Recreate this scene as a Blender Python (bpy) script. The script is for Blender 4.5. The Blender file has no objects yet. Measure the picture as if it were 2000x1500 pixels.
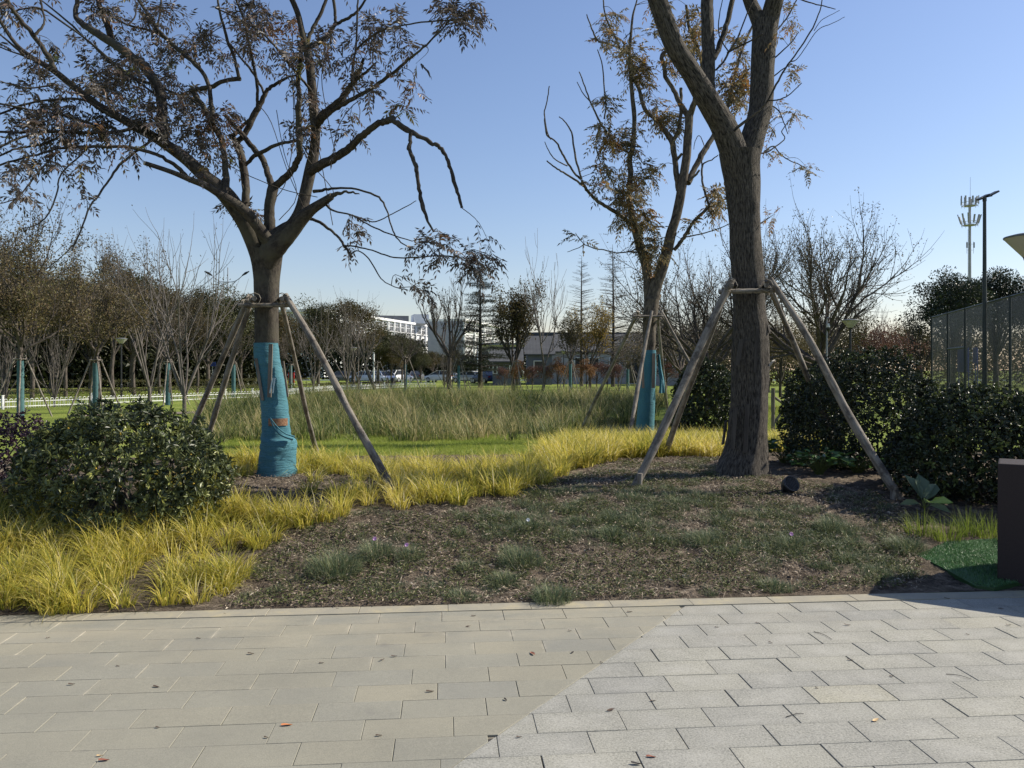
import bpy, math, random
import numpy as np
from mathutils import Vector, noise

random.seed(7)
RNG = np.random.default_rng(11)
C = bpy.context.scene.collection
R = math.radians
F, CX, HY, CH = 1560.0, 1000.0, 722.0, 1.6        # focal length in photo pixels, centre column, horizon row, eye height

# ------------------------------------------------------------------ ground shape
A = R(4.8)
CA, SA = math.cos(A), math.sin(A)
VE = 5.44                                           # far edge of the paving, along v


def sm(t):
    t = max(0.0, min(1.0, t))
    return t * t * (3 - 2 * t)


def uv(x, y):
    return x * CA + y * SA, -x * SA + y * CA


def xy(u, v):
    return u * CA - v * SA, u * SA + v * CA


def hgt(x, y):
    u, v = uv(x, y)
    t = v - VE
    if t < 0:
        return 0.005
    h = 0.005 + 0.41 * sm((t + 0.15) / 3.4) * (1 - 0.66 * sm((t - 4.4) / 7.5)) * (1 - sm((t - 10) / 12))
    e = math.hypot((x + 0.5) / 9.5, (y - 26) / 8.5)
    h -= 0.32 * (1 - sm((e - 0.45) / 0.55))
    return h


def P(px, py, d):
    return np.array([(px - CX) * d / F, d, CH + (HY - py) * d / F])


def proj(x, y, z):
    return CX + x * F / y, HY + (CH - z) * F / y


def at(px, py):
    d, last = 4.0, 4.0
    while d < 300:
        p = P(px, py, d)
        if p[2] < hgt(p[0], p[1]):
            lo, hi = last, d
            for _ in range(25):
                m = (lo + hi) / 2
                q = P(px, py, m)
                if q[2] < hgt(q[0], q[1]):
                    hi = m
                else:
                    lo = m
            q = P(px, py, hi)
            return Vector((q[0], q[1], hgt(q[0], q[1])))
        last = d
        d += 0.05 if d < 40 else 0.5
    return Vector(P(px, py, 300))


def gp(x, y):
    return Vector((x, y, hgt(x, y)))


def inpoly(px, py, poly):
    c = False
    n = len(poly)
    j = n - 1
    for i in range(n):
        xi, yi = poly[i]
        xj, yj = poly[j]
        if (yi > py) != (yj > py) and px < (xj - xi) * (py - yi) / (yj - yi) + xi:
            c = not c
        j = i
    return c


# ------------------------------------------------------------------ materials
def mat(name):
    m = bpy.data.materials.new(name)
    m.use_nodes = True
    nt = m.node_tree
    b = nt.nodes['Principled BSDF']
    return m, nt, b


def nd(nt, kind, **kw):
    n = nt.nodes.new(kind)
    for k, v in kw.items():
        if k in n.inputs:
            n.inputs[k].default_value = v
        else:
            setattr(n, k, v)
    return n


def ramp(nt, fac, cols):
    r = nt.nodes.new('ShaderNodeValToRGB')
    el = r.color_ramp.elements
    while len(el) < len(cols):
        el.new(0.5)
    for i, (p, c) in enumerate(cols):
        el[i].position = p
        el[i].color = (c[0], c[1], c[2], 1)
    nt.links.new(fac, r.inputs['Fac'])
    return r.outputs['Color']


def mixc(nt, fac, a, b, blend='MIX'):
    m = nt.nodes.new('ShaderNodeMix')
    m.data_type = 'RGBA'
    m.blend_type = blend
    for sock, val in ((m.inputs['Factor'], fac), (m.inputs[6], a), (m.inputs[7], b)):
        if hasattr(val, 'links'):
            nt.links.new(val, sock)
        elif isinstance(val, (int, float)):
            sock.default_value = val
        else:
            sock.default_value = (val[0], val[1], val[2], 1)
    return m.outputs[2]


def mth(nt, op, a, b=None, clamp=False):
    m = nt.nodes.new('ShaderNodeMath')
    m.operation = op
    m.use_clamp = clamp
    for i, val in enumerate((a, b)):
        if val is None:
            continue
        if hasattr(val, 'links'):
            nt.links.new(val, m.inputs[i])
        else:
            m.inputs[i].default_value = val
    return m.outputs[0]


def nz(nt, scale, detail=4, rough=0.6, vec=None, stretch=None, kind='Object'):
    n = nt.nodes.new('ShaderNodeTexNoise')
    n.inputs['Scale'].default_value = scale
    n.inputs['Detail'].default_value = detail
    n.inputs['Roughness'].default_value = rough
    if kind == 'grain':                              # runs along each limb or pole
        tc = nt.nodes.new('ShaderNodeAttribute')
        tc.attribute_name = 'grain'
        src = tc.outputs['Vector']
    else:
        tc = nt.nodes.new('ShaderNodeTexCoord')
        src = tc.outputs[kind]
    if stretch:
        mp = nt.nodes.new('ShaderNodeMapping')
        mp.inputs['Scale'].default_value = stretch
        nt.links.new(src, mp.inputs['Vector'])
        src = mp.outputs['Vector']
    nt.links.new(src, n.inputs['Vector'])
    return n.outputs['Fac']


def bump(nt, b, height, strength=0.3, dist=0.02):
    n = nt.nodes.new('ShaderNodeBump')
    n.inputs['Strength'].default_value = strength
    n.inputs['Distance'].default_value = dist
    nt.links.new(height, n.inputs['Height'])
    nt.links.new(n.outputs['Normal'], b.inputs['Normal'])


def attr(nt, name='tint'):
    n = nt.nodes.new('ShaderNodeAttribute')
    n.attribute_name = name
    return n.outputs['Fac']


def leaf_mat(name, cols, rough=0.45, trans=0.35, spec=0.5):
    m, nt, b = mat(name)
    n = len(cols)
    col = ramp(nt, attr(nt), [(i / max(1, n - 1), c) for i, c in enumerate(cols)])
    nt.links.new(col, b.inputs['Base Color'])
    b.inputs['Roughness'].default_value = rough
    b.inputs['Specular IOR Level'].default_value = spec
    if trans > 0:
        t = nt.nodes.new('ShaderNodeBsdfTranslucent')
        nt.links.new(col, t.inputs['Color'])
        ms = nt.nodes.new('ShaderNodeMixShader')
        ms.inputs[0].default_value = trans
        out = nt.nodes['Material Output']
        nt.links.new(b.outputs[0], ms.inputs[1])
        nt.links.new(t.outputs[0], ms.inputs[2])
        nt.links.new(ms.outputs[0], out.inputs['Surface'])
    return m


def noisy_mat(name, c1, c2, scale=8, rough=0.8, stretch=None, bs=0.3, bd=0.01, detail=5, metal=0.0, spec=0.4, lo=0.35, hi=0.65):
    m, nt, b = mat(name)
    f = nz(nt, scale, detail, 0.65, stretch=stretch)
    nt.links.new(ramp(nt, f, [(lo, c1), (hi, c2)]), b.inputs['Base Color'])
    b.inputs['Roughness'].default_value = rough
    b.inputs['Metallic'].default_value = metal
    b.inputs['Specular IOR Level'].default_value = spec
    if bs:
        bump(nt, b, f, bs, bd)
    return m


def bark_mat(name, dark, light, scale=26, bd=0.03, stretch=(1, 1, 0.16), patch=None):
    m, nt, b = mat(name)
    f = nz(nt, scale, 7, 0.7, stretch=stretch, kind='grain')
    f2 = nz(nt, 2.2, 4, 0.6)
    col = ramp(nt, f, [(0.38, dark), (0.62, light)])
    if patch:
        col = mixc(nt, ramp(nt, f2, [(0.48, (0, 0, 0)), (0.66, (1, 1, 1))]), col, patch)
    nt.links.new(col, b.inputs['Base Color'])
    b.inputs['Roughness'].default_value = 0.9
    b.inputs['Specular IOR Level'].default_value = 0.2
    bump(nt, b, f, 0.9, bd)
    return m


M = {}
M['bark_left'] = bark_mat('bark_smooth_grey', (0.024, 0.02, 0.018), (0.08, 0.068, 0.056), 30, 0.012, (1, 1, 0.5), (0.085, 0.078, 0.058))
M['bark_right'] = bark_mat('bark_furrowed', (0.014, 0.0125, 0.0115), (0.13, 0.114, 0.096), 75, 0.028, (1, 1, 0.2))
M['bark_mid'] = bark_mat('bark_mottled', (0.04, 0.034, 0.03), (0.16, 0.135, 0.105), 22, 0.012, (1, 1, 0.4))
M['bark_far'] = bark_mat('bark_far_grey', (0.05, 0.042, 0.036), (0.13, 0.11, 0.095), 14, 0.01, (1, 1, 0.3))
M['bark_pale'] = bark_mat('bark_pale_stems', (0.07, 0.06, 0.052), (0.18, 0.16, 0.143), 14, 0.004, (1, 1, 0.3))
M['bark_dark'] = bark_mat('bark_dark_far', (0.035, 0.03, 0.027), (0.09, 0.078, 0.068), 14, 0.01, (1, 1, 0.3))
M['cutwood'] = noisy_mat('cut_wood', (0.45, 0.40, 0.32), (0.6, 0.55, 0.45), 30)


def pole_mat():
    m, nt, b = mat('weathered_pole_wood')
    f = nz(nt, 26, 7, 0.7, stretch=(1, 1, 0.18), kind='grain')
    g = nz(nt, 5.5, 5, 0.75)
    col = ramp(nt, f, [(0.34, (0.085, 0.07, 0.055)), (0.6, (0.27, 0.24, 0.20))])
    col = mixc(nt, ramp(nt, g, [(0.5, (0, 0, 0)), (0.62, (0.85, 0.85, 0.85))]), col, (0.06, 0.048, 0.04))
    nt.links.new(col, b.inputs['Base Color'])
    b.inputs['Roughness'].default_value = 0.9
    bump(nt, b, f, 0.9, 0.012)
    return m


M['pole'] = pole_mat()
M['batten_dark'] = noisy_mat('dark_batten_wood', (0.035, 0.03, 0.026), (0.085, 0.074, 0.062), 14, 0.9, (1, 1, 0.1))
M['batten'] = noisy_mat('batten_wood', (0.10, 0.085, 0.07), (0.22, 0.19, 0.15), 14, 0.9, (1, 1, 0.1))
M['splinter'] = noisy_mat('splintered_wood', (0.34, 0.30, 0.25), (0.5, 0.46, 0.40), 14, 0.9, (1, 1, 0.1))


def wrap_mat():
    m, nt, b = mat('teal_shade_cloth')
    f = nz(nt, 20, 6, 0.65, stretch=(0.5, 0.5, 3.2))
    g = nz(nt, 3, 4, 0.6)
    w = nz(nt, 260, 2, 0.5)
    col = ramp(nt, g, [(0.3, (0.03, 0.12, 0.165)), (0.7, (0.052, 0.175, 0.22))])
    col = mixc(nt, ramp(nt, w, [(0.35, (0.0, 0.0, 0.0)), (0.65, (0.35, 0.35, 0.35))]), col, (0.16, 0.33, 0.36))
    nt.links.new(col, b.inputs['Base Color'])
    b.inputs['Roughness'].default_value = 0.8
    b.inputs['Specular IOR Level'].default_value = 0.25
    bump(nt, b, f, 0.7, 0.022)
    return m


M['wrap'] = wrap_mat()
M['wrap_dull'] = noisy_mat('faded_teal_cloth', (0.04, 0.105, 0.115), (0.07, 0.15, 0.155), 8, 0.85)
M['rust'] = noisy_mat('rusty_brown_band', (0.16, 0.075, 0.04), (0.33, 0.19, 0.11), 60, 0.9)
M['cloth_pale'] = noisy_mat('pale_teal_strap', (0.35, 0.48, 0.5), (0.5, 0.6, 0.6), 30, 0.8)
M['rope'] = noisy_mat('tie_wire', (0.12, 0.10, 0.08), (0.3, 0.27, 0.22), 60, 0.7)

M['leaf_left'] = leaf_mat('leaf_left_tree', [(0.055, 0.048, 0.042), (0.09, 0.078, 0.067), (0.14, 0.115, 0.096), (0.19, 0.105, 0.07), (0.24, 0.12, 0.045), (0.18, 0.19, 0.05)], 0.45, 0.3, 0.45)
M['leaf_right'] = leaf_mat('leaf_right_tree', [(0.08, 0.072, 0.045), (0.16, 0.135, 0.078), (0.24, 0.195, 0.105), (0.28, 0.21, 0.10), (0.32, 0.15, 0.05), (0.36, 0.24, 0.05)], 0.5, 0.35, 0.4)
M['leaf_pitt'] = leaf_mat('leaf_pittosporum', [(0.034, 0.045, 0.02), (0.064, 0.08, 0.033), (0.10, 0.12, 0.048), (0.18, 0.205, 0.075), (0.32, 0.33, 0.09)], 0.42, 0.2, 0.5)
M['leaf_purple'] = leaf_mat('leaf_purple', [(0.02, 0.014, 0.018), (0.045, 0.026, 0.036), (0.075, 0.042, 0.055), (0.10, 0.05, 0.06)], 0.4, 0.15, 0.5)
M['leaf_ever'] = leaf_mat('leaf_dark_evergreen', [(0.012, 0.018, 0.011), (0.024, 0.034, 0.018), (0.04, 0.055, 0.026), (0.07, 0.09, 0.03), (0.15, 0.18, 0.045)], 0.42, 0.12, 0.4)
M['leaf_camphor'] = leaf_mat('leaf_camphor', [(0.03, 0.034, 0.015), (0.06, 0.066, 0.026), (0.095, 0.095, 0.036), (0.13, 0.11, 0.045), (0.17, 0.13, 0.052)], 0.5, 0.25, 0.3)
M['leaf_brown'] = leaf_mat('leaf_brown_autumn', [(0.05, 0.044, 0.026), (0.09, 0.077, 0.042), (0.13, 0.107, 0.055), (0.175, 0.122, 0.06), (0.20, 0.185, 0.07)], 0.5, 0.3, 0.3)
M['leaf_olive'] = leaf_mat('leaf_olive_brown', [(0.04, 0.038, 0.018), (0.065, 0.058, 0.024), (0.095, 0.08, 0.03), (0.14, 0.10, 0.04)], 0.5, 0.3, 0.3)
M['leaf_orange'] = leaf_mat('leaf_orange', [(0.10, 0.055, 0.034), (0.175, 0.092, 0.045), (0.25, 0.135, 0.058), (0.31, 0.18, 0.08)], 0.5, 0.35, 0.3)
M['leaf_yellow'] = leaf_mat('leaf_yellow', [(0.12, 0.085, 0.024), (0.22, 0.15, 0.03), (0.32, 0.22, 0.035), (0.40, 0.29, 0.05)], 0.5, 0.35, 0.3)
M['leaf_red'] = leaf_mat('leaf_dull_red', [(0.06, 0.034, 0.028), (0.10, 0.05, 0.04), (0.145, 0.07, 0.052), (0.17, 0.095, 0.06)], 0.5, 0.3, 0.3)
M['leaf_wood_shade'] = leaf_mat('leaf_deep_shade', [(0.012, 0.016, 0.008), (0.024, 0.03, 0.014), (0.038, 0.043, 0.02), (0.058, 0.055, 0.026)], 0.55, 0.1, 0.3)  # very dark leaf tones stand in for the shade inside the wood
M['leaf_willow'] = leaf_mat('leaf_sparse_grey', [(0.05, 0.05, 0.034), (0.08, 0.078, 0.05), (0.12, 0.11, 0.07), (0.15, 0.12, 0.07)], 0.45, 0.3, 0.5)
M['needle'] = leaf_mat('needle_cedar', [(0.02, 0.03, 0.024), (0.035, 0.048, 0.036), (0.055, 0.068, 0.05)], 0.5, 0.1, 0.3)
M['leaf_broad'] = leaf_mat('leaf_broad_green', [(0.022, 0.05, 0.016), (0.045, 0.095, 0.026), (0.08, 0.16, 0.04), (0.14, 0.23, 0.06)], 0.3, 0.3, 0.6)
M['leaf_hosta'] = leaf_mat('leaf_grey_green', [(0.10, 0.14, 0.085), (0.15, 0.20, 0.11), (0.26, 0.38, 0.07)], 0.4, 0.3, 0.5)
M['berry'] = noisy_mat('yellow_berry', (0.55, 0.34, 0.03), (0.7, 0.48, 0.07), 30, 0.4, bs=0)
M['gold'] = leaf_mat('golden_sedge', [(0.10, 0.13, 0.025), (0.30, 0.31, 0.05), (0.58, 0.50, 0.08), (0.74, 0.62, 0.16), (0.80, 0.72, 0.45)], 0.5, 0.5, 0.3)
M['lawnblade'] = leaf_mat('lawn_blade', [(0.13, 0.18, 0.028), (0.23, 0.285, 0.045), (0.34, 0.375, 0.075), (0.44, 0.41, 0.13)], 0.6, 0.42, 0.2)
M['reed'] = leaf_mat('reed_blade', [(0.035, 0.05, 0.014), (0.085, 0.12, 0.03), (0.16, 0.19, 0.055), (0.27, 0.25, 0.10), (0.46, 0.38, 0.19)], 0.55, 0.4, 0.3)
M['pink'] = leaf_mat('dianthus_leaf', [(0.032, 0.052, 0.026), (0.07, 0.105, 0.056), (0.145, 0.19, 0.105), (0.25, 0.265, 0.105), (0.46, 0.41, 0.25)], 0.55, 0.25, 0.3)
M['petal'] = noisy_mat('pink_petal', (0.55, 0.25, 0.5), (0.75, 0.5, 0.7), 40, 0.6, bs=0)
M['litter'] = leaf_mat('dry_litter', [(0.03, 0.023, 0.018), (0.13, 0.10, 0.075), (0.28, 0.22, 0.16), (0.40, 0.33, 0.24), (0.6, 0.53, 0.42)], 0.8, 0.0, 0.2)
M['weed'] = leaf_mat('small_weed', [(0.05, 0.06, 0.02), (0.085, 0.105, 0.03), (0.13, 0.155, 0.045), (0.19, 0.18, 0.07)], 0.6, 0.25, 0.3)
M['turf'] = leaf_mat('plastic_turf', [(0.022, 0.065, 0.018), (0.05, 0.135, 0.038), (0.085, 0.20, 0.06), (0.16, 0.28, 0.12)], 0.45, 0.2, 0.5)

M['white'] = noisy_mat('white_paint', (0.72, 0.72, 0.70), (0.8, 0.8, 0.79), 3, 0.5, bs=0)
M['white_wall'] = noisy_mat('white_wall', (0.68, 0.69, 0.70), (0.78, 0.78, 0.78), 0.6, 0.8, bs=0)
M['shaded_end_wall'] = noisy_mat('shaded_end_wall', (0.27, 0.28, 0.33), (0.34, 0.35, 0.40), 0.5, 0.85, bs=0)  # grey puts the shade on the white building's end wall into its colour
M['house_wall'] = noisy_mat('house_wall', (0.30, 0.30, 0.34), (0.42, 0.42, 0.45), 0.7, 0.85, bs=0)
M['shaded_house_wall'] = noisy_mat('shade_blue_wall', (0.11, 0.12, 0.16), (0.15, 0.16, 0.20), 0.7, 0.85, bs=0)  # dark blue-grey colour carries the shade on these house fronts


def tile_roof(name, c1, c2):
    m, nt, b = mat(name)
    w = nt.nodes.new('ShaderNodeTexWave')
    w.wave_type = 'BANDS'
    w.bands_direction = 'X'
    w.inputs['Scale'].default_value = 0.9
    w.inputs['Distortion'].default_value = 1.4
    tc = nt.nodes.new('ShaderNodeTexCoord')
    nt.links.new(tc.outputs['Object'], w.inputs['Vector'])
    w2 = nt.nodes.new('ShaderNodeTexWave')
    w2.wave_type = 'BANDS'
    w2.bands_direction = 'Z'
    w2.inputs['Scale'].default_value = 2.2
    nt.links.new(tc.outputs['Object'], w2.inputs['Vector'])
    f = mth(nt, 'MULTIPLY', w.outputs['Fac'], w2.outputs['Fac'])
    n = nz(nt, 1.2, 5, 0.6)
    f = mth(nt, 'ADD', mth(nt, 'ADD', mth(nt, 'MULTIPLY', f, 0.15), mth(nt, 'MULTIPLY', w2.outputs['Fac'], 0.3)), mth(nt, 'MULTIPLY', n, 0.5))
    nt.links.new(ramp(nt, f, [(0.15, c1), (0.8, c2)]), b.inputs['Base Color'])
    b.inputs['Roughness'].default_value = 0.85
    bump(nt, b, f, 0.5, 0.05)
    return m


M['roof'] = tile_roof('grey_tile_roof', (0.035, 0.037, 0.041), (0.10, 0.104, 0.11))
M['glass'] = noisy_mat('dark_window', (0.02, 0.024, 0.03), (0.05, 0.055, 0.065), 1.5, 0.15, bs=0, spec=0.6)
M['black_metal'] = noisy_mat('black_metal', (0.012, 0.013, 0.015), (0.025, 0.026, 0.028), 10, 0.45, bs=0, spec=0.5)
M['dark_metal'] = noisy_mat('dark_green_metal', (0.018, 0.024, 0.026), (0.035, 0.042, 0.044), 6, 0.5, bs=0)
M['grey_metal'] = noisy_mat('grey_metal', (0.28, 0.29, 0.32), (0.36, 0.37, 0.40), 1, 0.5, bs=0)
M['antenna'] = noisy_mat('antenna_grey', (0.24, 0.25, 0.28), (0.33, 0.34, 0.36), 2, 0.5, bs=0)
M['link'] = noisy_mat('chain_link_coating', (0.07, 0.075, 0.08), (0.14, 0.145, 0.15), 9, 0.45, bs=0, spec=0.6)
M['blue'] = noisy_mat('blue_board', (0.02, 0.045, 0.26), (0.03, 0.06, 0.33), 2, 0.5, bs=0)
M['lamp_bowl'] = leaf_mat('lamp_bowl', [(0.62, 0.6, 0.52), (0.62, 0.6, 0.52)], 0.4, 0.35, 0.4)
M['lamp_cap'] = noisy_mat('lamp_cap', (0.10, 0.11, 0.115), (0.16, 0.17, 0.17), 8, 0.5, bs=0)
M['box'] = noisy_mat('brown_box_sheet', (0.026, 0.019, 0.019), (0.036, 0.027, 0.026), 160, 0.75, bs=0.25, bd=0.002, spec=0.25)
M['carwhite'] = noisy_mat('white_car_paint', (0.74, 0.75, 0.77), (0.8, 0.8, 0.81), 1, 0.25, bs=0, spec=0.6)
M['carsilver'] = noisy_mat('silver_car_paint', (0.34, 0.36, 0.38), (0.42, 0.43, 0.45), 1, 0.3, bs=0, metal=0.4)
M['carblue'] = noisy_mat('dark_blue_car_paint', (0.03, 0.045, 0.09), (0.05, 0.065, 0.11), 1, 0.3, bs=0)
M['cargrey'] = noisy_mat('grey_car_paint', (0.10, 0.105, 0.115), (0.14, 0.145, 0.155), 1, 0.3, bs=0)
M['tyre'] = noisy_mat('tyre', (0.015, 0.015, 0.015), (0.03, 0.03, 0.03), 20, 0.8, bs=0)
M['red'] = noisy_mat('red_board', (0.42, 0.025, 0.025), (0.52, 0.04, 0.035), 3, 0.5, bs=0)
M['orange_sign'] = noisy_mat('orange_sign', (0.55, 0.14, 0.07), (0.62, 0.2, 0.1), 3, 0.5, bs=0)
M['tail'] = noisy_mat('tail_lamp', (0.25, 0.01, 0.01), (0.35, 0.02, 0.02), 3, 0.3, bs=0)
M['head'] = noisy_mat('head_lamp', (0.6, 0.62, 0.62), (0.7, 0.7, 0.7), 3, 0.2, bs=0)
M['dryleaf'] = noisy_mat('dry_leaflet', (0.06, 0.038, 0.026), (0.12, 0.07, 0.045), 60, 0.7, bs=0)
M['dryorange'] = noisy_mat('orange_leaflet', (0.5, 0.17, 0.06), (0.62, 0.26, 0.1), 60, 0.6, bs=0)
M['drytan'] = noisy_mat('tan_leaflet', (0.5, 0.34, 0.16), (0.6, 0.43, 0.22), 60, 0.6, bs=0)
M['dryred'] = noisy_mat('red_brown_leaflet', (0.24, 0.08, 0.05), (0.32, 0.13, 0.08), 60, 0.6, bs=0)
M['drydark'] = noisy_mat('black_leaflet', (0.012, 0.010, 0.010), (0.03, 0.024, 0.022), 60, 0.7, bs=0)


def paving_mat(name, granite):
    m, nt, b = mat(name)
    t = attr(nt)
    sp = nz(nt, 105 if granite else 170, 3, 0.75)
    sp2 = nz(nt, 38, 4, 0.7)
    big = nz(nt, 1.7, 5, 0.6)
    if granite:
        col = ramp(nt, t, [(0.0, (0.258, 0.255, 0.228)), (0.45, (0.290, 0.284, 0.246)), (0.8, (0.318, 0.309, 0.258)), (1.0, (0.335, 0.318, 0.248))])
        grain = ramp(nt, sp, [(0.33, (0.42, 0.42, 0.43)), (0.47, (0.94, 0.94, 0.94)), (0.57, (1.05, 1.05, 1.05)), (0.68, (1.5, 1.5, 1.48))])
        col = mixc(nt, 0.8, col, grain, 'MULTIPLY')
        # pale wear in the middle of each slab
        a = nt.nodes.new('ShaderNodeAttribute')
        a.attribute_name = 'wear'
        w = mth(nt, 'MULTIPLY', a.outputs['Fac'], ramp(nt, nz(nt, 4.5, 4, 0.6), [(0.35, (0, 0, 0)), (0.7, (1, 1, 1))]))
        col = mixc(nt, mth(nt, 'MULTIPLY', w, 0.35), col, (0.47, 0.455, 0.41))
    else:
        col = ramp(nt, t, [(0.0, (0.242, 0.236, 0.197)), (0.4, (0.255, 0.245, 0.196)), (0.75, (0.266, 0.251, 0.194)), (1.0, (0.277, 0.257, 0.195))])
        grain = ramp(nt, sp, [(0.32, (0.72, 0.72, 0.72)), (0.5, (1, 1, 1)), (0.7, (1.25, 1.25, 1.23))])
        col = mixc(nt, 0.7, col, grain, 'MULTIPLY')
    col = mixc(nt, 0.5, col, ramp(nt, big, [(0.3, (0.72, 0.72, 0.74)), (0.7, (1.13, 1.11, 1.08))]), 'MULTIPLY')
    col = mixc(nt, 0.35, col, ramp(nt, sp2, [(0.3, (0.82, 0.82, 0.82)), (0.7, (1.12, 1.12, 1.12))]), 'MULTIPLY')
    # blown sand near the planted edge and small stains
    tc = nt.nodes.new('ShaderNodeTexCoord')
    sx = nt.nodes.new('ShaderNodeSeparateXYZ')
    nt.links.new(tc.outputs['Object'], sx.inputs[0])
    near = mth(nt, 'MULTIPLY', mth(nt, 'SUBTRACT', sx.outputs['Y'], 4.35), 0.85, clamp=True)
    sand = mth(nt, 'MULTIPLY', near, ramp(nt, nz(nt, 3.2, 6, 0.62, stretch=(0.6, 1.4, 1)), [(0.38, (0, 0, 0)), (0.64, (1, 1, 1))]))
    col = mixc(nt, mth(nt, 'MULTIPLY', sand, 0.55 if not granite else 0.22), col, (0.40, 0.345, 0.24))
    # sand left along some of the joints
    ea = nt.nodes.new('ShaderNodeAttribute')
    ea.attribute_name = 'wear'
    edge = mth(nt, 'POWER', mth(nt, 'SUBTRACT', 1.0, ea.outputs['Fac'], clamp=True), 9.0)
    far = mth(nt, 'MULTIPLY', mth(nt, 'SUBTRACT', sx.outputs['Y'], 3.3), 0.55, clamp=True)
    jm = mth(nt, 'MULTIPLY', mth(nt, 'MULTIPLY', edge, far), ramp(nt, nz(nt, 5.5, 6, 0.75), [(0.5, (0, 0, 0)), (0.62, (1, 1, 1))]))
    col = mixc(nt, mth(nt, 'MULTIPLY', jm, 0.7 if not granite else 0.25), col, (0.42, 0.38, 0.295))
    st = ramp(nt, nz(nt, 6.5, 3, 0.5), [(0.66, (0, 0, 0)), (0.74, (1, 1, 1))])
    col = mixc(nt, mth(nt, 'MULTIPLY', st, 0.3), col, (0.16, 0.15, 0.135))
    nt.links.new(col, b.inputs['Base Color'])
    b.inputs['Roughness'].default_value = 0.78
    b.inputs['Specular IOR Level'].default_value = 0.3
    bump(nt, b, mth(nt, 'ADD', sp, mth(nt, 'MULTIPLY', sp2, 0.6)), 0.35 if granite else 0.2, 0.004)
    return m


M['pave_tan'] = paving_mat('paver_tan_grey', False)
M['pave_granite'] = paving_mat('paver_granite', True)


def kerb_mat():
    m, nt, b = mat('sandy_kerb_stone')
    f = nz(nt, 5, 6, 0.65)
    g = nz(nt, 300, 2, 0.6)
    col = ramp(nt, f, [(0.3, (0.25, 0.232, 0.185)), (0.55, (0.31, 0.28, 0.205)), (0.72, (0.40, 0.345, 0.21))])
    col = mixc(nt, 0.5, col, ramp(nt, g, [(0.3, (0.8, 0.8, 0.8)), (0.7, (1.15, 1.15, 1.15))]), 'MULTIPLY')
    nt.links.new(col, b.inputs['Base Color'])
    b.inputs['Roughness'].default_value = 0.85
    bump(nt, b, g, 0.25, 0.004)
    return m


M['kerb'] = kerb_mat()


def joint_mat():
    m, nt, b = mat('joint_sand')
    f = nz(nt, 2.6, 5, 0.7)
    col = ramp(nt, f, [(0.5, (0.03, 0.028, 0.026)), (0.6, (0.30, 0.27, 0.21)), (0.75, (0.5, 0.46, 0.37))])
    nt.links.new(col, b.inputs['Base Color'])
    b.inputs['Roughness'].default_value = 0.95
    return m


M['joint'] = joint_mat()


def soil_mat():
    m, nt, b = mat('bed_soil')
    f = nz(nt, 9, 8, 0.72)
    g = nz(nt, 70, 5, 0.7)
    big = nz(nt, 1.1, 4, 0.6)
    col = ramp(nt, f, [(0.34, (0.036, 0.029, 0.023)), (0.5, (0.125, 0.10, 0.076)), (0.66, (0.31, 0.25, 0.19))])
    col = mixc(nt, 0.75, col, ramp(nt, g, [(0.33, (0.42, 0.42, 0.42)), (0.55, (1.0, 1.0, 1.0)), (0.7, (1.7, 1.65, 1.55))]), 'MULTIPLY')
    col = mixc(nt, ramp(nt, big, [(0.45, (0, 0, 0)), (0.7, (0.5, 0.5, 0.5))]), col, (0.22, 0.175, 0.125))
    nt.links.new(col, b.inputs['Base Color'])
    b.inputs['Roughness'].default_value = 0.95
    b.inputs['Specular IOR Level'].default_value = 0.1
    bump(nt, b, mth(nt, 'ADD', f, g), 1.0, 0.03)
    return m


M['soil'] = soil_mat()


def lawn_mat():
    m, nt, b = mat('lawn_ground')
    f = nz(nt, 0.55, 5, 0.6)
    g = nz(nt, 14, 6, 0.7)
    col = ramp(nt, f, [(0.35, (0.13, 0.175, 0.032)), (0.6, (0.20, 0.24, 0.05)), (0.72, (0.28, 0.26, 0.09))])
    col = mixc(nt, 0.8, col, ramp(nt, g, [(0.3, (0.5, 0.5, 0.5)), (0.5, (1, 1, 1)), (0.7, (1.4, 1.4, 1.3))]), 'MULTIPLY')
    nt.links.new(col, b.inputs['Base Color'])
    b.inputs['Roughness'].default_value = 0.95
    b.inputs['Specular IOR Level'].default_value = 0.1
    bump(nt, b, g, 0.8, 0.05)
    return m


M['lawn'] = lawn_mat()
M['asphalt'] = noisy_mat('asphalt', (0.075, 0.077, 0.083), (0.10, 0.10, 0.106), 1.5, 0.9, bs=0)
M['path'] = noisy_mat('brown_path', (0.17, 0.135, 0.10), (0.26, 0.21, 0.165), 3, 0.9)
M['water'] = noisy_mat('pond_water', (0.012, 0.016, 0.012), (0.02, 0.024, 0.016), 0.6, 0.08, bs=0.05, bd=0.01, spec=0.6)


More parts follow.
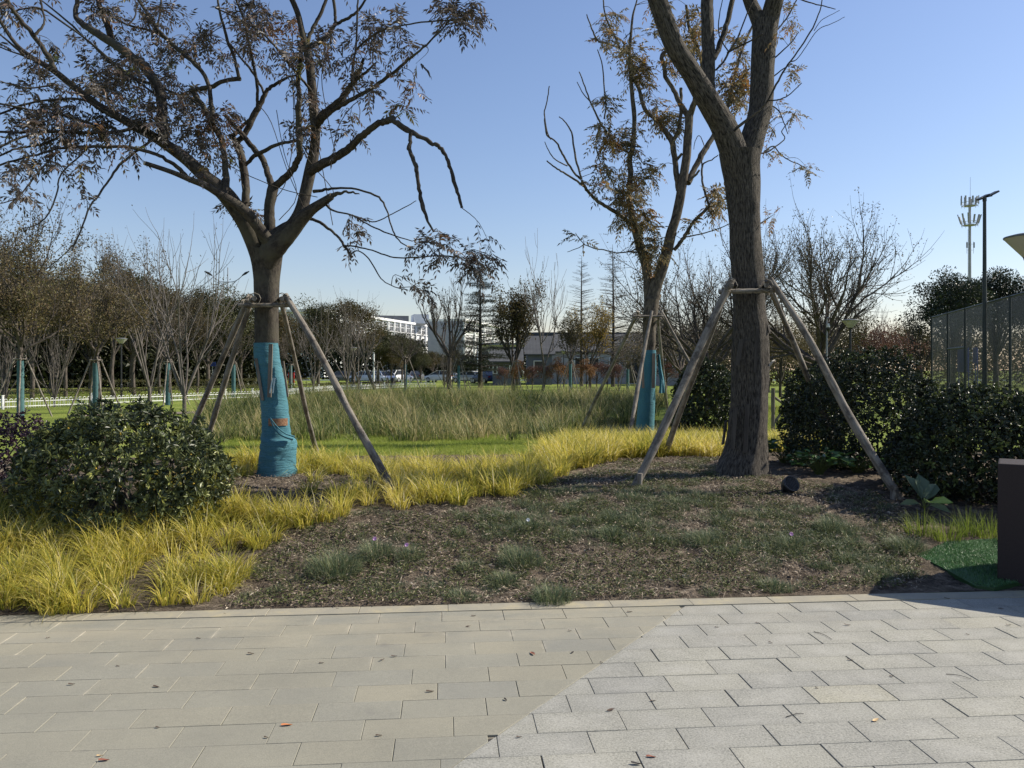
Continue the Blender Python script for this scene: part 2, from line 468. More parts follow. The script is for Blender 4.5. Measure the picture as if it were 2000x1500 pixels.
# ------------------------------------------------------------------ mesh building
class MB:
    def __init__(s):
        s.V, s.T, s.F, s.G, s.n = [], [], [], [], 0

    def add(s, V, Fc, tint=0.5, m=0, grain=None):
        V = np.asarray(V, dtype=np.float64).reshape(-1, 3)
        s.G.append(V if grain is None else grain)
        s.hasg = getattr(s, 'hasg', False) or grain is not None
        Fc = np.asarray(Fc, dtype=np.int64)
        s.V.append(V)
        s.T.append(np.broadcast_to(np.asarray(tint, dtype=np.float64), (len(V),)).copy())
        s.F.append((Fc + s.n, m))
        s.n += len(V)

    def arrays(s):
        return np.concatenate(s.V), np.concatenate(s.T)

    def mesh(s, name, mats, smooth=False, origin=None):
        V, T = s.arrays()
        if origin is not None:
            V = V - np.array(origin)
        me = bpy.data.meshes.new(name)
        me.vertices.add(len(V))
        me.vertices.foreach_set('co', V.astype(np.float32).ravel())
        loops, starts, mi, st = [], [], [], 0
        for Fc, m in s.F:
            k = Fc.shape[1]
            loops.append(Fc.ravel())
            starts.append(st + np.arange(len(Fc)) * k)
            mi.append(np.full(len(Fc), m))
            st += Fc.size
        me.loops.add(st)
        me.loops.foreach_set('vertex_index', np.concatenate(loops).astype(np.int32))
        starts = np.concatenate(starts).astype(np.int32)
        me.polygons.add(len(starts))
        me.polygons.foreach_set('loop_start', starts)
        me.polygons.foreach_set('material_index', np.concatenate(mi).astype(np.int32))
        me.polygons.foreach_set('use_smooth', np.full(len(starts), smooth))
        a = me.attributes.new('tint', 'FLOAT', 'POINT')
        a.data.foreach_set('value', T.astype(np.float32))
        if s.hasg:
            a = me.attributes.new('grain', 'FLOAT_VECTOR', 'POINT')
            a.data.foreach_set('vector', np.concatenate(s.G).astype(np.float32).ravel())
        for m in (mats if isinstance(mats, (list, tuple)) else [mats]):
            me.materials.append(M[m] if isinstance(m, str) else m)
        me.update(calc_edges=True)
        me.validate()
        return me


def tag(o, label=None, cat=None, group=None, kind=None):
    if label:
        o['label'] = label
    if cat:
        o['category'] = cat
    if group:
        o['group'] = group
    if kind:
        o['kind'] = kind
    return o


def obj(name, mb, mats, parent=None, smooth=False, loc=None):
    """One mesh object. World-space geometry; under a parent the parent's place is taken off."""
    org = Vector(loc) if loc is not None else (parent_world(parent) if parent else None)
    me = mb.mesh(name, mats, smooth, org)
    o = bpy.data.objects.new(name, me)
    C.objects.link(o)
    if parent:
        o.parent = parent
    elif loc is not None:
        o.location = loc
    return o


def parent_world(p):
    v = Vector((0, 0, 0))
    while p:
        v += p.location
        p = p.parent
    return v


def thing(name, label, cat, loc, group=None):
    o = bpy.data.objects.new(name, None)
    o.empty_display_size = 0.2
    C.objects.link(o)
    o.location = loc
    return tag(o, label, cat, group)


def copy_tree(o, parent=None):
    c = o.copy()
    C.objects.link(c)
    c.parent = parent
    for ch in list(o.children):
        copy_tree(ch, c)
    return c


def dup(root, loc, rz=0.0, s=1.0, label=None, group=None):
    c = copy_tree(root)
    c.location = loc
    c.rotation_euler = (0, 0, rz)
    c.scale = (s, s, s) if isinstance(s, (int, float)) else s
    if label:
        c['label'] = label
    if group:
        c['group'] = group
    return c


BOXF = np.array([[0, 3, 2, 1], [4, 5, 6, 7], [0, 1, 5, 4], [1, 2, 6, 5], [2, 3, 7, 6], [3, 0, 4, 7]])


def box(mb, c, s, rz=0.0, m=0, tint=0.5, ax=None):
    x, y, z = s[0] / 2, s[1] / 2, s[2] / 2
    v = np.array([[-x, -y, -z], [x, -y, -z], [x, y, -z], [-x, y, -z], [-x, -y, z], [x, -y, z], [x, y, z], [-x, y, z]])
    if ax is not None:
        v = v @ np.array(ax)
    if rz:
        c0, s0 = math.cos(rz), math.sin(rz)
        v = v @ np.array([[c0, s0, 0], [-s0, c0, 0], [0, 0, 1]])
    mb.add(v + np.array(c), BOXF, tint, m)


def catmull(pts, n=4):
    pts = [np.asarray(p, float) for p in pts]
    if len(pts) < 3:
        return [pts[0] + (pts[-1] - pts[0]) * i / n for i in range(n + 1)] if len(pts) == 2 else pts
    out = []
    for i in range(len(pts) - 1):
        p0 = pts[max(0, i - 1)]
        p1, p2 = pts[i], pts[i + 1]
        p3 = pts[min(len(pts) - 1, i + 2)]
        for k in range(n):
            t = k / n
            out.append(0.5 * ((2 * p1) + (-p0 + p2) * t + (2 * p0 - 5 * p1 + 4 * p2 - p3) * t * t + (-p0 + 3 * p1 - 3 * p2 + p3) * t ** 3))
    out.append(pts[-1])
    return out


def tube(mb, pts, rads, sides=6, tint=0.5, m=0, rough=0.0, cap=True, ridges=0.0):
    pts = np.asarray(pts, float)
    n = len(pts)
    d = np.gradient(pts, axis=0)
    d /= np.linalg.norm(d, axis=1)[:, None] + 1e-9
    up = np.array([0.0, 0, 1]) if abs(d[0][2]) < 0.9 else np.array([0.0, 1, 0])
    ring, gr = [], []
    a = np.arange(sides) * 2 * math.pi / sides
    along = np.concatenate([[0], np.cumsum(np.linalg.norm(np.diff(pts, axis=0), axis=1))]) + pts[0][0] * 3.7 + pts[0][2]
    rg0 = float(np.mean(rads))
    x = np.cross(up, d[0])
    x /= np.linalg.norm(x)
    for i in range(n):
        x = x - d[i] * np.dot(x, d[i])
        x /= np.linalg.norm(x) + 1e-9
        y = np.cross(d[i], x)
        r = np.full(sides, rads[i])
        if rough:
            for k in range(sides):
                q = (math.cos(a[k]) * 1.5 + pts[i][0] * 2, math.sin(a[k]) * 1.5 + pts[i][1] * 2, pts[i][2] * 2.4)
                r[k] *= 1 + rough * noise.noise(q)
                if ridges:
                    r[k] *= 1 + ridges * noise.noise((math.cos(a[k]) * 6, math.sin(a[k]) * 6, pts[i][2] * 1.3))
        ring.append(pts[i] + np.outer(np.cos(a) * r, x) + np.outer(np.sin(a) * r, y))
        gr.append(np.column_stack([np.cos(a) * rg0, np.sin(a) * rg0, np.full(sides, along[i])]))
    V = np.concatenate(ring)
    i = np.arange(n - 1)[:, None] * sides
    k = np.arange(sides)[None, :]
    k2 = (k + 1) % sides
    Fq = np.stack([i + k, i + k2, i + sides + k2, i + sides + k], -1).reshape(-1, 4)
    mb.add(V, Fq, tint, m, np.concatenate(gr))
    if cap and sides > 3:
        for base, flip in ((0, True), ((n - 1) * sides, False)):
            c = pts[0] if flip else pts[-1]
            vv = np.vstack([V[base:base + sides], c[None]])
            ff = [[q, (q + 1) % sides, sides] if not flip else [(q + 1) % sides, q, sides] for q in range(sides)]
            mb.add(vv, ff, tint, m)


def lathe(mb, c, prof, sides=20, tint=0.5, m=0):
    a = np.arange(sides) * 2 * math.pi / sides
    V = np.concatenate([np.stack([c[0] + r * np.cos(a), c[1] + r * np.sin(a), np.full(sides, c[2] + z)], -1) for r, z in prof])
    n = len(prof)
    i = np.arange(n - 1)[:, None] * sides
    k = np.arange(sides)[None, :]
    k2 = (k + 1) % sides
    mb.add(V, np.stack([i + k, i + k2, i + sides + k2, i + sides + k], -1).reshape(-1, 4), tint, m)


def unit(v):
    return v / (np.linalg.norm(v, axis=-1, keepdims=True) + 1e-9)


def rdir(n, zb=0.0):
    v = RNG.normal(size=(n, 3))
    v[:, 2] += zb
    return unit(v)


def leaves(mb, Pt, D, N, L, W, tint, six=False, fold=0.25, droop=0.15, m=0):
    n = len(Pt)
    D = unit(D)
    S = unit(np.cross(D, N))
    N = np.cross(S, D)
    L = np.broadcast_to(np.asarray(L, float), (n,))[:, None]
    W = np.broadcast_to(np.asarray(W, float), (n,))[:, None]
    tint = np.broadcast_to(np.asarray(tint, float), (n,))
    tip = Pt + D * L - N * L * droop
    if not six:
        mid = Pt + D * L * 0.45
        V = np.stack([Pt, mid + S * W * 0.5 + N * W * fold, tip, mid - S * W * 0.5 + N * W * fold], 1).reshape(-1, 3)
        mb.add(V, np.arange(n * 4).reshape(-1, 4), np.repeat(tint, 4), m)
    else:
        a, b2 = Pt + D * L * 0.3, Pt + D * L * 0.68 - N * L * droop * 0.4
        V = np.stack([Pt, a + S * W * 0.42 + N * W * fold, b2 + S * W * 0.5 + N * W * fold, tip,
                      b2 - S * W * 0.5 + N * W * fold, a - S * W * 0.42 + N * W * fold], 1).reshape(-1, 3)
        i = np.arange(n)[:, None] * 6
        Fq = np.concatenate([i + np.array([[0, 1, 2, 3]]), i + np.array([[0, 3, 4, 5]])])
        mb.add(V, Fq, np.repeat(tint, 6), m)


def blades(mb, Pt, H, W, az, bend, tint, segs=3, m=0, flop=0.0):
    """Grass blades: root points, heights, widths, lean azimuths, bend amounts."""
    n = len(Pt)
    H = np.broadcast_to(np.asarray(H, float), (n,))
    W = np.broadcast_to(np.asarray(W, float), (n,))
    bend = np.broadcast_to(np.asarray(bend, float), (n,))
    dx, dy = np.cos(az), np.sin(az)
    tw = az + math.pi / 2 + RNG.normal(size=n) * 0.5
    sx, sy = np.cos(tw), np.sin(tw)
    rows = []
    for k in range(segs + 1):
        t = k / segs
        ang = bend * (0.25 + t)                      # leans further towards the tip
        out = H * t * np.sin(np.minimum(ang, 2.0)) * (0.55 + 0.45 * t)
        up = H * t * np.cos(np.minimum(ang, 2.0) * 0.75)
        c = Pt + np.stack([dx * out, dy * out, up], -1)
        w = W * (1 - t) ** 0.6 * 0.5 if k < segs else W * 0.02
        s = np.stack([sx * w, sy * w, np.zeros(n)], -1)
        rows += [c - s, c + s]
    V = np.stack(rows, 1).reshape(-1, 3)
    kk = 2 * (segs + 1)
    i = np.arange(n)[:, None] * kk
    Fq = np.concatenate([i + np.array([[2 * k, 2 * k + 1, 2 * k + 3, 2 * k + 2]]) for k in range(segs)])
    mb.add(V, Fq, np.repeat(np.broadcast_to(np.asarray(tint, float), (n,)), kk), m)

# ------------------------------------------------------------------ camera, light, sky
sc = bpy.context.scene
cam = bpy.data.cameras.new('camera')
co = bpy.data.objects.new('camera', cam)
C.objects.link(co)
co.location = (0, 0, CH)
co.rotation_euler = (R(90), 0, 0)
cam.sensor_width = 36
cam.lens = F / 2000 * 36
cam.shift_y = -(750 - HY) / 2000
cam.clip_start = 0.05
cam.clip_end = 4000
sc.camera = co
sc.render.resolution_x, sc.render.resolution_y = 1024, 768

SUN_B, SUN_E = R(75), R(38)
sv = Vector((math.cos(SUN_E) * math.sin(SUN_B), math.cos(SUN_E) * math.cos(SUN_B), math.sin(SUN_E)))
sl = bpy.data.lights.new('sun', 'SUN')
sl.energy = 5.0
sl.angle = R(0.53)
sl.color = (1.0, 0.925, 0.79)
so = bpy.data.objects.new('sun', sl)
C.objects.link(so)
so.location = (30, 5, 40)
so.rotation_euler = (-sv).to_track_quat('-Z', 'Y').to_euler()

w = bpy.data.worlds.new('World')
sc.world = w
w.use_nodes = True
nt = w.node_tree
bg = nt.nodes['Background']
sky = nt.nodes.new('ShaderNodeTexSky')
sky.sky_type = 'NISHITA'
sky.sun_disc = False
sky.sun_elevation = SUN_E
sky.sun_rotation = SUN_B
sky.altitude = 20
sky.air_density = 1.25
sky.dust_density = 0.4
sky.ozone_density = 5.5
# the clear late-autumn air of the place is a little paler and less cyan than the model's
nt.links.new(mixc(nt, 1.0, sky.outputs[0], (1.15, 0.985, 0.985), 'MULTIPLY'), bg.inputs['Color'])
bg.inputs['Strength'].default_value = 0.103
sc.view_settings.view_transform = 'Standard'
sc.view_settings.look = 'None'
sc.view_settings.exposure = 0.5
sc.view_settings.gamma = 1.0
try:
    sc.cycles.max_bounces = 6
    sc.cycles.transparent_max_bounces = 8
    sc.cycles.caustics_reflective = False
    sc.cycles.caustics_refractive = False
except Exception:
    pass

# ------------------------------------------------------------------ paving
B1 = uv(*(lambda p: (p.x, p.y))(Vector(P(1335, 1185, 2496 / 463))))
B2 = uv(*(lambda p: (p.x, p.y))(Vector(P(880, 1500, 2496 / 778))))
LN = (-(B1[1] - B2[1]), B1[0] - B2[0])              # normal pointing to the tan side
LC = LN[0] * B1[0] + LN[1] * B1[1]


def clip(poly, side):
    out = []
    f = [(LN[0] * p[0] + LN[1] * p[1] - LC) * side for p in poly]
    for i in range(len(poly)):
        j = (i + 1) % len(poly)
        if f[i] >= 0:
            out.append(poly[i])
        if (f[i] >= 0) != (f[j] >= 0):
            t = f[i] / (f[i] - f[j])
            out.append((poly[i][0] + t * (poly[j][0] - poly[i][0]), poly[i][1] + t * (poly[j][1] - poly[i][1])))
    return out


def slab(mb, wear, poly, z, tint, m, gap, wobble=0.0):
    c = np.mean(np.array(poly), axis=0)
    q = np.array(poly)
    k = len(q)
    d = q - c
    r = np.linalg.norm(d, axis=1)[:, None]
    tilt = RNG.normal(size=2) * 0.002

    def ring(shrink, zz, frac=None):
        p = c + d * (1 - shrink / np.maximum(r, 0.02)) if frac is None else c + d * frac
        return np.column_stack([p, np.full(k, z + zz) + (p - c) @ tilt])
    V = np.vstack([ring(gap, -0.02), ring(gap, -0.0016), ring(gap + 0.0022, 0), ring(0, 0, 0.5)])
    mb.add(V, np.array([[a * k + i, a * k + (i + 1) % k, (a + 1) * k + (i + 1) % k, (a + 1) * k + i] for a in range(3) for i in range(k)]), tint, m)
    mb.F.append((np.array([[3 * k + i for i in range(k)]]) + mb.n - 4 * k, m))
    wear += [0] * (3 * k) + [1] * k


pv, wear = MB(), []
row = 0
v1 = 5.29
while v1 > -2.2:
    v0 = v1 - 0.2
    off = (0.2 if row % 2 else 0.0) + random.uniform(-0.06, 0.06)
    offr = off + random.uniform(-0.05, 0.05)
    for side, m, o in ((1, 0, off), (-1, 1, offr)):
        u = -9.2 + o
        while u < 9.0:
            quad = [(u, v0), (u + 0.4, v0), (u + 0.4, v1), (u, v1)]
            pc = clip(quad, side)
            if len(pc) > 2:
                a = np.array(pc)
                area = 0.5 * abs(np.dot(a[:, 0], np.roll(a[:, 1], 1)) - np.dot(a[:, 1], np.roll(a[:, 0], 1)))
                if area > 0.0015:
                    t = min(1, max(0, random.gauss(0.48, 0.19)))
                    slab(pv, wear, pc, 0.001 + random.uniform(-0.0012, 0.0012), t, m, random.choice([0.0012, 0.0016, 0.0024, 0.0032]) * (1.15 if m else 0.55))
            u += 0.4
    v1 = v0
    row += 1
me = pv.mesh('pavement', ['pave_tan', 'pave_granite'])
a = me.attributes.new('wear', 'FLOAT', 'POINT')
a.data.foreach_set('value', np.array(wear, np.float32))
pave = bpy.data.objects.new('pavement', me)
C.objects.link(pave)
pave.rotation_euler = (0, 0, A)
tag(pave, 'tan and pale grey granite paving laid in rows', kind='structure')

kb, wear = MB(), []
u = -9.4
while u < 9:
    ln = random.uniform(0.55, 0.62)
    slab(kb, wear, [(u, 5.292), (u + ln, 5.292), (u + ln, VE), (u, VE)], 0.006 + random.uniform(-0.001, 0.001), random.random(), 0, 0.0012)
    u += ln
me = kb.mesh('kerb_strip', ['kerb'])
ko = bpy.data.objects.new('kerb_strip', me)
C.objects.link(ko)
ko.rotation_euler = (0, 0, A)
tag(ko, 'sandy beige stone edging between paving and planting bed', kind='structure')

jb = MB()
jb.add([(-9.5, -2.4, -0.0085), (9.3, -2.4, -0.0085), (9.3, VE, -0.0085), (-9.5, VE, -0.0085)], [[0, 1, 2, 3]])
jo = bpy.data.objects.new('pavement_bedding', jb.mesh('pavement_bedding', ['joint']))
C.objects.link(jo)
jo.rotation_euler = (0, 0, A)
tag(jo, 'sand bedding showing in the paving joints', kind='structure')

# ------------------------------------------------------------------ ground sheets
xs = np.concatenate([-np.geomspace(18, 900, 26)[::-1], np.arange(-17.5, 17.6, 0.5), np.geomspace(18, 900, 26)])
ys = np.concatenate([[-300, -120, -50, -20, -8], np.arange(-4, 60, 0.5), np.geomspace(60, 1800, 34)])
V = []
for y in ys:
    for x in xs:
        u, v = uv(x, y)
        z = hgt(x, y)
        if -9.6 < u < 9.6 and v < 5.6:
            z = -0.07
        elif -7.3 < u < 8.3 and v < 12.2:
            e = min(sm((v - 5.2) / 0.4), sm((12.2 - v) / 0.9), sm((u + 7.3) / 0.5), sm((8.3 - u) / 0.5))
            z -= 0.13 * e
        V.append((x, y, z))
nx, ny = len(xs), len(ys)
i = np.arange(ny - 1)[:, None] * nx
k = np.arange(nx - 1)[None, :]
g = MB()
g.add(V, np.stack([i + k, i + k + 1, i + nx + k + 1, i + nx + k], -1).reshape(-1, 4))
tag(obj('ground', g, 'lawn', smooth=True), 'green lawn ground running back to the road', kind='structure')

us = np.arange(-7.6, 8.61, 0.033)
vs = np.arange(VE + 0.002, 12.0, 0.033)
V = []
for v in vs:
    for u in us:
        x, y = xy(u, v)
        f = min(1.0, 0.15 + (v - VE) / 0.25)
        nzv = 0.022 * noise.noise((x * 2.1, y * 2.1, 3)) + 0.016 * noise.noise((x * 6.5, y * 6.5, 7)) + 0.015 * noise.noise((x * 15, y * 15, 1)) + 0.010 * noise.noise((x * 38, y * 38, 4))
        e = max(sm((v - 11.3) / 0.7), sm((-6.9 - u) / 0.7), sm((u - 7.9) / 0.7))
        V.append((x, y, hgt(x, y) + nzv * f - 0.12 * e))
nx, ny = len(us), len(vs)
i = np.arange(ny - 1)[:, None] * nx
k = np.arange(nx - 1)[None, :]
g = MB()
g.add(V, np.stack([i + k, i + k + 1, i + nx + k + 1, i + nx + k], -1).reshape(-1, 4))
tag(obj('bed_soil', g, 'soil', smooth=True), 'brown mounded soil of the planting bed', kind='structure')

rd = MB()
rd.add([(-140, 74, 0.004), (-22, 74, 0.004), (-13, 78, 0.004), (60, 80, 0.004), (60, 118, 0.004), (-140, 118, 0.004)], [[0, 1, 2, 3, 4, 5]])
tag(obj('road', rd, 'asphalt'), 'grey asphalt road and parking strip behind the lawn', kind='structure')
rl = MB()
for x in np.arange(-60, 50, 6):
    box(rl, (x, 99, 0.009), (2.6, 0.16, 0.002))
box(rl, (-10, 117.5, 0.07), (230, 0.4, 0.14))
tag(obj('road_markings', rl, 'white_wall'), 'pale kerb and dashes on the road', kind='structure')
pth = MB()
pp = [(-15.2, 27.5), (-13.0, 28.6), (-10.5, 31.0), (-8.5, 34.5), (-7.4, 38)]
L1 = [(x - 0.35, y + 0.6, hgt(x - 0.35, y + 0.6) + 0.012) for x, y in pp]
L2 = [(x + 0.35, y - 0.6, hgt(x + 0.35, y - 0.6) + 0.012) for x, y in pp]
pth.add(L1 + L2, [[q, q + 5, q + 6, q + 1] for q in range(4)])
tag(obj('path', pth, 'path'), 'short brown footpath across the left lawn', kind='structure')
wt = MB()
a = np.linspace(0, 2 * math.pi, 40, endpoint=False)
wt.add(np.column_stack([0.3 + 7.2 * np.cos(a), 26.5 + 5.5 * np.sin(a), np.full(40, -0.2)]), [list(range(40))])
tag(obj('water', wt, 'water'), 'dark pond water among the reeds', kind='structure')


def pts_in(poly, n, xr, yr, avoid=()):
    """n random ground points whose place in the view falls inside a ground outline."""
    out = []
    tries = 0
    while len(out) < n and tries < n * 60:
        tries += 1
        x, y = random.uniform(*xr), random.uniform(*yr)
        z = hgt(x, y)
        px, py = proj(x, y, z)
        if inpoly(px, py, poly) and not any(((x - a[0]) / a[2]) ** 2 + ((y - a[1]) / a[3]) ** 2 < 1 for a in avoid):
            out.append((x, y, z))
    return np.array(out)


SHRUBS = [(-3.4, 7.05, 0.72, 0.55), (-5.2, 7.7, 0.7, 0.6), (4.35, 9.8, 0.8, 0.8), (4.7, 8.1, 0.75, 0.65)]
TL, TR, TS = at(540, 928), at(1452, 925), None

# ------------------------------------------------------------------ golden sedge
GOLD = [(-700, 1260), (0, 1216), (220, 1207), (410, 1196), (470, 1135), (500, 1085), (560, 1042), (640, 1020), (720, 994), (860, 990), (960, 976),
        (1040, 958), (1100, 935), (1140, 912), (1220, 895), (1300, 892), (1420, 894), (1425, 866), (1330, 862), (1200, 866), (1120, 872), (1070, 890),
        (1050, 912), (950, 922), (780, 920), (640, 912), (440, 914), (300, 960), (-700, 1010)]
BARE = [(425, 935), (560, 926), (700, 932), (778, 962), (700, 984), (600, 1000), (520, 1010), (430, 985)]
gold = MB()


def sedge(cs, nb, hh, ww, spread, segs=4):
    cs = np.asarray(cs)
    n = len(cs)
    big = RNG.uniform(0.72, 1.2, n)
    hue = np.array([noise.noise((c[0] * 1.3, c[1] * 1.3, 9)) for c in cs]) * 0.22
    idx = np.repeat(np.arange(n), nb)
    k = len(idx)
    rr = spread * np.sqrt(RNG.random(k))
    aa = RNG.uniform(0, 2 * math.pi, k)
    Pt = cs[idx] + np.column_stack([rr * np.cos(aa), rr * np.sin(aa), np.full(k, -0.01)])
    az = aa + RNG.normal(size=k) * 0.7
    bend = np.abs(RNG.normal(0.55, 0.4, k)) + rr / spread * 0.35
    H = hh * big[idx] * RNG.uniform(0.55, 1.2, k)
    tint = np.clip(0.48 + 1.3 * hue[idx] + RNG.normal(size=k) * 0.24, 0, 1)
    blades(gold, Pt, H, ww * RNG.uniform(0.6, 1.25, k), az, bend, tint, segs)


cl = pts_in(GOLD, 640, (-8, 7), (4.8, 9.5), [(-3.4, 7.2, 0.5, 0.45)])
cl = [c for c in cl if not inpoly(*proj(*c), BARE) or random.random() < 0.06]
cl = [c for c in cl if c[0] < 0.75 * (c[1] - 5.3) or c[1] > 6.8]
near = [c for c in cl if uv(c[0], c[1])[1] - VE > 0.03]
sedge(near, 80, 0.27, 0.0082, 0.08)
cl = pts_in(GOLD, 560, (-6, 5), (9.5, 13.5))
cl = [c for c in cl if not inpoly(*proj(*c), BARE)]
sedge(cl, 62, 0.33, 0.0125, 0.11, 3)
cl = pts_in([(1495, 884), (1610, 884), (1610, 860), (1495, 860)], 60, (3, 6.5), (10, 16))
sedge(cl, 62, 0.28, 0.013, 0.13, 3)
tag(obj('golden_sedge', gold, 'gold'), 'golden yellow sedge grass edging the soil bed', 'grass', kind='stuff')

# ------------------------------------------------------------------ lawn blades nearer the camera
lw = MB()
q = pts_in([(380, 935), (640, 916), (1060, 916), (1075, 862), (1150, 850), (380, 850)], 52000, (-7, 1.5), (11.2, 18.5))
tn = np.array([0.42 + 0.35 * noise.noise((p[0] * 0.8, p[1] * 0.8, 0)) for p in q]) + RNG.normal(size=len(q)) * 0.16
blades(lw, q, RNG.uniform(0.03, 0.065, len(q)), 0.007, RNG.uniform(0, 6.28, len(q)), RNG.uniform(0.1, 0.9, len(q)), np.clip(tn, 0, 1), 1)
q = pts_in([(1490, 862), (1620, 862), (1620, 770), (1490, 770)], 14000, (3.5, 12), (14, 34))
blades(lw, q, RNG.uniform(0.06, 0.16, len(q)), 0.013, RNG.uniform(0, 6.28, len(q)), RNG.uniform(0.1, 0.9, len(q)), RNG.random(len(q)), 1)
tag(obj('lawn_grass', lw, 'lawnblade'), 'short green lawn grass beyond the golden sedge', 'grass', kind='stuff')

# ------------------------------------------------------------------ reeds
REED = [(390, 872), (520, 864), (1085, 862), (1120, 850), (1150, 838), (1260, 828), (1300, 800), (1290, 770), (1000, 764), (720, 767), (520, 790), (390, 806)]
rb = MB()
q = pts_in(REED, 2300, (-12, 9), (15.5, 44))
den = np.array([noise.noise((p[0] * 0.45, p[1] * 0.3, 5)) for p in q])
den2 = np.array([noise.noise((p[0] * 1.4, p[1] * 1.0, 15)) for p in q])
wat = np.array([((p[0] - 0.75) / 2.0) ** 2 + ((p[1] - 23) / 1.5) ** 2 < 1 for p in q])
keep = (den + 0.5 * den2 > -0.5) & ~(wat & (RNG.random(len(q)) < 0.8))
q, den, den2 = q[keep], den[keep], den2[keep]
n = len(q)
front = np.clip((q[:, 1] - 16.3) / 5, 0, 1)
hc = np.clip((0.46 + 0.28 * front + 0.3 * den2 + 0.15 * den) * RNG.uniform(0.65, 1.3, n), 0.2, 1.1)
tc_ = np.clip(0.33 + den * 0.8 + den2 * 0.5 + RNG.normal(size=n) * 0.2, 0, 1)
sp_ = RNG.uniform(0.08, 0.28, n)
cnt = RNG.integers(14, 34, n)
idx = np.repeat(np.arange(n), cnt)
k = len(idx)
aa = RNG.uniform(0, 6.28, k)
rr = sp_[idx] * np.sqrt(RNG.random(k))
Pt = q[idx] + np.column_stack([rr * np.cos(aa), rr * np.sin(aa), np.full(k, -0.02)])
broken = RNG.random(k) < 0.22
bend = np.where(broken, RNG.uniform(0.9, 1.8, k), np.abs(RNG.normal(0.3, 0.28, k)) + 0.35 * rr / sp_[idx])
blades(rb, Pt, hc[idx] * RNG.uniform(0.5, 1.25, k), RNG.uniform(0.009, 0.02, k) * (1 + 0.4 * front[idx]), aa + RNG.normal(size=k) * 0.7, bend, np.where(RNG.random(k) < 0.09, RNG.uniform(0.75, 1, k), np.clip(tc_[idx] + RNG.normal(size=k) * 0.2, 0, 1)), 3)
tag(obj('reed_bed', rb, 'reed'), 'green and straw coloured reeds filling the low pond', 'reeds', kind='stuff')

# ------------------------------------------------------------------ low planting on the bed
SOILP = [(430, 1190), (470, 1135), (500, 1090), (560, 1045), (640, 1022), (720, 996), (860, 990), (960, 976), (1040, 958), (1100, 935), (1220, 898), (1420, 894),
         (1480, 930), (1700, 960), (1800, 1010), (1800, 1150), (1680, 1152), (1300, 1168)]
lt = MB()
q = pts_in(SOILP, 24000, (-3.6, 4.2), (5.1, 11))
q = np.vstack([q, pts_in(BARE, 2500, (-5, -0.5), (7, 12))])
k = len(q)
az = RNG.uniform(0, 6.28, k)
q[:, 2] += RNG.uniform(0.0, 0.03, k)
D = np.column_stack([np.cos(az), np.sin(az), RNG.normal(size=k) * 0.28])
N = unit(np.column_stack([RNG.normal(size=(k, 2)) * 0.5, np.ones(k)]))
leaves(lt, q, D, N, RNG.uniform(0.010, 0.05, k), RNG.uniform(0.004, 0.014, k), np.clip(RNG.beta(1.5, 2.2, k), 0, 1), fold=0.3)
q = pts_in(SOILP, 7000, (-3.4, 4.2), (5.1, 11))
q = np.array([p for p in q if noise.noise((p[0] * 1.6, p[1] * 1.6, 2)) > -0.15])
k = len(q)
az = RNG.uniform(0, 6.28, k)
q[:, 2] += RNG.uniform(0.005, 0.03, k)
D = np.column_stack([np.cos(az), np.sin(az), RNG.normal(size=k) * 0.18])
leaves(lt, q, D, np.tile([0, 0, 1.0], (k, 1)), RNG.uniform(0.06, 0.17, k), RNG.uniform(0.0025, 0.005, k), RNG.uniform(0.35, 0.95, k), fold=0.1)
tag(obj('dry_litter', lt, 'litter'), 'dry straw, bark chips and dead leaves on the soil', 'litter', kind='stuff')

wd = MB()
q = pts_in(SOILP, 34000, (-3.6, 4.2), (5.1, 10.5))
q = np.array([p for p in q if noise.noise((p[0] * 2.2, p[1] * 2.2, 21)) > (-0.2 if p[1] < 7.0 else 0.0)])
k = len(q)
az = RNG.uniform(0, 6.28, k)
q[:, 2] += RNG.uniform(0.008, 0.035, k)
D = np.column_stack([np.cos(az), np.sin(az), RNG.uniform(0.1, 0.9, k)])
leaves(wd, q, D, np.tile([0, 0, 1.0], (k, 1)), RNG.uniform(0.015, 0.036, k), RNG.uniform(0.008, 0.017, k), RNG.random(k) ** 1.4, fold=0.2)
tag(obj('creeping_weeds', wd, 'weed'), 'small creeping green weeds along the front of the bed', 'weeds', kind='stuff')

DM = [(960, 1000), (1040, 965), (1150, 950), (1300, 950), (1480, 985), (1600, 1000), (1760, 1060), (1800, 1120), (1700, 1140), (1500, 1100), (1350, 1075), (1150, 1065), (1000, 1055), (900, 1050), (870, 1010)]
dt = MB()


def tuft(mb, c, r, h, n, wid=0.0032):
    rr = r * np.sqrt(RNG.random(n))
    aa = RNG.uniform(0, 2 * math.pi, n)
    Pt = np.column_stack([c[0] + rr * np.cos(aa), c[1] + rr * np.sin(aa), np.full(n, c[2] - 0.005)])
    Pt[:, 2] = [hgt(p[0], p[1]) for p in Pt]
    f = 1 - 0.55 * (rr / r) ** 2
    dead = RNG.random(n) < 0.13
    tint = np.where(dead, RNG.uniform(0.75, 1, n), np.clip(RNG.normal(0.38, 0.2, n), 0, 0.72))
    blades(mb, Pt, h * f * RNG.uniform(0.5, 1.25, n), wid * RNG.uniform(0.7, 1.3, n), aa + RNG.normal(size=n) * 0.9,
           np.abs(RNG.normal(0.5, 0.35, n)) + rr / r * 0.5, tint, 2)


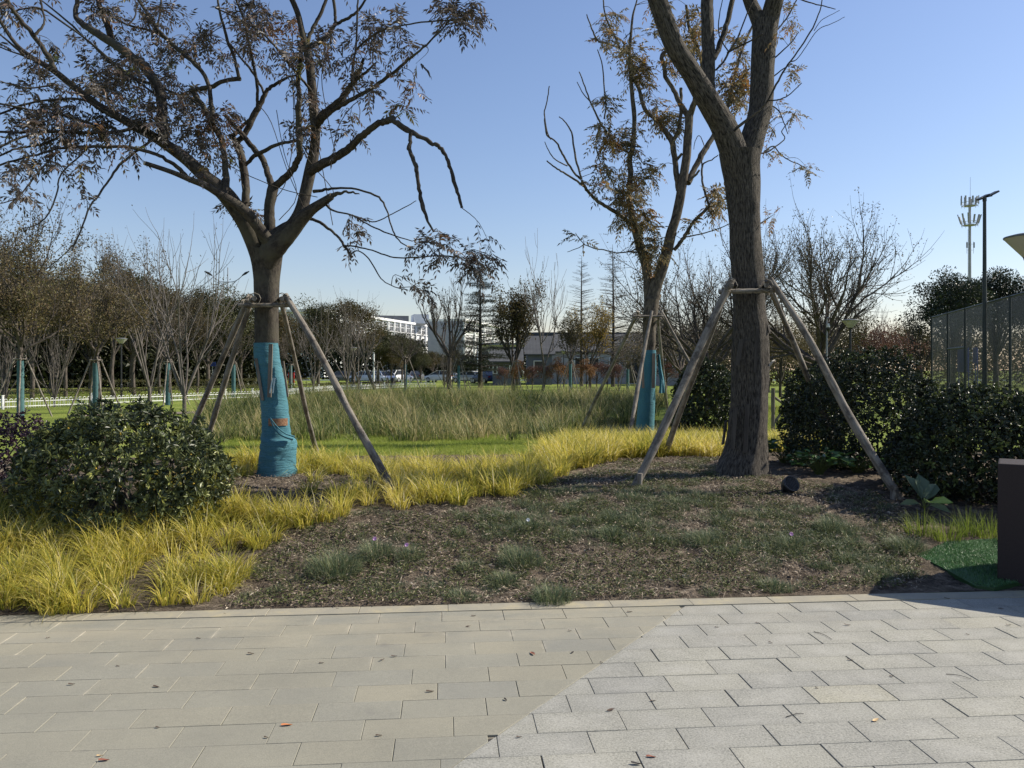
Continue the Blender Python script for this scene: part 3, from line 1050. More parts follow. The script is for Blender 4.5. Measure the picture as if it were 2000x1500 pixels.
for c in pts_in(DM, 420, (-1, 4.2), (6, 10)):
    if noise.noise((c[0] * 1.9, c[1] * 1.9, 31)) + 0.5 * noise.noise((c[0] * 5, c[1] * 5, 3)) < random.uniform(-0.5, -0.05):
        continue
    r = random.uniform(0.05, 0.15)
    tuft(dt, c, r, random.uniform(0.035, 0.085), int(13000 * r * r) + 60)
for c in pts_in(SOILP, 560, (-3.4, 4.2), (5.5, 10)):
    r = random.uniform(0.03, 0.10)
    tuft(dt, c, r, random.uniform(0.03, 0.07), int(12000 * r * r) + 25)
tag(obj('low_green_mat', dt, 'pink'), 'matted grey-green dianthus spreading over the middle of the bed', 'ground cover', kind='stuff')

CLUMPS = [(655, 1118, 0.20, 0.21, 'large spiky grey-green dianthus clump at the left front of the bed'),
          (735, 1085, 0.15, 0.15, 'dianthus clump carrying one pink flower, behind the large spiky clump'),
          (800, 1090, 0.12, 0.12, 'dianthus clump right of the clump with the pink flower'),
          (1015, 1100, 0.17, 0.17, 'tall round dianthus clump in the middle of the bed'),
          (1078, 1172, 0.14, 0.14, 'dianthus clump hanging over the stone edging'),
          (985, 1140, 0.13, 0.11, 'low dianthus clump just in front of the tall round one'),
          (920, 1112, 0.11, 0.09, 'small dianthus clump left of the tall round one'),
          (900, 1168, 0.11, 0.08, 'flat dianthus clump at the stone edging, left of the overhanging one'),
          (1375, 1060, 0.17, 0.12, 'broad green dianthus clump below the forked tree'),
          (1190, 1050, 0.15, 0.11, 'dense dianthus clump in front of the leaning front pole'),
          (1510, 1150, 0.12, 0.09, 'small bright clump near the stone edging, right half of the bed'),
          (1545, 1070, 0.15, 0.13, 'dianthus clump with a pink flower beside the bare shaded soil'),
          (1620, 1035, 0.13, 0.15, 'upright tuft at the edge of the shaded soil'),
          (1770, 1075, 0.16, 0.16, 'grey-green clump against the corner of the green turf mat'),
          (1030, 1035, 0.13, 0.10, 'dianthus clump with a white flower by the golden sedge')]
for px, py, r, h, lab in CLUMPS:
    c = at(px, py)
    root = thing('dianthus_clump', lab, 'plant', c, 'dianthus clumps on the bed')
    b = MB()
    tuft(b, c, r, h, int(26000 * r * r) + 200)
    obj('foliage', b, 'pink', root)
    if 'flower' in lab:
        fb = MB()
        fc = np.array([c.x + random.uniform(-.03, .03), c.y - 0.05, c.z + h * 0.95])
        tube(fb, [fc - [0, 0, h * 0.9], fc - [0.005, 0, h * 0.4], fc], [0.0015] * 3, 4, m=1)
        k = 10
        a = np.arange(k) * 2 * math.pi / 5 + (np.arange(k) >= 5) * 0.6
        D = np.column_stack([np.cos(a), np.sin(a) * 0.6 - 0.4, np.sin(a) * 0.8 + 0.3])
        leaves(fb, np.tile(fc, (k, 1)), D, np.tile([0, -1.0, 0.4], (k, 1)), 0.019, 0.014, 0.5, six=True)
        obj('flower', fb, ['white' if 'white' in lab else 'petal', 'weed'], root)

# ------------------------------------------------------------------ shrubs


def shrub(name, label, cat, lumps, ntip, L, W, mat_, k=8, tlo=0.1, thi=0.75, berries=0, stems=5, bright_top=0.12):
    gz = min(l[2] - l[5] for l in lumps)
    cx, cy = np.mean([l[0] for l in lumps]), np.mean([l[1] for l in lumps])
    root = thing(name, label, cat, gp(cx, cy))
    lf = MB()
    areas = np.array([l[3] * l[5] for l in lumps])
    tips, dirs = [], []
    for l, ar in zip(lumps, areas / areas.sum()):
        n = int(ntip * ar)
        d = rdir(n, 0.25)
        nzs = np.array([1 + 0.16 * noise.noise((v[0] * 2.3 + l[0], v[1] * 2.3, v[2] * 2.3)) + 0.07 * noise.noise((v[0] * 7, v[1] * 7 + l[1], v[2] * 7)) for v in d])
        rr = nzs * np.where(RNG.random(n) < 0.72, RNG.uniform(0.88, 1.05, n), RNG.uniform(0.5, 0.9, n))
        p = np.array(l[:3]) + d * np.array(l[3:6]) * rr[:, None]
        ok = np.ones(n, bool)
        for l2 in lumps:
            if l2 is not l:
                ok &= (((p - np.array(l2[:3])) / np.array(l2[3:6])) ** 2).sum(1) > 0.62
        ok &= p[:, 2] > gz + 0.03
        tips.append(p[ok])
        dirs.append(d[ok])
    tips, dirs = np.concatenate(tips), np.concatenate(dirs)
    n = len(tips)
    idx = np.repeat(np.arange(n), k)
    ax = unit(dirs + np.array([0, 0, 0.5]) + RNG.normal(size=(n, 3)) * 0.35)
    D = unit(ax[idx] * RNG.uniform(0.15, 0.9, (n * k, 1)) + rdir(n * k) * 0.85)
    base = RNG.random(n) < bright_top
    tint = RNG.uniform(tlo, thi, n)
    tint = np.where(base, RNG.uniform(0.75, 1, n), tint)
    tint = np.clip(tint[idx] + RNG.normal(size=n * k) * 0.1, 0, 1)
    leaves(lf, tips[idx] + D * 0.008, D, ax[idx] + RNG.normal(size=(n * k, 3)) * 0.3, L * RNG.uniform(0.6, 1.2, n * k), W * RNG.uniform(0.75, 1.2, n * k), tint, six=True, fold=0.2)
    obj('foliage', lf, mat_, root)
    st = MB()
    for q in range(stems * 3):
        t = tips[random.randrange(n)]
        b = np.array([cx + random.uniform(-.18, .18), cy + random.uniform(-.15, .15), gz - 0.02])
        m1 = b + (t - b) * 0.45 + RNG.normal(size=3) * 0.06 + np.array([0, 0, 0.05])
        tube(st, catmull([b, m1, t], 4), np.linspace(0.014, 0.004, 9), 5)
    obj('stem', st, 'bark_far', root)
    if berries:
        vis = [i for i in range(n) if dirs[i][1] < 0.1 and dirs[i][2] > -0.3]
        for q in range(berries):
            bm_ = MB()
            t = tips[random.choice(vis)]
            for z in range(random.randint(2, 4)):
                c = t + RNG.normal(size=3) * 0.004 + np.array([0, -0.02, 0.0])
                lathe(bm_, c, [(0.0005, -0.006), (0.005, -0.003), (0.0065, 0.001), (0.0035, 0.005), (0.0005, 0.006)], 7)
            obj('fruit', bm_, 'berry', root, smooth=True)
    return root


shrub('pittosporum_shrub', 'big rounded green shrub with small yellow fruits in the golden sedge', 'shrub',
      [(-3.45, 7.15, 0.70, 0.78, 0.62, 0.56), (-2.93, 7.05, 0.60, 0.42, 0.46, 0.44), (-3.95, 7.15, 0.62, 0.45, 0.5, 0.48), (-3.3, 6.85, 0.45, 0.6, 0.42, 0.34)],
      3200, 0.06, 0.020, 'leaf_pitt', 9, 0.08, 0.72, berries=55)
shrub('purple_shrub', 'dark purple-leaved shrub at the left edge of the bed', 'shrub',
      [(-5.0, 7.75, 0.62, 0.62, 0.6, 0.53), (-5.75, 7.6, 0.62, 0.6, 0.6, 0.5)], 1900, 0.036, 0.019, 'leaf_purple', 8, 0.05, 0.9, bright_top=0.05)
shrub('evergreen_shrub', 'dark rounded evergreen shrub behind the right support pole', 'shrub',
      [(4.35, 9.85, 1.02, 0.82, 0.78, 0.80), (4.0, 9.95, 0.75, 0.6, 0.62, 0.55), (4.95, 9.7, 0.8, 0.5, 0.6, 0.6)], 4600, 0.05, 0.022, 'leaf_ever', 8, 0.05, 0.6, bright_top=0.04)
shrub('evergreen_shrub', 'nearest dark evergreen shrub with lighter tips behind the brown box', 'shrub',
      [(4.72, 8.15, 0.80, 0.72, 0.66, 0.58), (5.5, 8.0, 0.80, 0.7, 0.66, 0.56), (4.25, 8.2, 0.58, 0.40, 0.5, 0.38)], 5200, 0.05, 0.022, 'leaf_ever', 8, 0.05, 0.66, bright_top=0.09)
shrub('evergreen_shrub', 'upright evergreen shrub between the two trees on the right', 'shrub',
      [(3.5, 14.4, 0.95, 0.6, 0.6, 0.78), (3.2, 14.3, 0.55, 0.45, 0.5, 0.45)], 2300, 0.06, 0.028, 'leaf_ever', 8, 0.1, 0.7, bright_top=0.08)
shrub('evergreen_shrub', 'small round dark evergreen shrub behind the big right shrub', 'shrub',
      [(4.95, 12.9, 0.98, 0.55, 0.5, 0.66)], 1500, 0.055, 0.025, 'leaf_ever', 8, 0.05, 0.6)


def leafy(name, label, px, py, r, h, n, L, W, mat_, tlo, thi, group=None):
    c = at(px, py)
    root = thing(name, label, 'plant', c, group)
    lf, st = MB(), MB()
    a = RNG.uniform(0, 6.28, n)
    rr = r * np.sqrt(RNG.random(n))
    top = np.column_stack([c.x + rr * np.cos(a), c.y + rr * np.sin(a), c.z + h * RNG.uniform(0.45, 1.05, n) * (1 - 0.3 * rr / r)])
    D = unit(np.column_stack([np.cos(a), np.sin(a), RNG.uniform(-0.2, 0.7, n)]))
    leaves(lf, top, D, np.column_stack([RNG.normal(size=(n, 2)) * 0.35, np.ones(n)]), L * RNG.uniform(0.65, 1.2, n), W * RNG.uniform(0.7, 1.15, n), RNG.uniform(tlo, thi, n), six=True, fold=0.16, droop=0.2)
    for i in range(n):
        tube(st, [np.array([c.x, c.y, c.z - 0.01]) + RNG.normal(size=3) * [0.02, 0.02, 0], (top[i] + np.array(c)) / 2 + [0, 0, 0.04], top[i]], [0.004, 0.003, 0.002], 4)
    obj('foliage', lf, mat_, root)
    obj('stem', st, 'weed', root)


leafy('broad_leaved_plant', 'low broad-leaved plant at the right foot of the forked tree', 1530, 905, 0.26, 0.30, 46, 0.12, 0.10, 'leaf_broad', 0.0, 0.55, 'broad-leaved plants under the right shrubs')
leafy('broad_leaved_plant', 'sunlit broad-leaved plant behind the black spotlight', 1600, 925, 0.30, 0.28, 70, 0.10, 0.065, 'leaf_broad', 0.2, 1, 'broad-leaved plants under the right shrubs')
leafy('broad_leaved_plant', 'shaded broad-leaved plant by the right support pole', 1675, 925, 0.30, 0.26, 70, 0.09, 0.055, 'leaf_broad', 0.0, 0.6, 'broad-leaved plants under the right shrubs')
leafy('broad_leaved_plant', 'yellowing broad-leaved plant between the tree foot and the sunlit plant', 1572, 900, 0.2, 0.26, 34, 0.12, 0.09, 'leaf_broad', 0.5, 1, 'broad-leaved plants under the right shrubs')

c = at(1805, 1010)
root = thing('hosta', 'single plant with large grey-green leaves at the foot of the right support pole', 'plant', c)
lf, st = MB(), MB()
for az, el, L, W, t in ((2.3, 1.1, 0.26, 0.11, 0.2), (1.5, 1.25, 0.24, 0.13, 0.05), (0.7, 0.75, 0.24, 0.12, 0.3), (0.0, 0.2, 0.24, 0.09, 1.0), (3.3, 0.15, 0.17, 0.07, 0.5), (5.6, -0.1, 0.18, 0.07, 0.4), (4.6, 0.35, 0.16, 0.08, 0.7)):
    d = np.array([math.cos(az) * math.cos(el), math.sin(az) * math.cos(el) * 0.7, math.sin(el)])
    b = np.array(c) + np.array([0, 0, 0.12]) + d * 0.05
    leaves(lf, b[None], d[None], np.array([[-d[0] * 0.6, -d[1] * 0.6 - 0.7, 0.7]]), L, W, t, six=True, fold=0.22, droop=0.28)
    tube(st, [np.array(c), np.array(c) + [0, 0, 0.08], b], [0.006, 0.005, 0.004], 5)
obj('leaf', lf, 'leaf_hosta', root)
obj('stem', st, 'weed', root)

for px, py, lab in ((1800, 1045, 'thin green grass tuft left of the turf mat, below the hosta'), (1850, 1055, 'yellow-green grass tuft on the back edge of the turf mat'),
                    (1890, 1045, 'tall loose grass tuft between the mat and the near shrub'), (1935, 1050, 'grass tuft growing against the brown box')):
    c = at(px, py)
    b = MB()
    k = 130
    rr, aa = 0.13 * np.sqrt(RNG.random(k)), RNG.uniform(0, 6.28, k)
    Pt = np.column_stack([c.x + rr * np.cos(aa), c.y + rr * np.sin(aa), np.full(k, c.z)])
    blades(b, Pt, RNG.uniform(0.08, 0.27, k), 0.005, aa, np.abs(RNG.normal(0.45, 0.4, k)), np.clip(RNG.normal(0.08, 0.2, k), 0, 1), 3)
    root = thing('grass_tuft', lab, 'grass tuft', c, 'grass tufts by the turf mat')
    obj('blade', b, 'lawnblade', root)

# ------------------------------------------------------------------ turf mat, box, spotlight
MATP = [(1792, 1088), (1850, 1064), (1950, 1056), (2140, 1050), (2140, 1136), (1992, 1144), (1942, 1155), (1905, 1149), (1840, 1112)]
tf = MB()
loop = [at(*p) for p in MATP]
cz = Vector((sum(p.x for p in loop) / len(loop), sum(p.y for p in loop) / len(loop), 0))
rings = []
for s in (1.0, 0.66, 0.33):
    for p in loop:
        q = cz + (Vector((p.x, p.y, 0)) - cz) * s
        rings.append((q.x, q.y, max(hgt(q.x, q.y), 0.012) + 0.022 + 0.006 * math.sin(q.x * 9)))
k = len(loop)
Fq = [[a * k + i, a * k + (i + 1) % k, (a + 1) * k + (i + 1) % k, (a + 1) * k + i] for a in range(2) for i in range(k)]
tf.add(rings, Fq, 0.2)
tf.add(rings[2 * k:], [list(range(k))], 0.2)
tf.add(rings[:k] + [(p[0], p[1], p[2] - 0.03) for p in rings[:k]], [[i, k + i, k + (i + 1) % k, (i + 1) % k] for i in range(k)], 0.0)
xr = (min(p.x for p in loop), max(p.x for p in loop))
yr = (min(p.y for p in loop), max(p.y for p in loop))
q = []
lp = [(p.x, p.y) for p in loop]
while len(q) < 26000:
    x, y = random.uniform(*xr), random.uniform(*yr)
    if inpoly(x, y, lp):
        q.append((x, y, max(hgt(x, y), 0.012) + 0.021 + 0.006 * math.sin(x * 9)))
q = np.array(q)
blades(tf, q, RNG.uniform(0.010, 0.026, len(q)), 0.0038, RNG.uniform(0, 6.28, len(q)), RNG.uniform(0.1, 0.9, len(q)), RNG.uniform(0.0, 1, len(q)), 1)
tag(obj('turf_mat', tf, 'turf'), 'loose piece of bright green artificial turf under the brown box', 'turf mat')

fl = P(1948, 1142, 5.94)
bx = MB()
wv = np.array([math.cos(R(-32)), math.sin(R(-32))])
dv = np.array([-math.sin(R(-32)), math.cos(R(-32))])
z0, z1 = 0.03, CH + (HY - 905) * 5.94 / F
c0 = np.array([fl[0], fl[1]])


def boxring(ins, z):
    pts = []
    for a, b in ((ins, ins), (1.15 - ins, ins), (1.15 - ins, 0.42 - ins), (ins, 0.42 - ins)):
        p = c0 + wv * a + dv * b
        pts.append((p[0], p[1], z))
    return pts


V = boxring(0, z0) + boxring(0.002, z1 - 0.012) + boxring(0.006, z1 - 0.003) + boxring(0.014, z1)
bx.add(V, [[a * 4 + i, a * 4 + (i + 1) % 4, (a + 1) * 4 + (i + 1) % 4, (a + 1) * 4 + i] for a in range(3) for i in range(4)] + [[12, 13, 14, 15]])
root = thing('box_plinth', 'plain dark brown waist-high box standing on the green turf mat', 'box', (c0[0], c0[1], 0.03))
obj('casing', bx, 'box', root)
b = MB()
box(b, (c0[0] + 0.575 * wv[0] + 0.21 * dv[0], c0[1] + 0.575 * wv[1] + 0.21 * dv[1], 0.02), (1.11, 0.38, 0.03), R(-32))
obj('base', b, 'black_metal', root)

c = at(1542, 962)
root = thing('spotlight', 'round black ground spotlight lying on the soil near the forked tree', 'spotlight', c)
b = MB()
ax = np.array([0.25, -0.75, 0.45]); ax /= np.linalg.norm(ax)
prof = [(0.02, -0.11), (0.07, -0.09), (0.098, -0.03), (0.105, 0.03), (0.105, 0.06), (0.092, 0.06), (0.09, 0.03), (0.001, 0.025)]
t = MB()
lathe(t, (0, 0, 0), prof, 22)
Z = ax
X = np.cross([0, 0, 1], Z); X /= np.linalg.norm(X)
Y = np.cross(Z, X)
ctr = np.array(c) + [0, 0, 0.075]
V = t.V[0]
V = V * 0.8
b.add(V[:, :1] * X + V[:, 1:2] * Y + V[:, 2:] * Z + ctr, t.F[0][0])
obj('housing', b, 'black_metal', root, smooth=True)
b = MB()
for i in range(-3, 4):
    w_ = math.sqrt(max(0.0005, 0.07 ** 2 - (i * 0.019) ** 2))
    tube(b, [ctr + Z * 0.04 + X * i * 0.019 - Y * w_, ctr + Z * 0.04 + X * i * 0.019 + Y * w_], [0.006, 0.006], 5)
obj('grille', b, 'black_metal', root)
for s in (-1, 1):
    b = MB()
    tube(b, [np.array(c) + X * 0.09 * s + [0, 0, -0.02], ctr + X * 0.09 * s], [0.008, 0.008], 5)
    obj('bracket', b, 'black_metal', root)

# ------------------------------------------------------------------ fallen leaflets and twigs on the paving
FALL = [(560, 1418, 'dryorange', 'orange leaflet lying on the tan pavers', 0.05), (203, 1487, 'dryred', 'curled brown leaf near the lower left corner of the paving', 0.045),
        (1040, 1278, 'dryred', 'large curled brown leaf near the joint of tan and granite paving', 0.055), (1118, 1276, 'drydark', 'black curled leaf right of the large brown leaf', 0.03),
        (1710, 1409, 'drytan', 'tan yellow leaf on the granite pavers', 0.045), (1272, 1480, 'dryred', 'red-brown leaf at the bottom edge of the granite paving', 0.042),
        (1243, 1494, 'drydark', 'black thick leaf beside the red-brown leaf at the bottom edge', 0.045), (987, 1368, 'drydark', 'black leaf on the tan pavers close to the diagonal cut', 0.03),
        (1193, 1389, 'dryleaf', 'slender brown leaflet on a pale slab right of the diagonal cut', 0.045), (195, 1478, 'drytan', 'tiny pale leaf beside the curled brown leaf', 0.025)]
SAME = [(1275, 1370), (1014, 1441), (740, 1438), (1742, 1322), (1595, 1345), (1655, 1222), (1480, 1218), (94, 1247), (388, 1248), (490, 1278), (305, 1343), (140, 1338), (308, 1422),
        (747, 1290), (770, 1283), (925, 1204), (914, 1225), (1113, 1233), (1175, 1295), (1955, 1190), (1970, 1222), (1400, 1226), (1230, 1196), (660, 1190), (440, 1200), (1030, 1180), (1850, 1170), (520, 1442), (628, 1296), (1890, 1240), (1505, 1256), (840, 1352), (230, 1302), (1660, 1290)]


def leaflet(px, py, m, lab, L, group=None):
    d = 2496 / (py - HY)
    c = P(px, py, d)
    a = random.uniform(0, 6.28) if random.random() < 0.3 else random.uniform(-0.35, 0.35)
    d1, s1 = np.array([math.cos(a), math.sin(a), 0]), np.array([-math.sin(a), math.cos(a), 0])
    V, n = [], 6
    curl = random.uniform(0.15, 0.5) * L
    for i in range(n + 1):
        t = i / n
        wv_ = 0.3 * L * math.sin(math.pi * min(1, t * 0.93 + 0.07)) ** 0.8 * 0.55 + 0.0006
        zc = 0.0035 + curl * (2 * t - 1) ** 2 * 0.3
        for k, s in ((-1, -1), (0, 0), (1, 1)):
            V.append(c + d1 * L * (t - 0.5) + s1 * wv_ * s + np.array([0, 0, zc + abs(s) * wv_ * 0.55 + 0.002 * math.sin(5 * t + s)]))
    b = MB()
    b.add(V, [[i * 3 + k, i * 3 + k + 1, i * 3 + k + 4, i * 3 + k + 3] for i in range(n) for k in range(2)])
    o = obj('fallen_leaf', b, m, smooth=True, loc=Vector(c))
    tag(o, lab, 'leaf', group)


for px, py, m, lab, L in FALL:
    leaflet(px, py, m, lab, L, 'fallen leaves on the paving')
for px, py in SAME:
    leaflet(px, py, 'dryleaf', 'small slender dried brown leaflet lying on the paving', random.uniform(0.018, 0.04), 'fallen leaves on the paving')
for px0, py0, px1, py1, lab in ((1590, 1235, 1625, 1250, 'thin dark twig on the granite paving near the stone edging'), (1848, 1318, 1898, 1328, 'thin curved twig on the right half of the granite paving'),
                                (1535, 1402, 1570, 1395, 'short dark twig on the middle granite slabs')):
    b = MB()
    p0, p1 = P(px0, py0, 2496 / (py0 - HY)), P(px1, py1, 2496 / (py1 - HY))
    mid = (p0 + p1) / 2 + np.array([0.01, 0.012, 0.006])
    for p in (p0, p1):
        p[2] = 0.004
    tube(b, catmull([p0, mid, p1], 4), np.linspace(0.002, 0.001, 9), 5)
    tag(obj('fallen_twig', b, 'drydark', loc=Vector(p0)), lab, 'twig', 'fallen twigs on the paving')
b = MB()
pts = [np.array(at(x, y)) + [0, 0, 0.02] for x, y in ((755, 1025), (790, 1030), (825, 1012), (855, 1000))]
tube(b, catmull(pts, 4), np.linspace(0.006, 0.003, 13), 5)
tag(obj('fallen_twig', b, 'bark_far', loc=Vector(pts[0])), 'bent dry twig lying on the soil beside the golden sedge', 'twig')

# ------------------------------------------------------------------ the three big trees


class Traced:
    def __init__(s, D0):
        s.D0, s.bark, s.leaf, s.S, s.R = D0, MB(), MB(), [], []
        s.more = 1.15

    def limb(s, spec, d0=0.0, d1=0.0, sides=None, rough=0.0, ridges=0.0, n=4, knots=0.0):
        spec = list(spec)
        if -60 <= spec[-1][1] < 0 and len(spec) > 2:            # limbs go on above the picture
            (x0, y0, _), (x1, y1, w1) = spec[-2], spec[-1]
            L = math.hypot(x1 - x0, y1 - y0)
            dx, dy = (x1 - x0) / L, (y1 - y0) / L
            ext = 50 + 7 * w1
            for f, wf in ((0.5, 0.75), (1.0, 0.45), (1.5, 0.16)):
                spec.append((x1 + dx * ext * f + random.uniform(-.12, .12) * ext * f, y1 + dy * ext * f, max(1.5, w1 * wf)))
        m = len(spec)
        pts, rad = [], []
        for i, (px, py, w_) in enumerate(spec):
            d = s.D0 + d0 + (d1 - d0) * (i / (m - 1))
            p = P(px, py, d)
            pts.append(np.array([p[0], p[1], p[2], w_ / 2 * d / F]))
        c = np.array(catmull(pts, n))
        rad = np.maximum(c[:, 3], 0.0016)
        if knots:
            rad = rad * (1 + knots * RNG.random(len(rad)))
        mx = rad.max()
        sd = sides or (14 if mx > 0.05 else 9 if mx > 0.02 else 6 if mx > 0.008 else 4)
        c3 = c[:, :3].copy()
        if mx < 0.08:
            c3[1:-1] += RNG.normal(size=(len(c3) - 2, 3)) * min(0.004, mx * 0.15)
        tube(s.bark, c3, rad, sd, 0.5, 0, rough if rough else (0.16 if mx > 0.03 else 0), ridges=ridges)
        s.S += list(c3)
        s.R += list(rad)

    def cluster(s, px, py, rx, ry, n, size=1.0, tlo=0.0, thi=0.5, depth=None, hang=0.35):
        S = np.array(s.S)
        Rr = np.array(s.R)
        thin = Rr < 0.055
        S2 = S[thin]
        # distance in the picture to limb samples -> which limb carries the spray
        q = np.column_stack([CX + S2[:, 0] * F / S2[:, 1], HY + (CH - S2[:, 2]) * F / S2[:, 1]])
        n = int(n * s.more)
        ntw = max(2, int(n / 5))
        per = max(2, int(round(n / ntw)))
        for _ in range(ntw):
            a, r = random.uniform(0, 6.28), math.sqrt(random.random())
            tx, ty = px + rx * r * math.cos(a), py + ry * r * math.sin(a)
            dd = (q[:, 0] - tx) ** 2 + ((q[:, 1] - ty) * 1.1) ** 2
            j = np.argsort(dd)[:10]
            st = S2[random.choice(list(j))]
            ds = st[1] + random.gauss(0, 0.28)
            if depth is not None:
                ds = s.D0 + depth + random.gauss(0, 0.2)
            e = P(tx, ty, ds)
            L = np.linalg.norm(e - st)
            mid = (st + e) / 2 + np.array([0, 0, 0.12 * L]) + RNG.normal(size=3) * 0.06 * L
            tw = catmull([st, mid, e], 4)
            tube(s.bark, tw, np.linspace(0.0045, 0.0018, len(tw)) * size, 4)
            tw = np.array(tw)
            t = 1 - np.abs(RNG.normal(0, 0.28, per)) if L < 0.9 else 1 - np.abs(RNG.normal(0, 0.14, per))
            t = np.clip(t, 0.1, 1) * (len(tw) - 1)
            i0 = np.minimum(t.astype(int), len(tw) - 2)
            fr = (t - i0)[:, None]
            base = tw[i0] * (1 - fr) + tw[i0 + 1] * fr
            ax = unit(tw[-1] - tw[-3])
            D = unit(rdir(per) + ax * 0.5 + np.array([0, 0, 0.1]))
            s.compound(base, D, size, tlo, thi, hang)

    def compound(s, base, D, size, tlo, thi, hang):
        n = len(base)
        Lr = RNG.uniform(0.13, 0.24, n)[:, None] * size
        N = unit(np.cross(np.cross(D, [0, 0, 1.0]), D) + RNG.normal(size=(n, 3)) * 0.45)
        S_ = unit(np.cross(D, N))
        tint = RNG.uniform(tlo, thi, n)
        tint = np.where(RNG.random(n) < 0.06, RNG.uniform(0.7, 1, n), tint)
        down = np.array([0, 0, -1.0])
        pairs = 5
        for k in range(pairs + 1):
            t = 0.22 + 0.78 * k / pairs
            p = base + D * Lr * t + down * Lr * hang * t * t
            for sg in ((-1, 1) if k < pairs else (0,)):
                keep = RNG.random(n) < 0.9
                d = unit(D * (0.55 if sg else 1) + S_ * sg * 0.85 + down * (0.35 + hang * 0.5) + RNG.normal(size=(n, 3)) * 0.16)
                nn = int(keep.sum())
                if nn:
                    leaves(s.leaf, p[keep], d[keep], N[keep] + RNG.normal(size=(nn, 3)) * 0.25, RNG.uniform(0.05, 0.085, nn) * size, RNG.uniform(0.017, 0.025, nn) * size,
                           np.clip(tint[keep] + RNG.normal(size=nn) * 0.07, 0, 1), fold=0.12, droop=0.12)
        w_ = 0.0022 * size
        tip = base + D * Lr + down * Lr * hang
        V = np.stack([base - S_ * w_, base + S_ * w_, tip + S_ * w_ * 0.4, tip - S_ * w_ * 0.4], 1).reshape(-1, 3)
        s.leaf.add(V, np.arange(n * 4).reshape(-1, 4), 0.35)


def prism(mb, p0, p1, wd, th, side, m=0):
    """A flat batten from p0 to p1, its width along side."""
    p0, p1, side = np.array(p0, float), np.array(p1, float), unit(np.array(side, float))
    d = unit(p1 - p0)
    nn = unit(np.cross(d, side))
    V = []
    for p in (p0, p1):
        for a, b in ((-1, -1), (1, -1), (1, 1), (-1, 1)):
            V.append(p + side * wd / 2 * a + nn * th / 2 * b)
    mb.add(V, BOXF, 0.5, m)


def pole(mb, p0, p1, r0, r1, bend=0.02, sides=12):
    p0, p1 = np.array(p0, float), np.array(p1, float)
    L = np.linalg.norm(p1 - p0)
    b = RNG.normal(size=3) * bend * L * 0.4
    b2 = RNG.normal(size=3) * bend * L * 0.3
    pts = catmull([p0, p0 + (p1 - p0) * 0.35 + b, p0 + (p1 - p0) * 0.7 + b2, p1], 5)
    tube(mb, pts, np.linspace(r0, r1, len(pts)) * (1 + 0.05 * RNG.normal(size=len(pts))), sides, rough=0.12)


def stake_part(root, p0, p1, r0, r1, bend=0.012, label=None):
    b = MB()
    pole(b, p0, p1, r0 * 0.78, r1 * 0.78, bend)
    o = obj('support_pole', b, 'pole', root, smooth=True)
    if label:
        o['label'] = label
    return o


def bar_part(root, p0, p1, r):
    b = MB()
    pole(b, p0, p1, r * 0.85, r * 0.8, 0.006, 10)
    o = obj('crossbar', b, 'pole', root, smooth=True)
    for q in (p0, p1):
        t = MB()
        q = np.array(q, float)
        dd = unit(np.array(p1, float) - np.array(p0, float))
        c = q + dd * 0.06 * (1 if q is not None and np.allclose(q, p0) else -1)
        for k in range(3):
            a = np.linspace(0, 2 * math.pi, 9)
            tube(t, [c + dd * 0.012 * (k - 1) + np.array([0, 0, 1]) * (r + 0.012) * math.cos(x) * 1.5 + unit(np.cross(dd, [0, 0, 1])) * (r + 0.014) * 1.5 * math.sin(x) for x in a], [0.0035] * 9, 4)
        obj('wire_tie', t, 'rope', o)
    return o


def peg_part(root, p, r, h):
    b = MB()
    pole(b, np.array(p) + [0, 0, -0.1], np.array(p) + [0.01, 0, h], r, r * 0.95, 0.0, 9)
    obj('peg', b, 'pole', root, smooth=True)


# ---- left tree -------------------------------------------------------------
bl = at(540, 926)
DL = bl.y
T = Traced(DL)
T.limb([(538, 945, 60), (538, 900, 54), (538, 840, 42), (533, 760, 38), (523, 700, 38), (521, 660, 44), (521, 600, 47), (521, 550, 48), (522, 515, 54), (523, 488, 60)], 0, 0, 24, 0.10, 0.05)
T.limb([(516, 560, 36), (505, 500, 33), (484, 445, 33), (458, 402, 32), (432, 372, 30), (400, 345, 27), (365, 312, 24), (325, 283, 21), (285, 258, 19), (245, 236, 17), (190, 205, 15), (145, 170, 13), (105, 138, 12), (62, 112, 9), (30, 85, 7), (0, 40, 6), (-30, -20, 5)], 0.0, -0.7)
T.limb([(318, 280, 20), (318, 240, 20), (314, 185, 19), (296, 150, 18), (270, 120, 18), (222, 86, 17), (180, 60, 14), (152, 38, 11), (148, 22, 9), (154, -10, 8)], -0.4, 0.5)
T.limb([(222, 86, 13), (212, 58, 12), (203, 35, 11), (194, 10, 10), (188, -30, 9)], 0.3, 0.6)
T.limb([(107, 138, 11), (95, 112, 10), (64, 68, 9), (42, 40, 8), (27, 22, 7), (8, -15, 6)], -0.6, -0.9)
T.limb([(68, 70, 6), (80, 55, 5), (87, 42, 4), (82, 15, 4), (76, -10, 4)], -0.7, -0.5)
T.limb([(48, 108, 6), (20, 85, 4), (-10, 60, 3), (-60, 40, 2)], -0.65, -0.9)
T.limb([(530, 480, 30), (515, 458, 25), (496, 432, 22), (472, 407, 20), (440, 386, 17), (403, 363, 13), (370, 350, 11), (335, 336, 9), (284, 319, 8)], -0.12, -0.75)
T.limb([(364, 345, 9), (345, 325, 8), (318, 308, 7), (290, 296, 7), (243, 288, 6), (170, 286, 6), (110, 291, 5), (60, 305, 4), (0, 322, 4), (-60, 340, 3)], -0.45, -1.1)
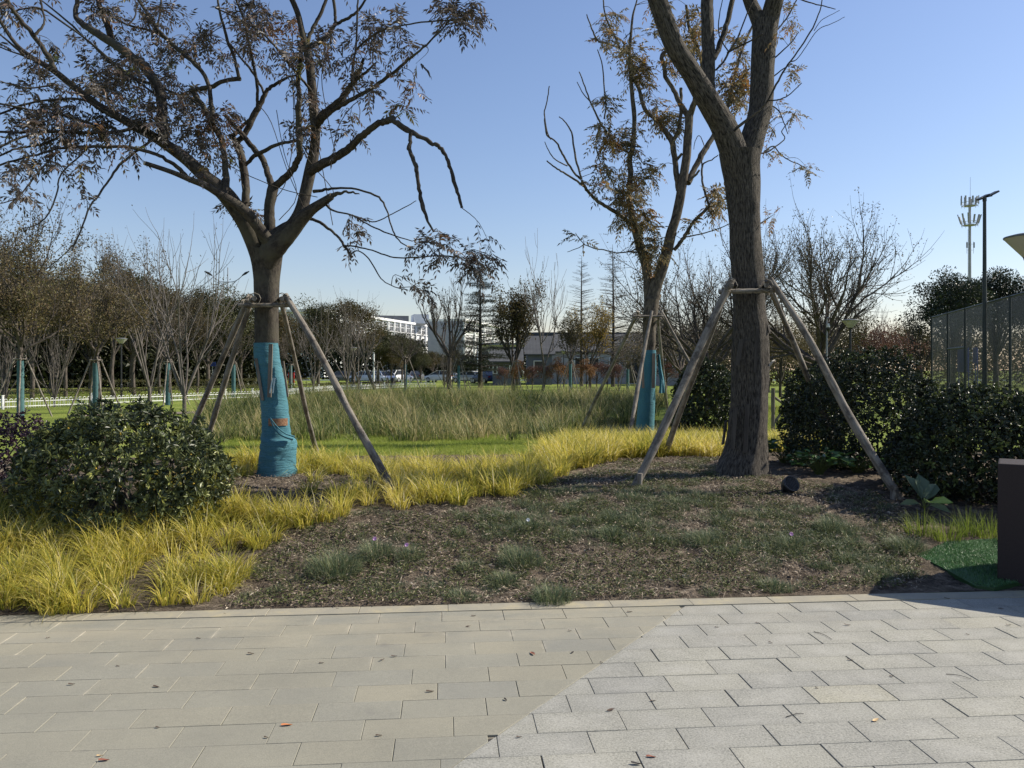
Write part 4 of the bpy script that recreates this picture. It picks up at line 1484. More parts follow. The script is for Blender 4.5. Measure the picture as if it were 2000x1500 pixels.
T.limb([(437, 384, 15), (441, 360, 14), (441, 337, 13), (437, 300, 12), (432, 270, 12), (415, 243, 12), (398, 212, 11), (378, 182, 10)], -0.25, 0.3)
T.limb([(372, 177, 8), (390, 174, 9), (410, 169, 9), (440, 158, 8), (469, 154, 9)], 0.3, 0.1)
T.limb([(467, 154, 7), (458, 115, 6), (445, 79, 6), (434, 40, 5), (424, -5, 4)], 0.1, -0.1)
T.limb([(415, 243, 10), (413, 202, 9), (407, 164, 8), (388, 132, 8), (360, 106, 8), (330, 80, 8), (310, 60, 8), (290, 30, 7), (268, -5, 6)], 0.0, 0.6)
T.limb([(305, 52, 5), (312, 30, 4), (315, 0, 4)], 0.5, 0.6)
T.limb([(248, 50, 4), (262, 35, 3), (268, 5, 3)], 0.4, 0.5)
T.limb([(390, 130, 6), (350, 95, 5), (300, 62, 5), (240, 45, 4), (190, 8, 4)], 0.4, 0.9)
T.limb([(360, 190, 5), (300, 165, 5), (240, 142, 5), (180, 88, 4), (130, 40, 4), (80, 0, 3)], 0.1, 0.4)
T.limb([(330, 205, 5), (250, 145, 4), (170, 78, 4), (90, 22, 4), (60, 15, 3), (20, 25, 3)], -0.2, -0.5)
T.limb([(478, 425, 18), (477, 411, 18), (480, 380, 16), (479, 353, 16), (475, 325, 15), (469, 299, 14), (461, 278, 12), (450, 265, 10)], 0.2, 0.6)
T.limb([(462, 280, 11), (476, 265, 12), (488, 243, 12), (498, 221, 12), (505, 208, 11), (517, 186, 9), (526, 172, 8), (539, 164, 7), (564, 150, 5), (585, 146, 4)], 0.5, 0.5)
T.limb([(503, 207, 7), (503, 190, 6), (501, 158, 6), (489, 95, 5), (476, 38, 5), (458, -10, 4)], 0.5, 0.3)
T.limb([(516, 185, 6), (510, 170, 5), (492, 139, 5), (470, 112, 4), (445, 82, 4)], 0.5, 0.8)
T.limb([(452, 268, 9), (480, 240, 6), (498, 222, 5)], 0.55, 0.5)
T.limb([(527, 480, 26), (527, 440, 22), (526, 410, 20), (531, 378, 21), (534, 362, 20)], 0.15, 0.2)
T.limb([(532, 366, 15), (525, 347, 13), (518, 325, 12), (510, 306, 12), (498, 294, 11), (479, 270, 10), (458, 246, 9), (440, 225, 7)], 0.2, 0.5)
T.limb([(535, 367, 15), (553, 350, 15), (570, 334, 14), (580, 316, 13), (586, 302, 13), (585, 284, 13), (583, 230, 12), (583, 190, 10), (582, 158, 9), (586, 120, 8), (588, 108, 7), (583, 79, 6)], 0.2, -0.4)
T.limb([(480, 322, 7), (496, 306, 8), (512, 297, 8), (535, 285, 7), (558, 279, 6), (578, 275, 6)], 0.35, 0.0)
T.limb([(522, 530, 40), (526, 500, 50), (541, 472, 44), (560, 453, 36), (574, 440, 30), (588, 412, 25), (597, 377, 23), (606, 333, 22), (613, 300, 20), (616, 265, 19), (613, 225, 18), (611, 190, 17), (608, 158, 17), (604, 122, 16), (599, 95, 15), (590, 63, 12), (582, 28, 11), (566, -10, 10)], 0.0, 0.3)
T.limb([(599, 92, 9), (604, 72, 8), (614, 50, 7), (626, 28, 7), (640, -5, 6)], 0.2, 0.4)
T.limb([(600, 96, 10), (612, 88, 10), (630, 78, 9), (643, 66, 8), (652, 50, 7), (655, 38, 6), (653, 19, 6), (650, -8, 6)], 0.15, 0.0)
T.limb([(653, 50, 7), (668, 42, 6), (682, 34, 6), (700, 20, 5), (718, -6, 4)], 0.0, -0.3)
T.limb([(612, 185, 6), (598, 165, 5), (584, 148, 5), (560, 118, 5), (535, 88, 4), (505, 60, 4), (470, 40, 3), (420, 15, 3)], 0.1, -0.4)
T.limb([(617, 245, 16), (628, 228, 17), (645, 214, 16), (662, 199, 15), (676, 182, 13), (686, 166, 12), (697, 150, 10), (705, 132, 7), (710, 114, 6)], 0.1, -0.5)
T.limb([(690, 162, 7), (705, 148, 6), (718, 138, 5), (735, 122, 3)], -0.4, -0.6)
T.limb([(628, 232, 12), (650, 215, 10), (673, 203, 9), (713, 180, 8), (748, 157, 7), (773, 137, 6), (805, 110, 5), (833, 87, 4), (870, 50, 3)], 0.0, -0.9)
T.limb([(687, 168, 4), (688, 140, 4), (692, 110, 4), (704, 88, 4), (733, 66, 4), (765, 54, 3), (800, 47, 3), (850, 41, 3), (910, 38, 2)], -0.3, -0.9)
T.limb([(694, 105, 4), (697, 60, 4), (698, 20, 4), (700, -10, 3)], -0.4, -0.4)
T.limb([(606, 335, 16), (622, 326, 17), (650, 310, 16), (670, 298, 15), (687, 286, 14), (702, 270, 13), (717, 257, 12), (740, 240, 12), (755, 236, 12), (768, 231, 12)], 0.05, -0.7, knots=0.12)
T.limb([(764, 234, 9), (776, 241, 9), (800, 257, 9), (822, 268, 7), (845, 280, 7), (860, 288, 7), (873, 310, 6), (880, 330, 6), (887, 353, 6), (895, 382, 5), (902, 406, 5)], -0.7, -1.0, knots=0.35)
T.limb([(802, 260, 7), (801, 275, 6), (799, 289, 7), (806, 308, 7), (812, 327, 7), (816, 350, 6), (820, 377, 6), (826, 402, 7), (833, 425, 5), (847, 453, 3)], -0.8, -1.0, knots=0.35)
T.limb([(523, 520, 36), (530, 492, 44), (549, 472, 38), (570, 450, 30), (592, 424, 25), (612, 407, 19), (632, 394, 16), (648, 383, 13)], -0.05, -0.4, knots=0.05)
T.limb([(640, 390, 10), (652, 380, 8), (668, 376, 5), (685, 376, 4), (702, 379, 1.5)], -0.35, -0.5, knots=0.2)
T.limb([(612, 374, 7), (630, 372, 6), (647, 368, 5), (687, 368, 4), (717, 375, 4), (745, 390, 4), (757, 417, 3), (767, 450, 3), (783, 473, 2.5), (812, 487, 2)], 0.0, -0.6)
T.limb([(637, 400, 5), (652, 412, 4), (687, 420, 3.5), (717, 437, 3), (750, 453, 3), (805, 471, 2)], -0.3, -0.8)
T.limb([(687, 420, 3), (710, 428, 2.5), (733, 433, 2.5), (767, 417, 2), (790, 405, 2), (813, 392, 1.5)], -0.4, -0.3)
T.limb([(598, 425, 7), (616, 431, 6), (633, 440, 6), (650, 453, 5), (663, 466, 5), (674, 482, 5), (688, 502, 4)], 0.1, -0.5)
T.limb([(672, 480, 3.5), (690, 481, 3.5), (720, 487, 3), (745, 495, 3), (770, 503, 3), (810, 503, 3), (850, 500, 3), (885, 502, 2.5), (920, 505, 2)], -0.4, -1.0)
T.limb([(686, 496, 3), (700, 490, 2.5), (720, 505, 2.5), (735, 530, 2.5), (748, 548, 2), (770, 560, 2), (797, 567, 2)], -0.5, -0.9)
T.limb([(302, 270, 6), (283, 284, 5), (258, 302, 5), (233, 323, 5), (213, 352, 4), (195, 378, 4), (177, 402, 3.5), (157, 450, 3), (140, 490, 2)], -0.5, -1.2)
T.limb([(170, 290, 4), (150, 310, 3.5), (128, 330, 3.5), (115, 350, 3), (112, 372, 3), (98, 412, 3), (75, 437, 2.5), (42, 447, 2)], -0.8, -1.3)
T.limb([(110, 298, 4), (85, 325, 3.5), (60, 355, 3), (35, 385, 3), (0, 398, 2)], -0.9, -1.4)
T.limb([(220, 228, 5), (167, 197, 5), (120, 193, 4.5), (67, 200, 4), (35, 208, 4), (0, 222, 4), (-50, 240, 3)], -0.5, -0.8)
T.limb([(262, 250, 7), (233, 257, 7), (180, 259, 7), (117, 257, 6), (60, 258, 5), (0, 258, 5), (-60, 262, 4)], -0.5, -0.9)
T.limb([(130, 257, 6), (90, 258, 5), (57, 264, 5), (25, 275, 5), (0, 287, 5), (-50, 315, 4)], -0.7, -1.3)
T.limb([(125, 262, 5), (90, 280, 5), (50, 287, 4), (25, 293, 4), (0, 304, 4), (-40, 320, 3)], -0.7, -1.0)
T.limb([(180, 242, 5), (123, 225, 5), (80, 218, 4), (50, 212, 4), (0, 203, 4), (-50, 196, 3)], -0.6, -1.0)
T.limb([(110, 165, 4), (60, 172, 3), (25, 166, 3), (0, 158, 2)], -0.6, -0.9)
T.limb([(107, 140, 5), (60, 115, 4), (20, 100, 3), (0, 92, 3)], -0.6, -0.5)
for v in ([(540, 385), (560, 350), (574, 250), (570, 130), (572, 60)], [(600, 420), (560, 330), (530, 240), (505, 205)], [(650, 440), (630, 330), (615, 240), (622, 150)], [(620, 385), (560, 372), (490, 345), (445, 322)],
          [(545, 430), (580, 380), (555, 300), (540, 215)], [(560, 110), (572, 170), (590, 290), (650, 370), (640, 395)], [(655, 300), (640, 230), (628, 150), (640, 100)], [(650, 310), (660, 250), (690, 205), (720, 188)], [(700, 240), (703, 215), (697, 195)]):
    T.limb([(x, y, 1.6) for x, y in v], random.uniform(-0.5, 0.3), random.uniform(-0.5, 0.3), 4)
for cl in ((150, 135, 120, 60, 100), (65, 205, 70, 45, 55), (195, 222, 120, 55, 115), (330, 230, 90, 65, 110), (300, 120, 70, 45, 60), (340, 55, 60, 45, 60),
           (230, 40, 80, 35, 60), (25, 15, 40, 25, 26), (400, 310, 45, 50, 44), (130, 262, 120, 30, 70), (440, 70, 65, 55, 66), (515, 35, 60, 40, 66), (565, 110, 50, 45, 44),
           (640, 110, 50, 60, 44), (440, 240, 60, 40, 40), (590, 210, 22, 60, 26), (665, 120, 40, 50, 30), (588, 258, 25, 30, 22), (725, 65, 40, 40, 28), (745, 85, 30, 35, 22),
           (770, 35, 22, 20, 10), (920, 32, 48, 28, 50), (890, 10, 40, 15, 20), (800, 100, 16, 14, 7), (812, 122, 14, 10, 5), (775, 160, 14, 10, 5), (682, 450, 20, 28, 18),
           (850, 478, 36, 22, 34), (938, 490, 26, 20, 20), (945, 515, 28, 26, 26), (815, 568, 24, 22, 12), (25, 340, 28, 26, 20), (138, 330, 40, 18, 18), (170, 395, 12, 18, 5), (110, 290, 80, 24, 30),
           (690, 240, 30, 24, 14), (480, 390, 35, 40, 20), (260, 200, 100, 70, 70), (40, 385, 30, 25, 10), (205, 165, 60, 50, 40), (690, 180, 40, 20, 14), (500, 100, 40, 40, 22), (230, 300, 50, 14, 12)):
    T.cluster(*cl)
T.cluster(795, 195, 24, 22, 16, tlo=0.5, thi=1.0, depth=-0.7)
T.cluster(385, 92, 12, 12, 5, tlo=0.75, thi=0.95)
T.cluster(430, 225, 30, 25, 14, tlo=0.4, thi=0.8)
T.cluster(545, 40, 35, 20, 16, tlo=0.45, thi=0.8)
for cl in ((60, -50, 90, 40, 30), (200, -60, 90, 40, 40), (330, -60, 80, 40, 34), (450, -60, 70, 40, 34), (560, -70, 70, 40, 34), (660, -60, 60, 40, 30), (-60, 150, 50, 120, 50), (-70, 280, 50, 50, 24)):
    T.cluster(*cl)
rootL = thing('forked_tree', 'left tree with wide spreading limbs, dark pinnate leaves and teal wrapped trunk foot', 'tree', bl)
o = obj('trunk', T.bark, 'bark_left', rootL, smooth=True)
cut = MB()
pc = P(284, 319, DL - 0.75)
tube(cut, [pc + [-0.012, 0, 0.004], pc + [0.006, 0, -0.002]], [0.022, 0.024], 9)
obj('cut_end', cut, 'cutwood', o)
obj('crown', T.leaf, 'leaf_left', rootL)

# teal wrap: silhouette read at each height
WR = [(670, 497, 542), (700, 498, 546), (730, 503, 551), (760, 508, 557), (800, 512, 562), (840, 513, 566), (852, 512, 568), (860, 512, 576), (870, 511, 578), (885, 509, 577), (905, 506, 575), (932, 501, 578), (945, 497, 582)]
wp = MB()
sides = 40
rows = []
prof = catmull([np.array([y, (l + r) / 2, r - l]) for y, l, r in WR], 7)
for y, cx_, w_ in prof:
    c = P(cx_, y, DL)
    r = w_ / 2 * DL / F + 0.004
    ang = np.arange(sides) * 2 * math.pi / sides
    rr = np.array([r * (1 + 0.05 * noise.noise((math.cos(a) * 1.6 + c[2] * 1.5, math.sin(a) * 1.6, c[2] * 24)) + 0.03 * noise.noise((math.cos(a) * 3, math.sin(a) * 3, c[2] * 9 + 1.2 * a)) + 0.05 * noise.noise((math.cos(a), math.sin(a), c[2] * 3))) for a in ang])
    rows.append(np.column_stack([c[0] + rr * np.cos(ang), c[1] + rr * np.sin(ang), np.full(sides, c[2])]))
n = len(rows)
i = np.arange(n - 1)[:, None] * sides
k = np.arange(sides)[None, :]
wp.add(np.concatenate(rows), np.stack([i + k, i + (k + 1) % sides, i + sides + (k + 1) % sides, i + sides + k], -1).reshape(-1, 4)[:, ::-1])
wo = obj('trunk_wrap', wp, 'wrap', rootL, smooth=True)
# ragged fold of cloth and drooping seam
b = MB()
for k in range(26):
    p0 = P(574 + random.uniform(-2, 4), 848 + random.uniform(0, 26), DL - 0.1 + random.uniform(-.1, .1))
    leaves(b, p0[None], np.array([[1, random.uniform(-.5, .3), random.uniform(-.4, .5)]]), np.array([[0, 0, 1.0]]), random.uniform(0.02, 0.05), 0.006, 0.5)
ro = lambda px, py, f: P(px, py, DL - f * 0.19)
tube(b, catmull([ro(528, 818, 1.0), ro(537, 838, 1.05), ro(552, 851, 1.0), ro(572, 858, 0.7)], 5), np.linspace(0.006, 0.016, 16), 6)
tube(b, catmull([ro(528, 816, 1.0), ro(540, 832, 1.06), ro(556, 846, 0.95), ro(575, 853, 0.6)], 5), np.linspace(0.004, 0.010, 16), 6)
obj('loose_fold', b, 'wrap', wo, smooth=True)
b = MB()
ang = np.linspace(-1.05, 0.35, 14)
V = []
for y in (816, 830):
    c = P(540.5, y, DL)
    for a in ang:
        r = 26.8 * DL / F + 0.007
        V.append((c[0] + r * math.sin(a + 0.75), c[1] - r * math.cos(a + 0.75), c[2]))
b.add(V, [[q, q + 1, q + 15, q + 14] for q in range(13)])
obj('tape_band', b, 'rust', wo)
for px0, py0, px1, py1, wdt, f in ((529, 672, 526, 776, 0.042, 1.12), (500, 700, 513, 782, 0.03, 0.75), (553, 705, 562, 775, 0.02, 0.55)):
    b = MB()
    prism(b, ro(px0, py0, f * 0.9), ro(px1, py1, f), wdt, 0.018, (1, 0, 0))
    obj('batten', b, 'batten', rootL)
b = MB()
for dx in (0, 4):
    pts = [ro(533 + dx, 738, 1.15), ro(530 + dx * 1.2, 752, 1.2), ro(527 + dx * 1.5, 768, 1.2)]
    for q in range(2):
        prism(b, pts[q], pts[q + 1], 0.014, 0.003, (1, 0.2, 0))
obj('strap', b, 'cloth_pale', rootL)

fr = thing('tree_support', 'four weathered leaning poles lashed round the teal wrapped left tree', 'tree support', gp(bl.x, bl.y), 'pole supports of the three big trees')
tz = P(520, 592, DL)


def off(px, py, dd):
    return P(px, py, DL + dd)


gD, gC = at(775, 960), at(620, 884)
zA = P(343, 905, DL + 1.3)
zB = P(390, 905, DL + 0.7)
zA[2], zB[2] = hgt(zA[0], zA[1]) - 0.03, hgt(zB[0], zB[1]) - 0.03
stake_part(fr, zA, off(488, 577, 0.27), 0.046, 0.042)
stake_part(fr, zB, off(492, 583, -0.24), 0.045, 0.036, 0.014, 'pale sunlit pole')
stake_part(fr, np.array(gC) - [0, 0, .05], off(549, 590, 0.25), 0.045, 0.034)
stake_part(fr, np.array(gD) - [0, 0, .05], off(557, 576, -0.24), 0.05, 0.042)
bar_part(fr, off(466, 596, -0.24), off(566, 596, -0.24), 0.03)
bar_part(fr, off(476, 588, 0.24), off(562, 588, 0.24), 0.03)
bar_part(fr, off(497, 583, -0.36), off(497, 584, 0.36), 0.03)
bar_part(fr, off(551, 583, -0.36), off(548, 584, 0.36), 0.03)
peg_part(fr, np.array(gD) + [-0.1, 0.02, 0], 0.03, 0.14)

# ---- right tree ------------------------------------------------------------
br = at(1452, 926)
DR = br.y
T = Traced(DR)
T.limb([(1452, 960, 128), (1451, 938, 116), (1453, 915, 102), (1457, 890, 86), (1460, 855, 76), (1463, 800, 71), (1465, 740, 70), (1466, 690, 70), (1465, 640, 67), (1463, 590, 62), (1460, 540, 60), (1456, 470, 60), (1453, 410, 60), (1450, 360, 66), (1447, 325, 74), (1446, 298, 82)], 0, 0, 48, 0.10, 0.045, n=6)
T.limb([(1447, 380, 34), (1442, 340, 48), (1431, 292, 53), (1411, 246, 50), (1395, 218, 47), (1378, 188, 44), (1352, 145, 40), (1323, 100, 38), (1302, 50, 35), (1284, 0, 34), (1268, -50, 32)], 0.05, -0.7, 26, 0.1, 0.05)
T.limb([(1404, 232, 24), (1392, 205, 24), (1384, 170, 24), (1384, 130, 25), (1384, 100, 25), (1381, 40, 24), (1381, 0, 24), (1382, -50, 22)], 0.0, 0.5, 20, 0.1, 0.05)
T.limb([(1451, 380, 34), (1454, 330, 50), (1464, 288, 50), (1472, 258, 46), (1482, 225, 44), (1487, 190, 44), (1489, 140, 44), (1492, 90, 46), (1496, 45, 48)], 0, 0.3, 26, 0.1, 0.05)
T.limb([(1490, 60, 30), (1477, 28, 27), (1466, 5, 25), (1452, -40, 24)], 0.3, 0.6, 18, 0.1, 0.05)
T.limb([(1499, 60, 40), (1507, 25, 36), (1513, 0, 35), (1520, -40, 33)], 0.3, 0.0, 20, 0.1, 0.05)
T.limb([(1392, 115, 12), (1402, 98, 12), (1414, 66, 11), (1423, 35, 10), (1432, -8, 9)], 0.3, 0.7)
T.limb([(1433, 256, 6), (1445, 245, 6), (1470, 226, 5), (1485, 212, 5), (1500, 196, 4), (1516, 165, 4), (1534, 134, 3.5), (1558, 100, 3), (1582, 64, 3), (1598, 30, 2.5), (1607, -5, 2)], -0.3, -0.6)
T.limb([(1498, 197, 3), (1524, 194, 2.5), (1545, 182, 2), (1566, 162, 1.6)], -0.4, -0.7)
T.limb([(1545, 120, 2.5), (1556, 116, 2.2), (1575, 90, 2), (1598, 58, 2), (1625, 46, 1.6), (1650, 33, 1.3)], -0.5, -0.9)
T.limb([(1590, 60, 2), (1604, 40, 1.6), (1625, 28, 1.3), (1640, 20, 1.1)], -0.5, -0.8)
T.limb([(1508, 118, 3), (1530, 98, 2.5), (1548, 80, 2), (1560, 62, 1.4)], 0.3, 0.1)
T.limb([(1510, 150, 3), (1525, 138, 2.4), (1540, 128, 2)], 0.3, 0.3)
T.limb([(1508, 70, 4), (1525, 50, 3), (1540, 30, 3), (1556, 0, 2.4)], 0.2, 0.4)
T.limb([(1555, -5, 3), (1580, 5, 2.4), (1610, 12, 2), (1632, 18, 1.4)], 0.1, 0.0)
T.limb([(1398, 137, 4), (1415, 118, 4), (1424, 100, 4), (1440, 75, 3), (1462, 20, 2.5), (1475, -5, 2)], 0.1, 0.4)
T.limb([(1424, 102, 3), (1405, 70, 2.5), (1405, 30, 2), (1412, -5, 1.6)], 0.2, 0.5)
T.limb([(1420, 103, 3.5), (1445, 90, 3.5), (1470, 78, 3), (1490, 66, 2)], 0.1, -0.2)
T.limb([(1484, 300, 3), (1500, 296, 3), (1518, 284, 2.5), (1533, 270, 2.2), (1527, 256, 2), (1545, 232, 1.8), (1555, 225, 1.5)], 0, 0.3)
T.limb([(1490, 300, 3), (1510, 285, 2.6), (1523, 300, 2.2), (1540, 312, 2), (1562, 322, 1.8), (1575, 328, 1.5)], 0.2, 0.5)
T.limb([(1495, 200, 3), (1520, 215, 2.4), (1530, 238, 2), (1539, 262, 1.5)], 0.2, 0.3)
T.limb([(1480, 440, 3), (1492, 432, 2.4), (1504, 424, 2)], 0.2, 0.4)
for cl in ((1552, 138, 15, 13, 11), (1556, 226, 13, 14, 10), (1532, 60, 18, 15, 10), (1512, 300, 16, 12, 9), (1578, 326, 11, 16, 11), (1515, 218, 8, 18, 8), (1530, 20, 16, 14, 8), (1500, 250, 10, 25, 7), (1512, 60, 12, 30, 7)):
    T.cluster(*cl, size=0.75, tlo=0.05, thi=0.75)
T.cluster(1507, 425, 10, 10, 6, 0.8, 0.6, 0.95)
for pts_ in ([(1262, -70, 16), (1200, -150, 10), (1150, -210, 5), (1110, -260, 2)], [(1240, -160, 12), (1270, -230, 8), (1280, -300, 3)], [(1382, -90, 14), (1340, -170, 9), (1330, -260, 3)], [(1385, -130, 12), (1430, -220, 7), (1440, -290, 3)],
             [(1525, -80, 18), (1600, -150, 10), (1650, -230, 5), (1690, -270, 2)], [(1530, -140, 14), (1530, -230, 8), (1560, -310, 3)]):
    T.limb(pts_, random.uniform(-.4, .4), random.uniform(-.9, .9))
for cl in ((1130, -230, 60, 50, 40), (1270, -270, 60, 60, 40), (1335, -230, 50, 60, 40), (1435, -260, 50, 60, 40), (1560, -280, 60, 60, 44), (1670, -240, 60, 50, 40)):
    T.cluster(*cl, size=0.9)
rootR = thing('forked_tree', 'tall right tree with thick furrowed trunk dividing into two massive limbs', 'tree', br)
obj('trunk', T.bark, 'bark_right', rootR, smooth=True)
obj('crown', T.leaf, 'leaf_right', rootR)
rr_ = lambda px, py, f: P(px, py, DR - f * 0.215)
for px0, py0, px1, py1, wdt, f0, f1 in ((1449, 662, 1440, 714, 0.045, 0.97, 1.0), (1479, 642, 1474, 728, 0.035, 0.93, 0.95), (1437, 795, 1431, 877, 0.04, 0.9, 0.98), (1460, 790, 1455, 884, 0.045, 1.08, 1.1)):
    b = MB()
    prism(b, rr_(px0, py0, f0), rr_(px1, py1, f1), wdt, 0.022, (1, 0, 0))
    obj('batten', b, 'batten_dark', rootR)
for p0, p1, wd_ in (((1489, 731), (1511, 704), 0.05), ((1497, 625), (1503, 650), 0.025), ((1418, 822), (1412, 868), 0.035)):
    b = MB()
    prism(b, rr_(*p0, 0.4), rr_(*p1, 0.55), wd_, 0.015, (0.75, 0.5, 0.3))
    obj('bark_splinter', b, 'splinter' if wd_ == 0.05 else 'batten_dark', rootR)

fr = thing('tree_support', 'four long weathered poles braced round the tall right tree', 'tree support', gp(br.x, br.y), 'pole supports of the three big trees')
offr_ = lambda px, py, dd: P(px, py, DR + dd)
gE, gF, gG = at(1236, 950), at(1296, 890), at(1762, 972)
gH = P(1640, 880, DR + 1.7)
gH[2] = hgt(gH[0], gH[1])
stake_part(fr, np.array(gE) - [0, 0, .05], offr_(1430, 545, -0.3), 0.056, 0.05)
stake_part(fr, np.array(gF) - [0, 0, .05], offr_(1424, 552, 0.28), 0.05, 0.04)
stake_part(fr, np.array(gG) - [0, 0, .05], offr_(1504, 545, -0.3), 0.062, 0.042)
stake_part(fr, gH, offr_(1497, 547, 0.28), 0.05, 0.04)
bar_part(fr, offr_(1404, 570, -0.3), offr_(1514, 567, -0.3), 0.034)
bar_part(fr, offr_(1410, 566, 0.3), offr_(1510, 566, 0.3), 0.032)
bar_part(fr, offr_(1428, 558, -0.42), offr_(1425, 558, 0.4), 0.032)
bar_part(fr, offr_(1497, 557, -0.42), offr_(1497, 559, 0.4), 0.032)
peg_part(fr, np.array(gE) + [0.06, -0.03, 0], 0.03, 0.14)
peg_part(fr, np.array(gG) + [-0.1, -0.02, 0], 0.032, 0.13)

# ---- middle tree -----------------------------------------------------------
DS = 15.3
gx = (1259 - CX) * DS / F
bs_ = gp(gx, DS)
pb = proj(bs_.x, bs_.y, bs_.z)
T = Traced(DS)
T.more = 1.4
T.limb([(1259, pb[1] + 12, 40), (1260, 830, 24), (1262, 760, 22), (1267, 700, 19), (1268, 670, 24), (1268, 640, 26), (1271, 605, 28), (1273, 585, 30)], 0, 0, 20, 0.1, 0.04)
T.limb([(1270, 610, 20), (1267, 570, 20), (1266, 545, 19), (1260, 512, 18), (1250, 480, 17), (1240, 446, 15), (1235, 420, 13), (1229, 390, 12), (1230, 362, 11), (1232, 338, 11), (1230, 310, 10), (1236, 288, 10), (1238, 268, 9), (1239, 240, 9), (1238, 217, 9), (1235, 187, 8), (1232, 150, 7), (1230, 110, 6), (1233, 60, 5), (1236, 30, 4), (1243, 4, 3), (1248, -20, 3)], 0.1, 0.6)
T.limb([(1232, 148, 6), (1242, 162, 7), (1250, 180, 7), (1254, 198, 8), (1262, 217, 8), (1277, 230, 8), (1290, 243, 8), (1300, 260, 8), (1310, 276, 8)], 0.5, 0.2)
T.limb([(1231, 440, 8), (1222, 428, 8), (1207, 417, 8), (1186, 404, 7), (1167, 393, 7), (1152, 378, 6), (1143, 367, 6), (1136, 352, 5)], 0.1, -0.6)
T.limb([(1140, 364, 4), (1122, 350, 4), (1100, 337, 3.5), (1085, 328, 3), (1068, 314, 2.5)], -0.5, -0.9)
T.limb([(1135, 350, 4.5), (1122, 338, 4), (1110, 320, 4), (1098, 300, 4), (1090, 283, 3.5), (1080, 272, 3), (1068, 264, 3), (1064, 240, 2.6), (1064, 217, 2.4), (1070, 190, 2.2), (1073, 168, 2)], -0.5, -1.0)
T.limb([(1076, 272, 2.6), (1068, 255, 2.4), (1063, 218, 2)], -0.9, -0.7)
T.limb([(1108, 324, 2.6), (1085, 312, 2.2), (1072, 295, 2), (1064, 277, 1.5)], -0.7, -1.2)
T.limb([(1136, 350, 4), (1130, 330, 4), (1124, 308, 4), (1120, 280, 3.5), (1116, 258, 3.2), (1105, 240, 2.6), (1092, 228, 2)], -0.55, -0.3)
T.limb([(1230, 300, 5), (1210, 288, 4), (1190, 265, 4), (1174, 242, 4), (1162, 218, 3.5), (1153, 200, 3), (1142, 170, 2.6), (1131, 140, 2)], 0.4, -0.1)
T.limb([(1154, 200, 2.6), (1140, 184, 2), (1127, 160, 1.6)], 0.0, -0.3)
T.limb([(1172, 245, 3), (1167, 262, 3), (1164, 282, 2.6), (1168, 304, 2.4), (1173, 318, 2)], 0.0, 0.1)
T.limb([(1180, 232, 3), (1184, 205, 3), (1180, 170, 2.8), (1177, 130, 2.4), (1167, 97, 2)], 0.1, 0.4)
T.limb([(1231, 108, 5), (1220, 100, 4.5), (1207, 93, 4), (1185, 84, 4), (1167, 78, 3.5), (1156, 55, 3), (1146, 28, 2)], 0.5, 0.1)
T.limb([(1211, 95, 4), (1202, 75, 3.5), (1195, 60, 3.5), (1187, 43, 3), (1180, 20, 3), (1177, -10, 2.5)], 0.4, 0.6)
T.limb([(1273, 600, 26), (1279, 570, 24), (1287, 542, 23), (1296, 514, 22), (1304, 484, 21), (1312, 452, 20), (1319, 430, 19), (1325, 405, 18), (1331, 370, 18), (1336, 340, 17), (1341, 305, 17), (1343, 275, 16), (1345, 245, 16), (1346, 222, 16)], 0, 0)
T.limb([(1344, 226, 13), (1336, 214, 11), (1327, 198, 10), (1318, 180, 9), (1308, 163, 8), (1300, 150, 8), (1297, 130, 8), (1293, 110, 8), (1300, 101, 7), (1312, 98, 5)], 0, 0.3)
T.limb([(1346, 228, 13), (1352, 212, 12), (1357, 196, 11), (1364, 170, 10), (1372, 130, 9), (1360, 90, 7), (1345, 50, 6), (1340, 10, 5)], 0, -0.4)
T.limb([(1326, 372, 12), (1324, 355, 12), (1320, 330, 11), (1316, 300, 11), (1313, 277, 11), (1308, 266, 9), (1297, 250, 7)], 0.05, 0.2)
T.limb([(1313, 280, 8), (1322, 262, 8), (1328, 245, 7), (1330, 210, 7), (1330, 172, 6)], 0.2, 0.4)
T.limb([(1322, 312, 6), (1332, 300, 5)], 0.1, 0.0)
T.limb([(1344, 358, 11), (1349, 345, 11), (1357, 328, 11), (1370, 304, 12), (1380, 288, 11), (1392, 268, 10), (1410, 235, 8), (1424, 200, 7), (1432, 160, 6), (1445, 110, 5), (1458, 75, 5), (1470, 50, 4)], 0, 0.7)
T.limb([(1424, 200, 5), (1445, 190, 4.5), (1462, 176, 4)], 0.5, 0.7)
T.limb([(1317, 488, 7), (1328, 474, 7), (1338, 460, 7), (1347, 445, 6), (1356, 432, 7), (1370, 418, 6), (1380, 408, 6), (1386, 398, 4)], 0.0, -0.4)
T.limb([(1338, 463, 3), (1360, 459, 2.6), (1380, 454, 2.4), (1405, 446, 2), (1426, 436, 1.8)], -0.2, -0.5)
T.limb([(1384, 400, 4.5), (1380, 385, 5), (1375, 370, 4.5), (1372, 352, 4), (1371, 330, 4), (1376, 318, 3), (1390, 312, 2.4), (1402, 303, 2)], -0.4, -0.2)
T.limb([(1346, 352, 5), (1358, 342, 4.5), (1366, 332, 4)], -0.05, -0.2)
T.limb([(1371, 325, 3), (1370, 300, 2.4), (1375, 285, 2), (1366, 265, 1.6), (1358, 275, 1.4), (1355, 292, 1.2)], -0.2, 0.0)
T.limb([(1248, 493, 3.5), (1230, 492, 3), (1205, 494, 2.6), (1180, 488, 2.4), (1160, 485, 2.2), (1142, 478, 2), (1130, 484, 1.6), (1108, 492, 1.2)], 0.1, -0.5)
T.limb([(1142, 478, 1.8), (1130, 465, 1.4), (1124, 455, 1.2)], -0.4, -0.5)
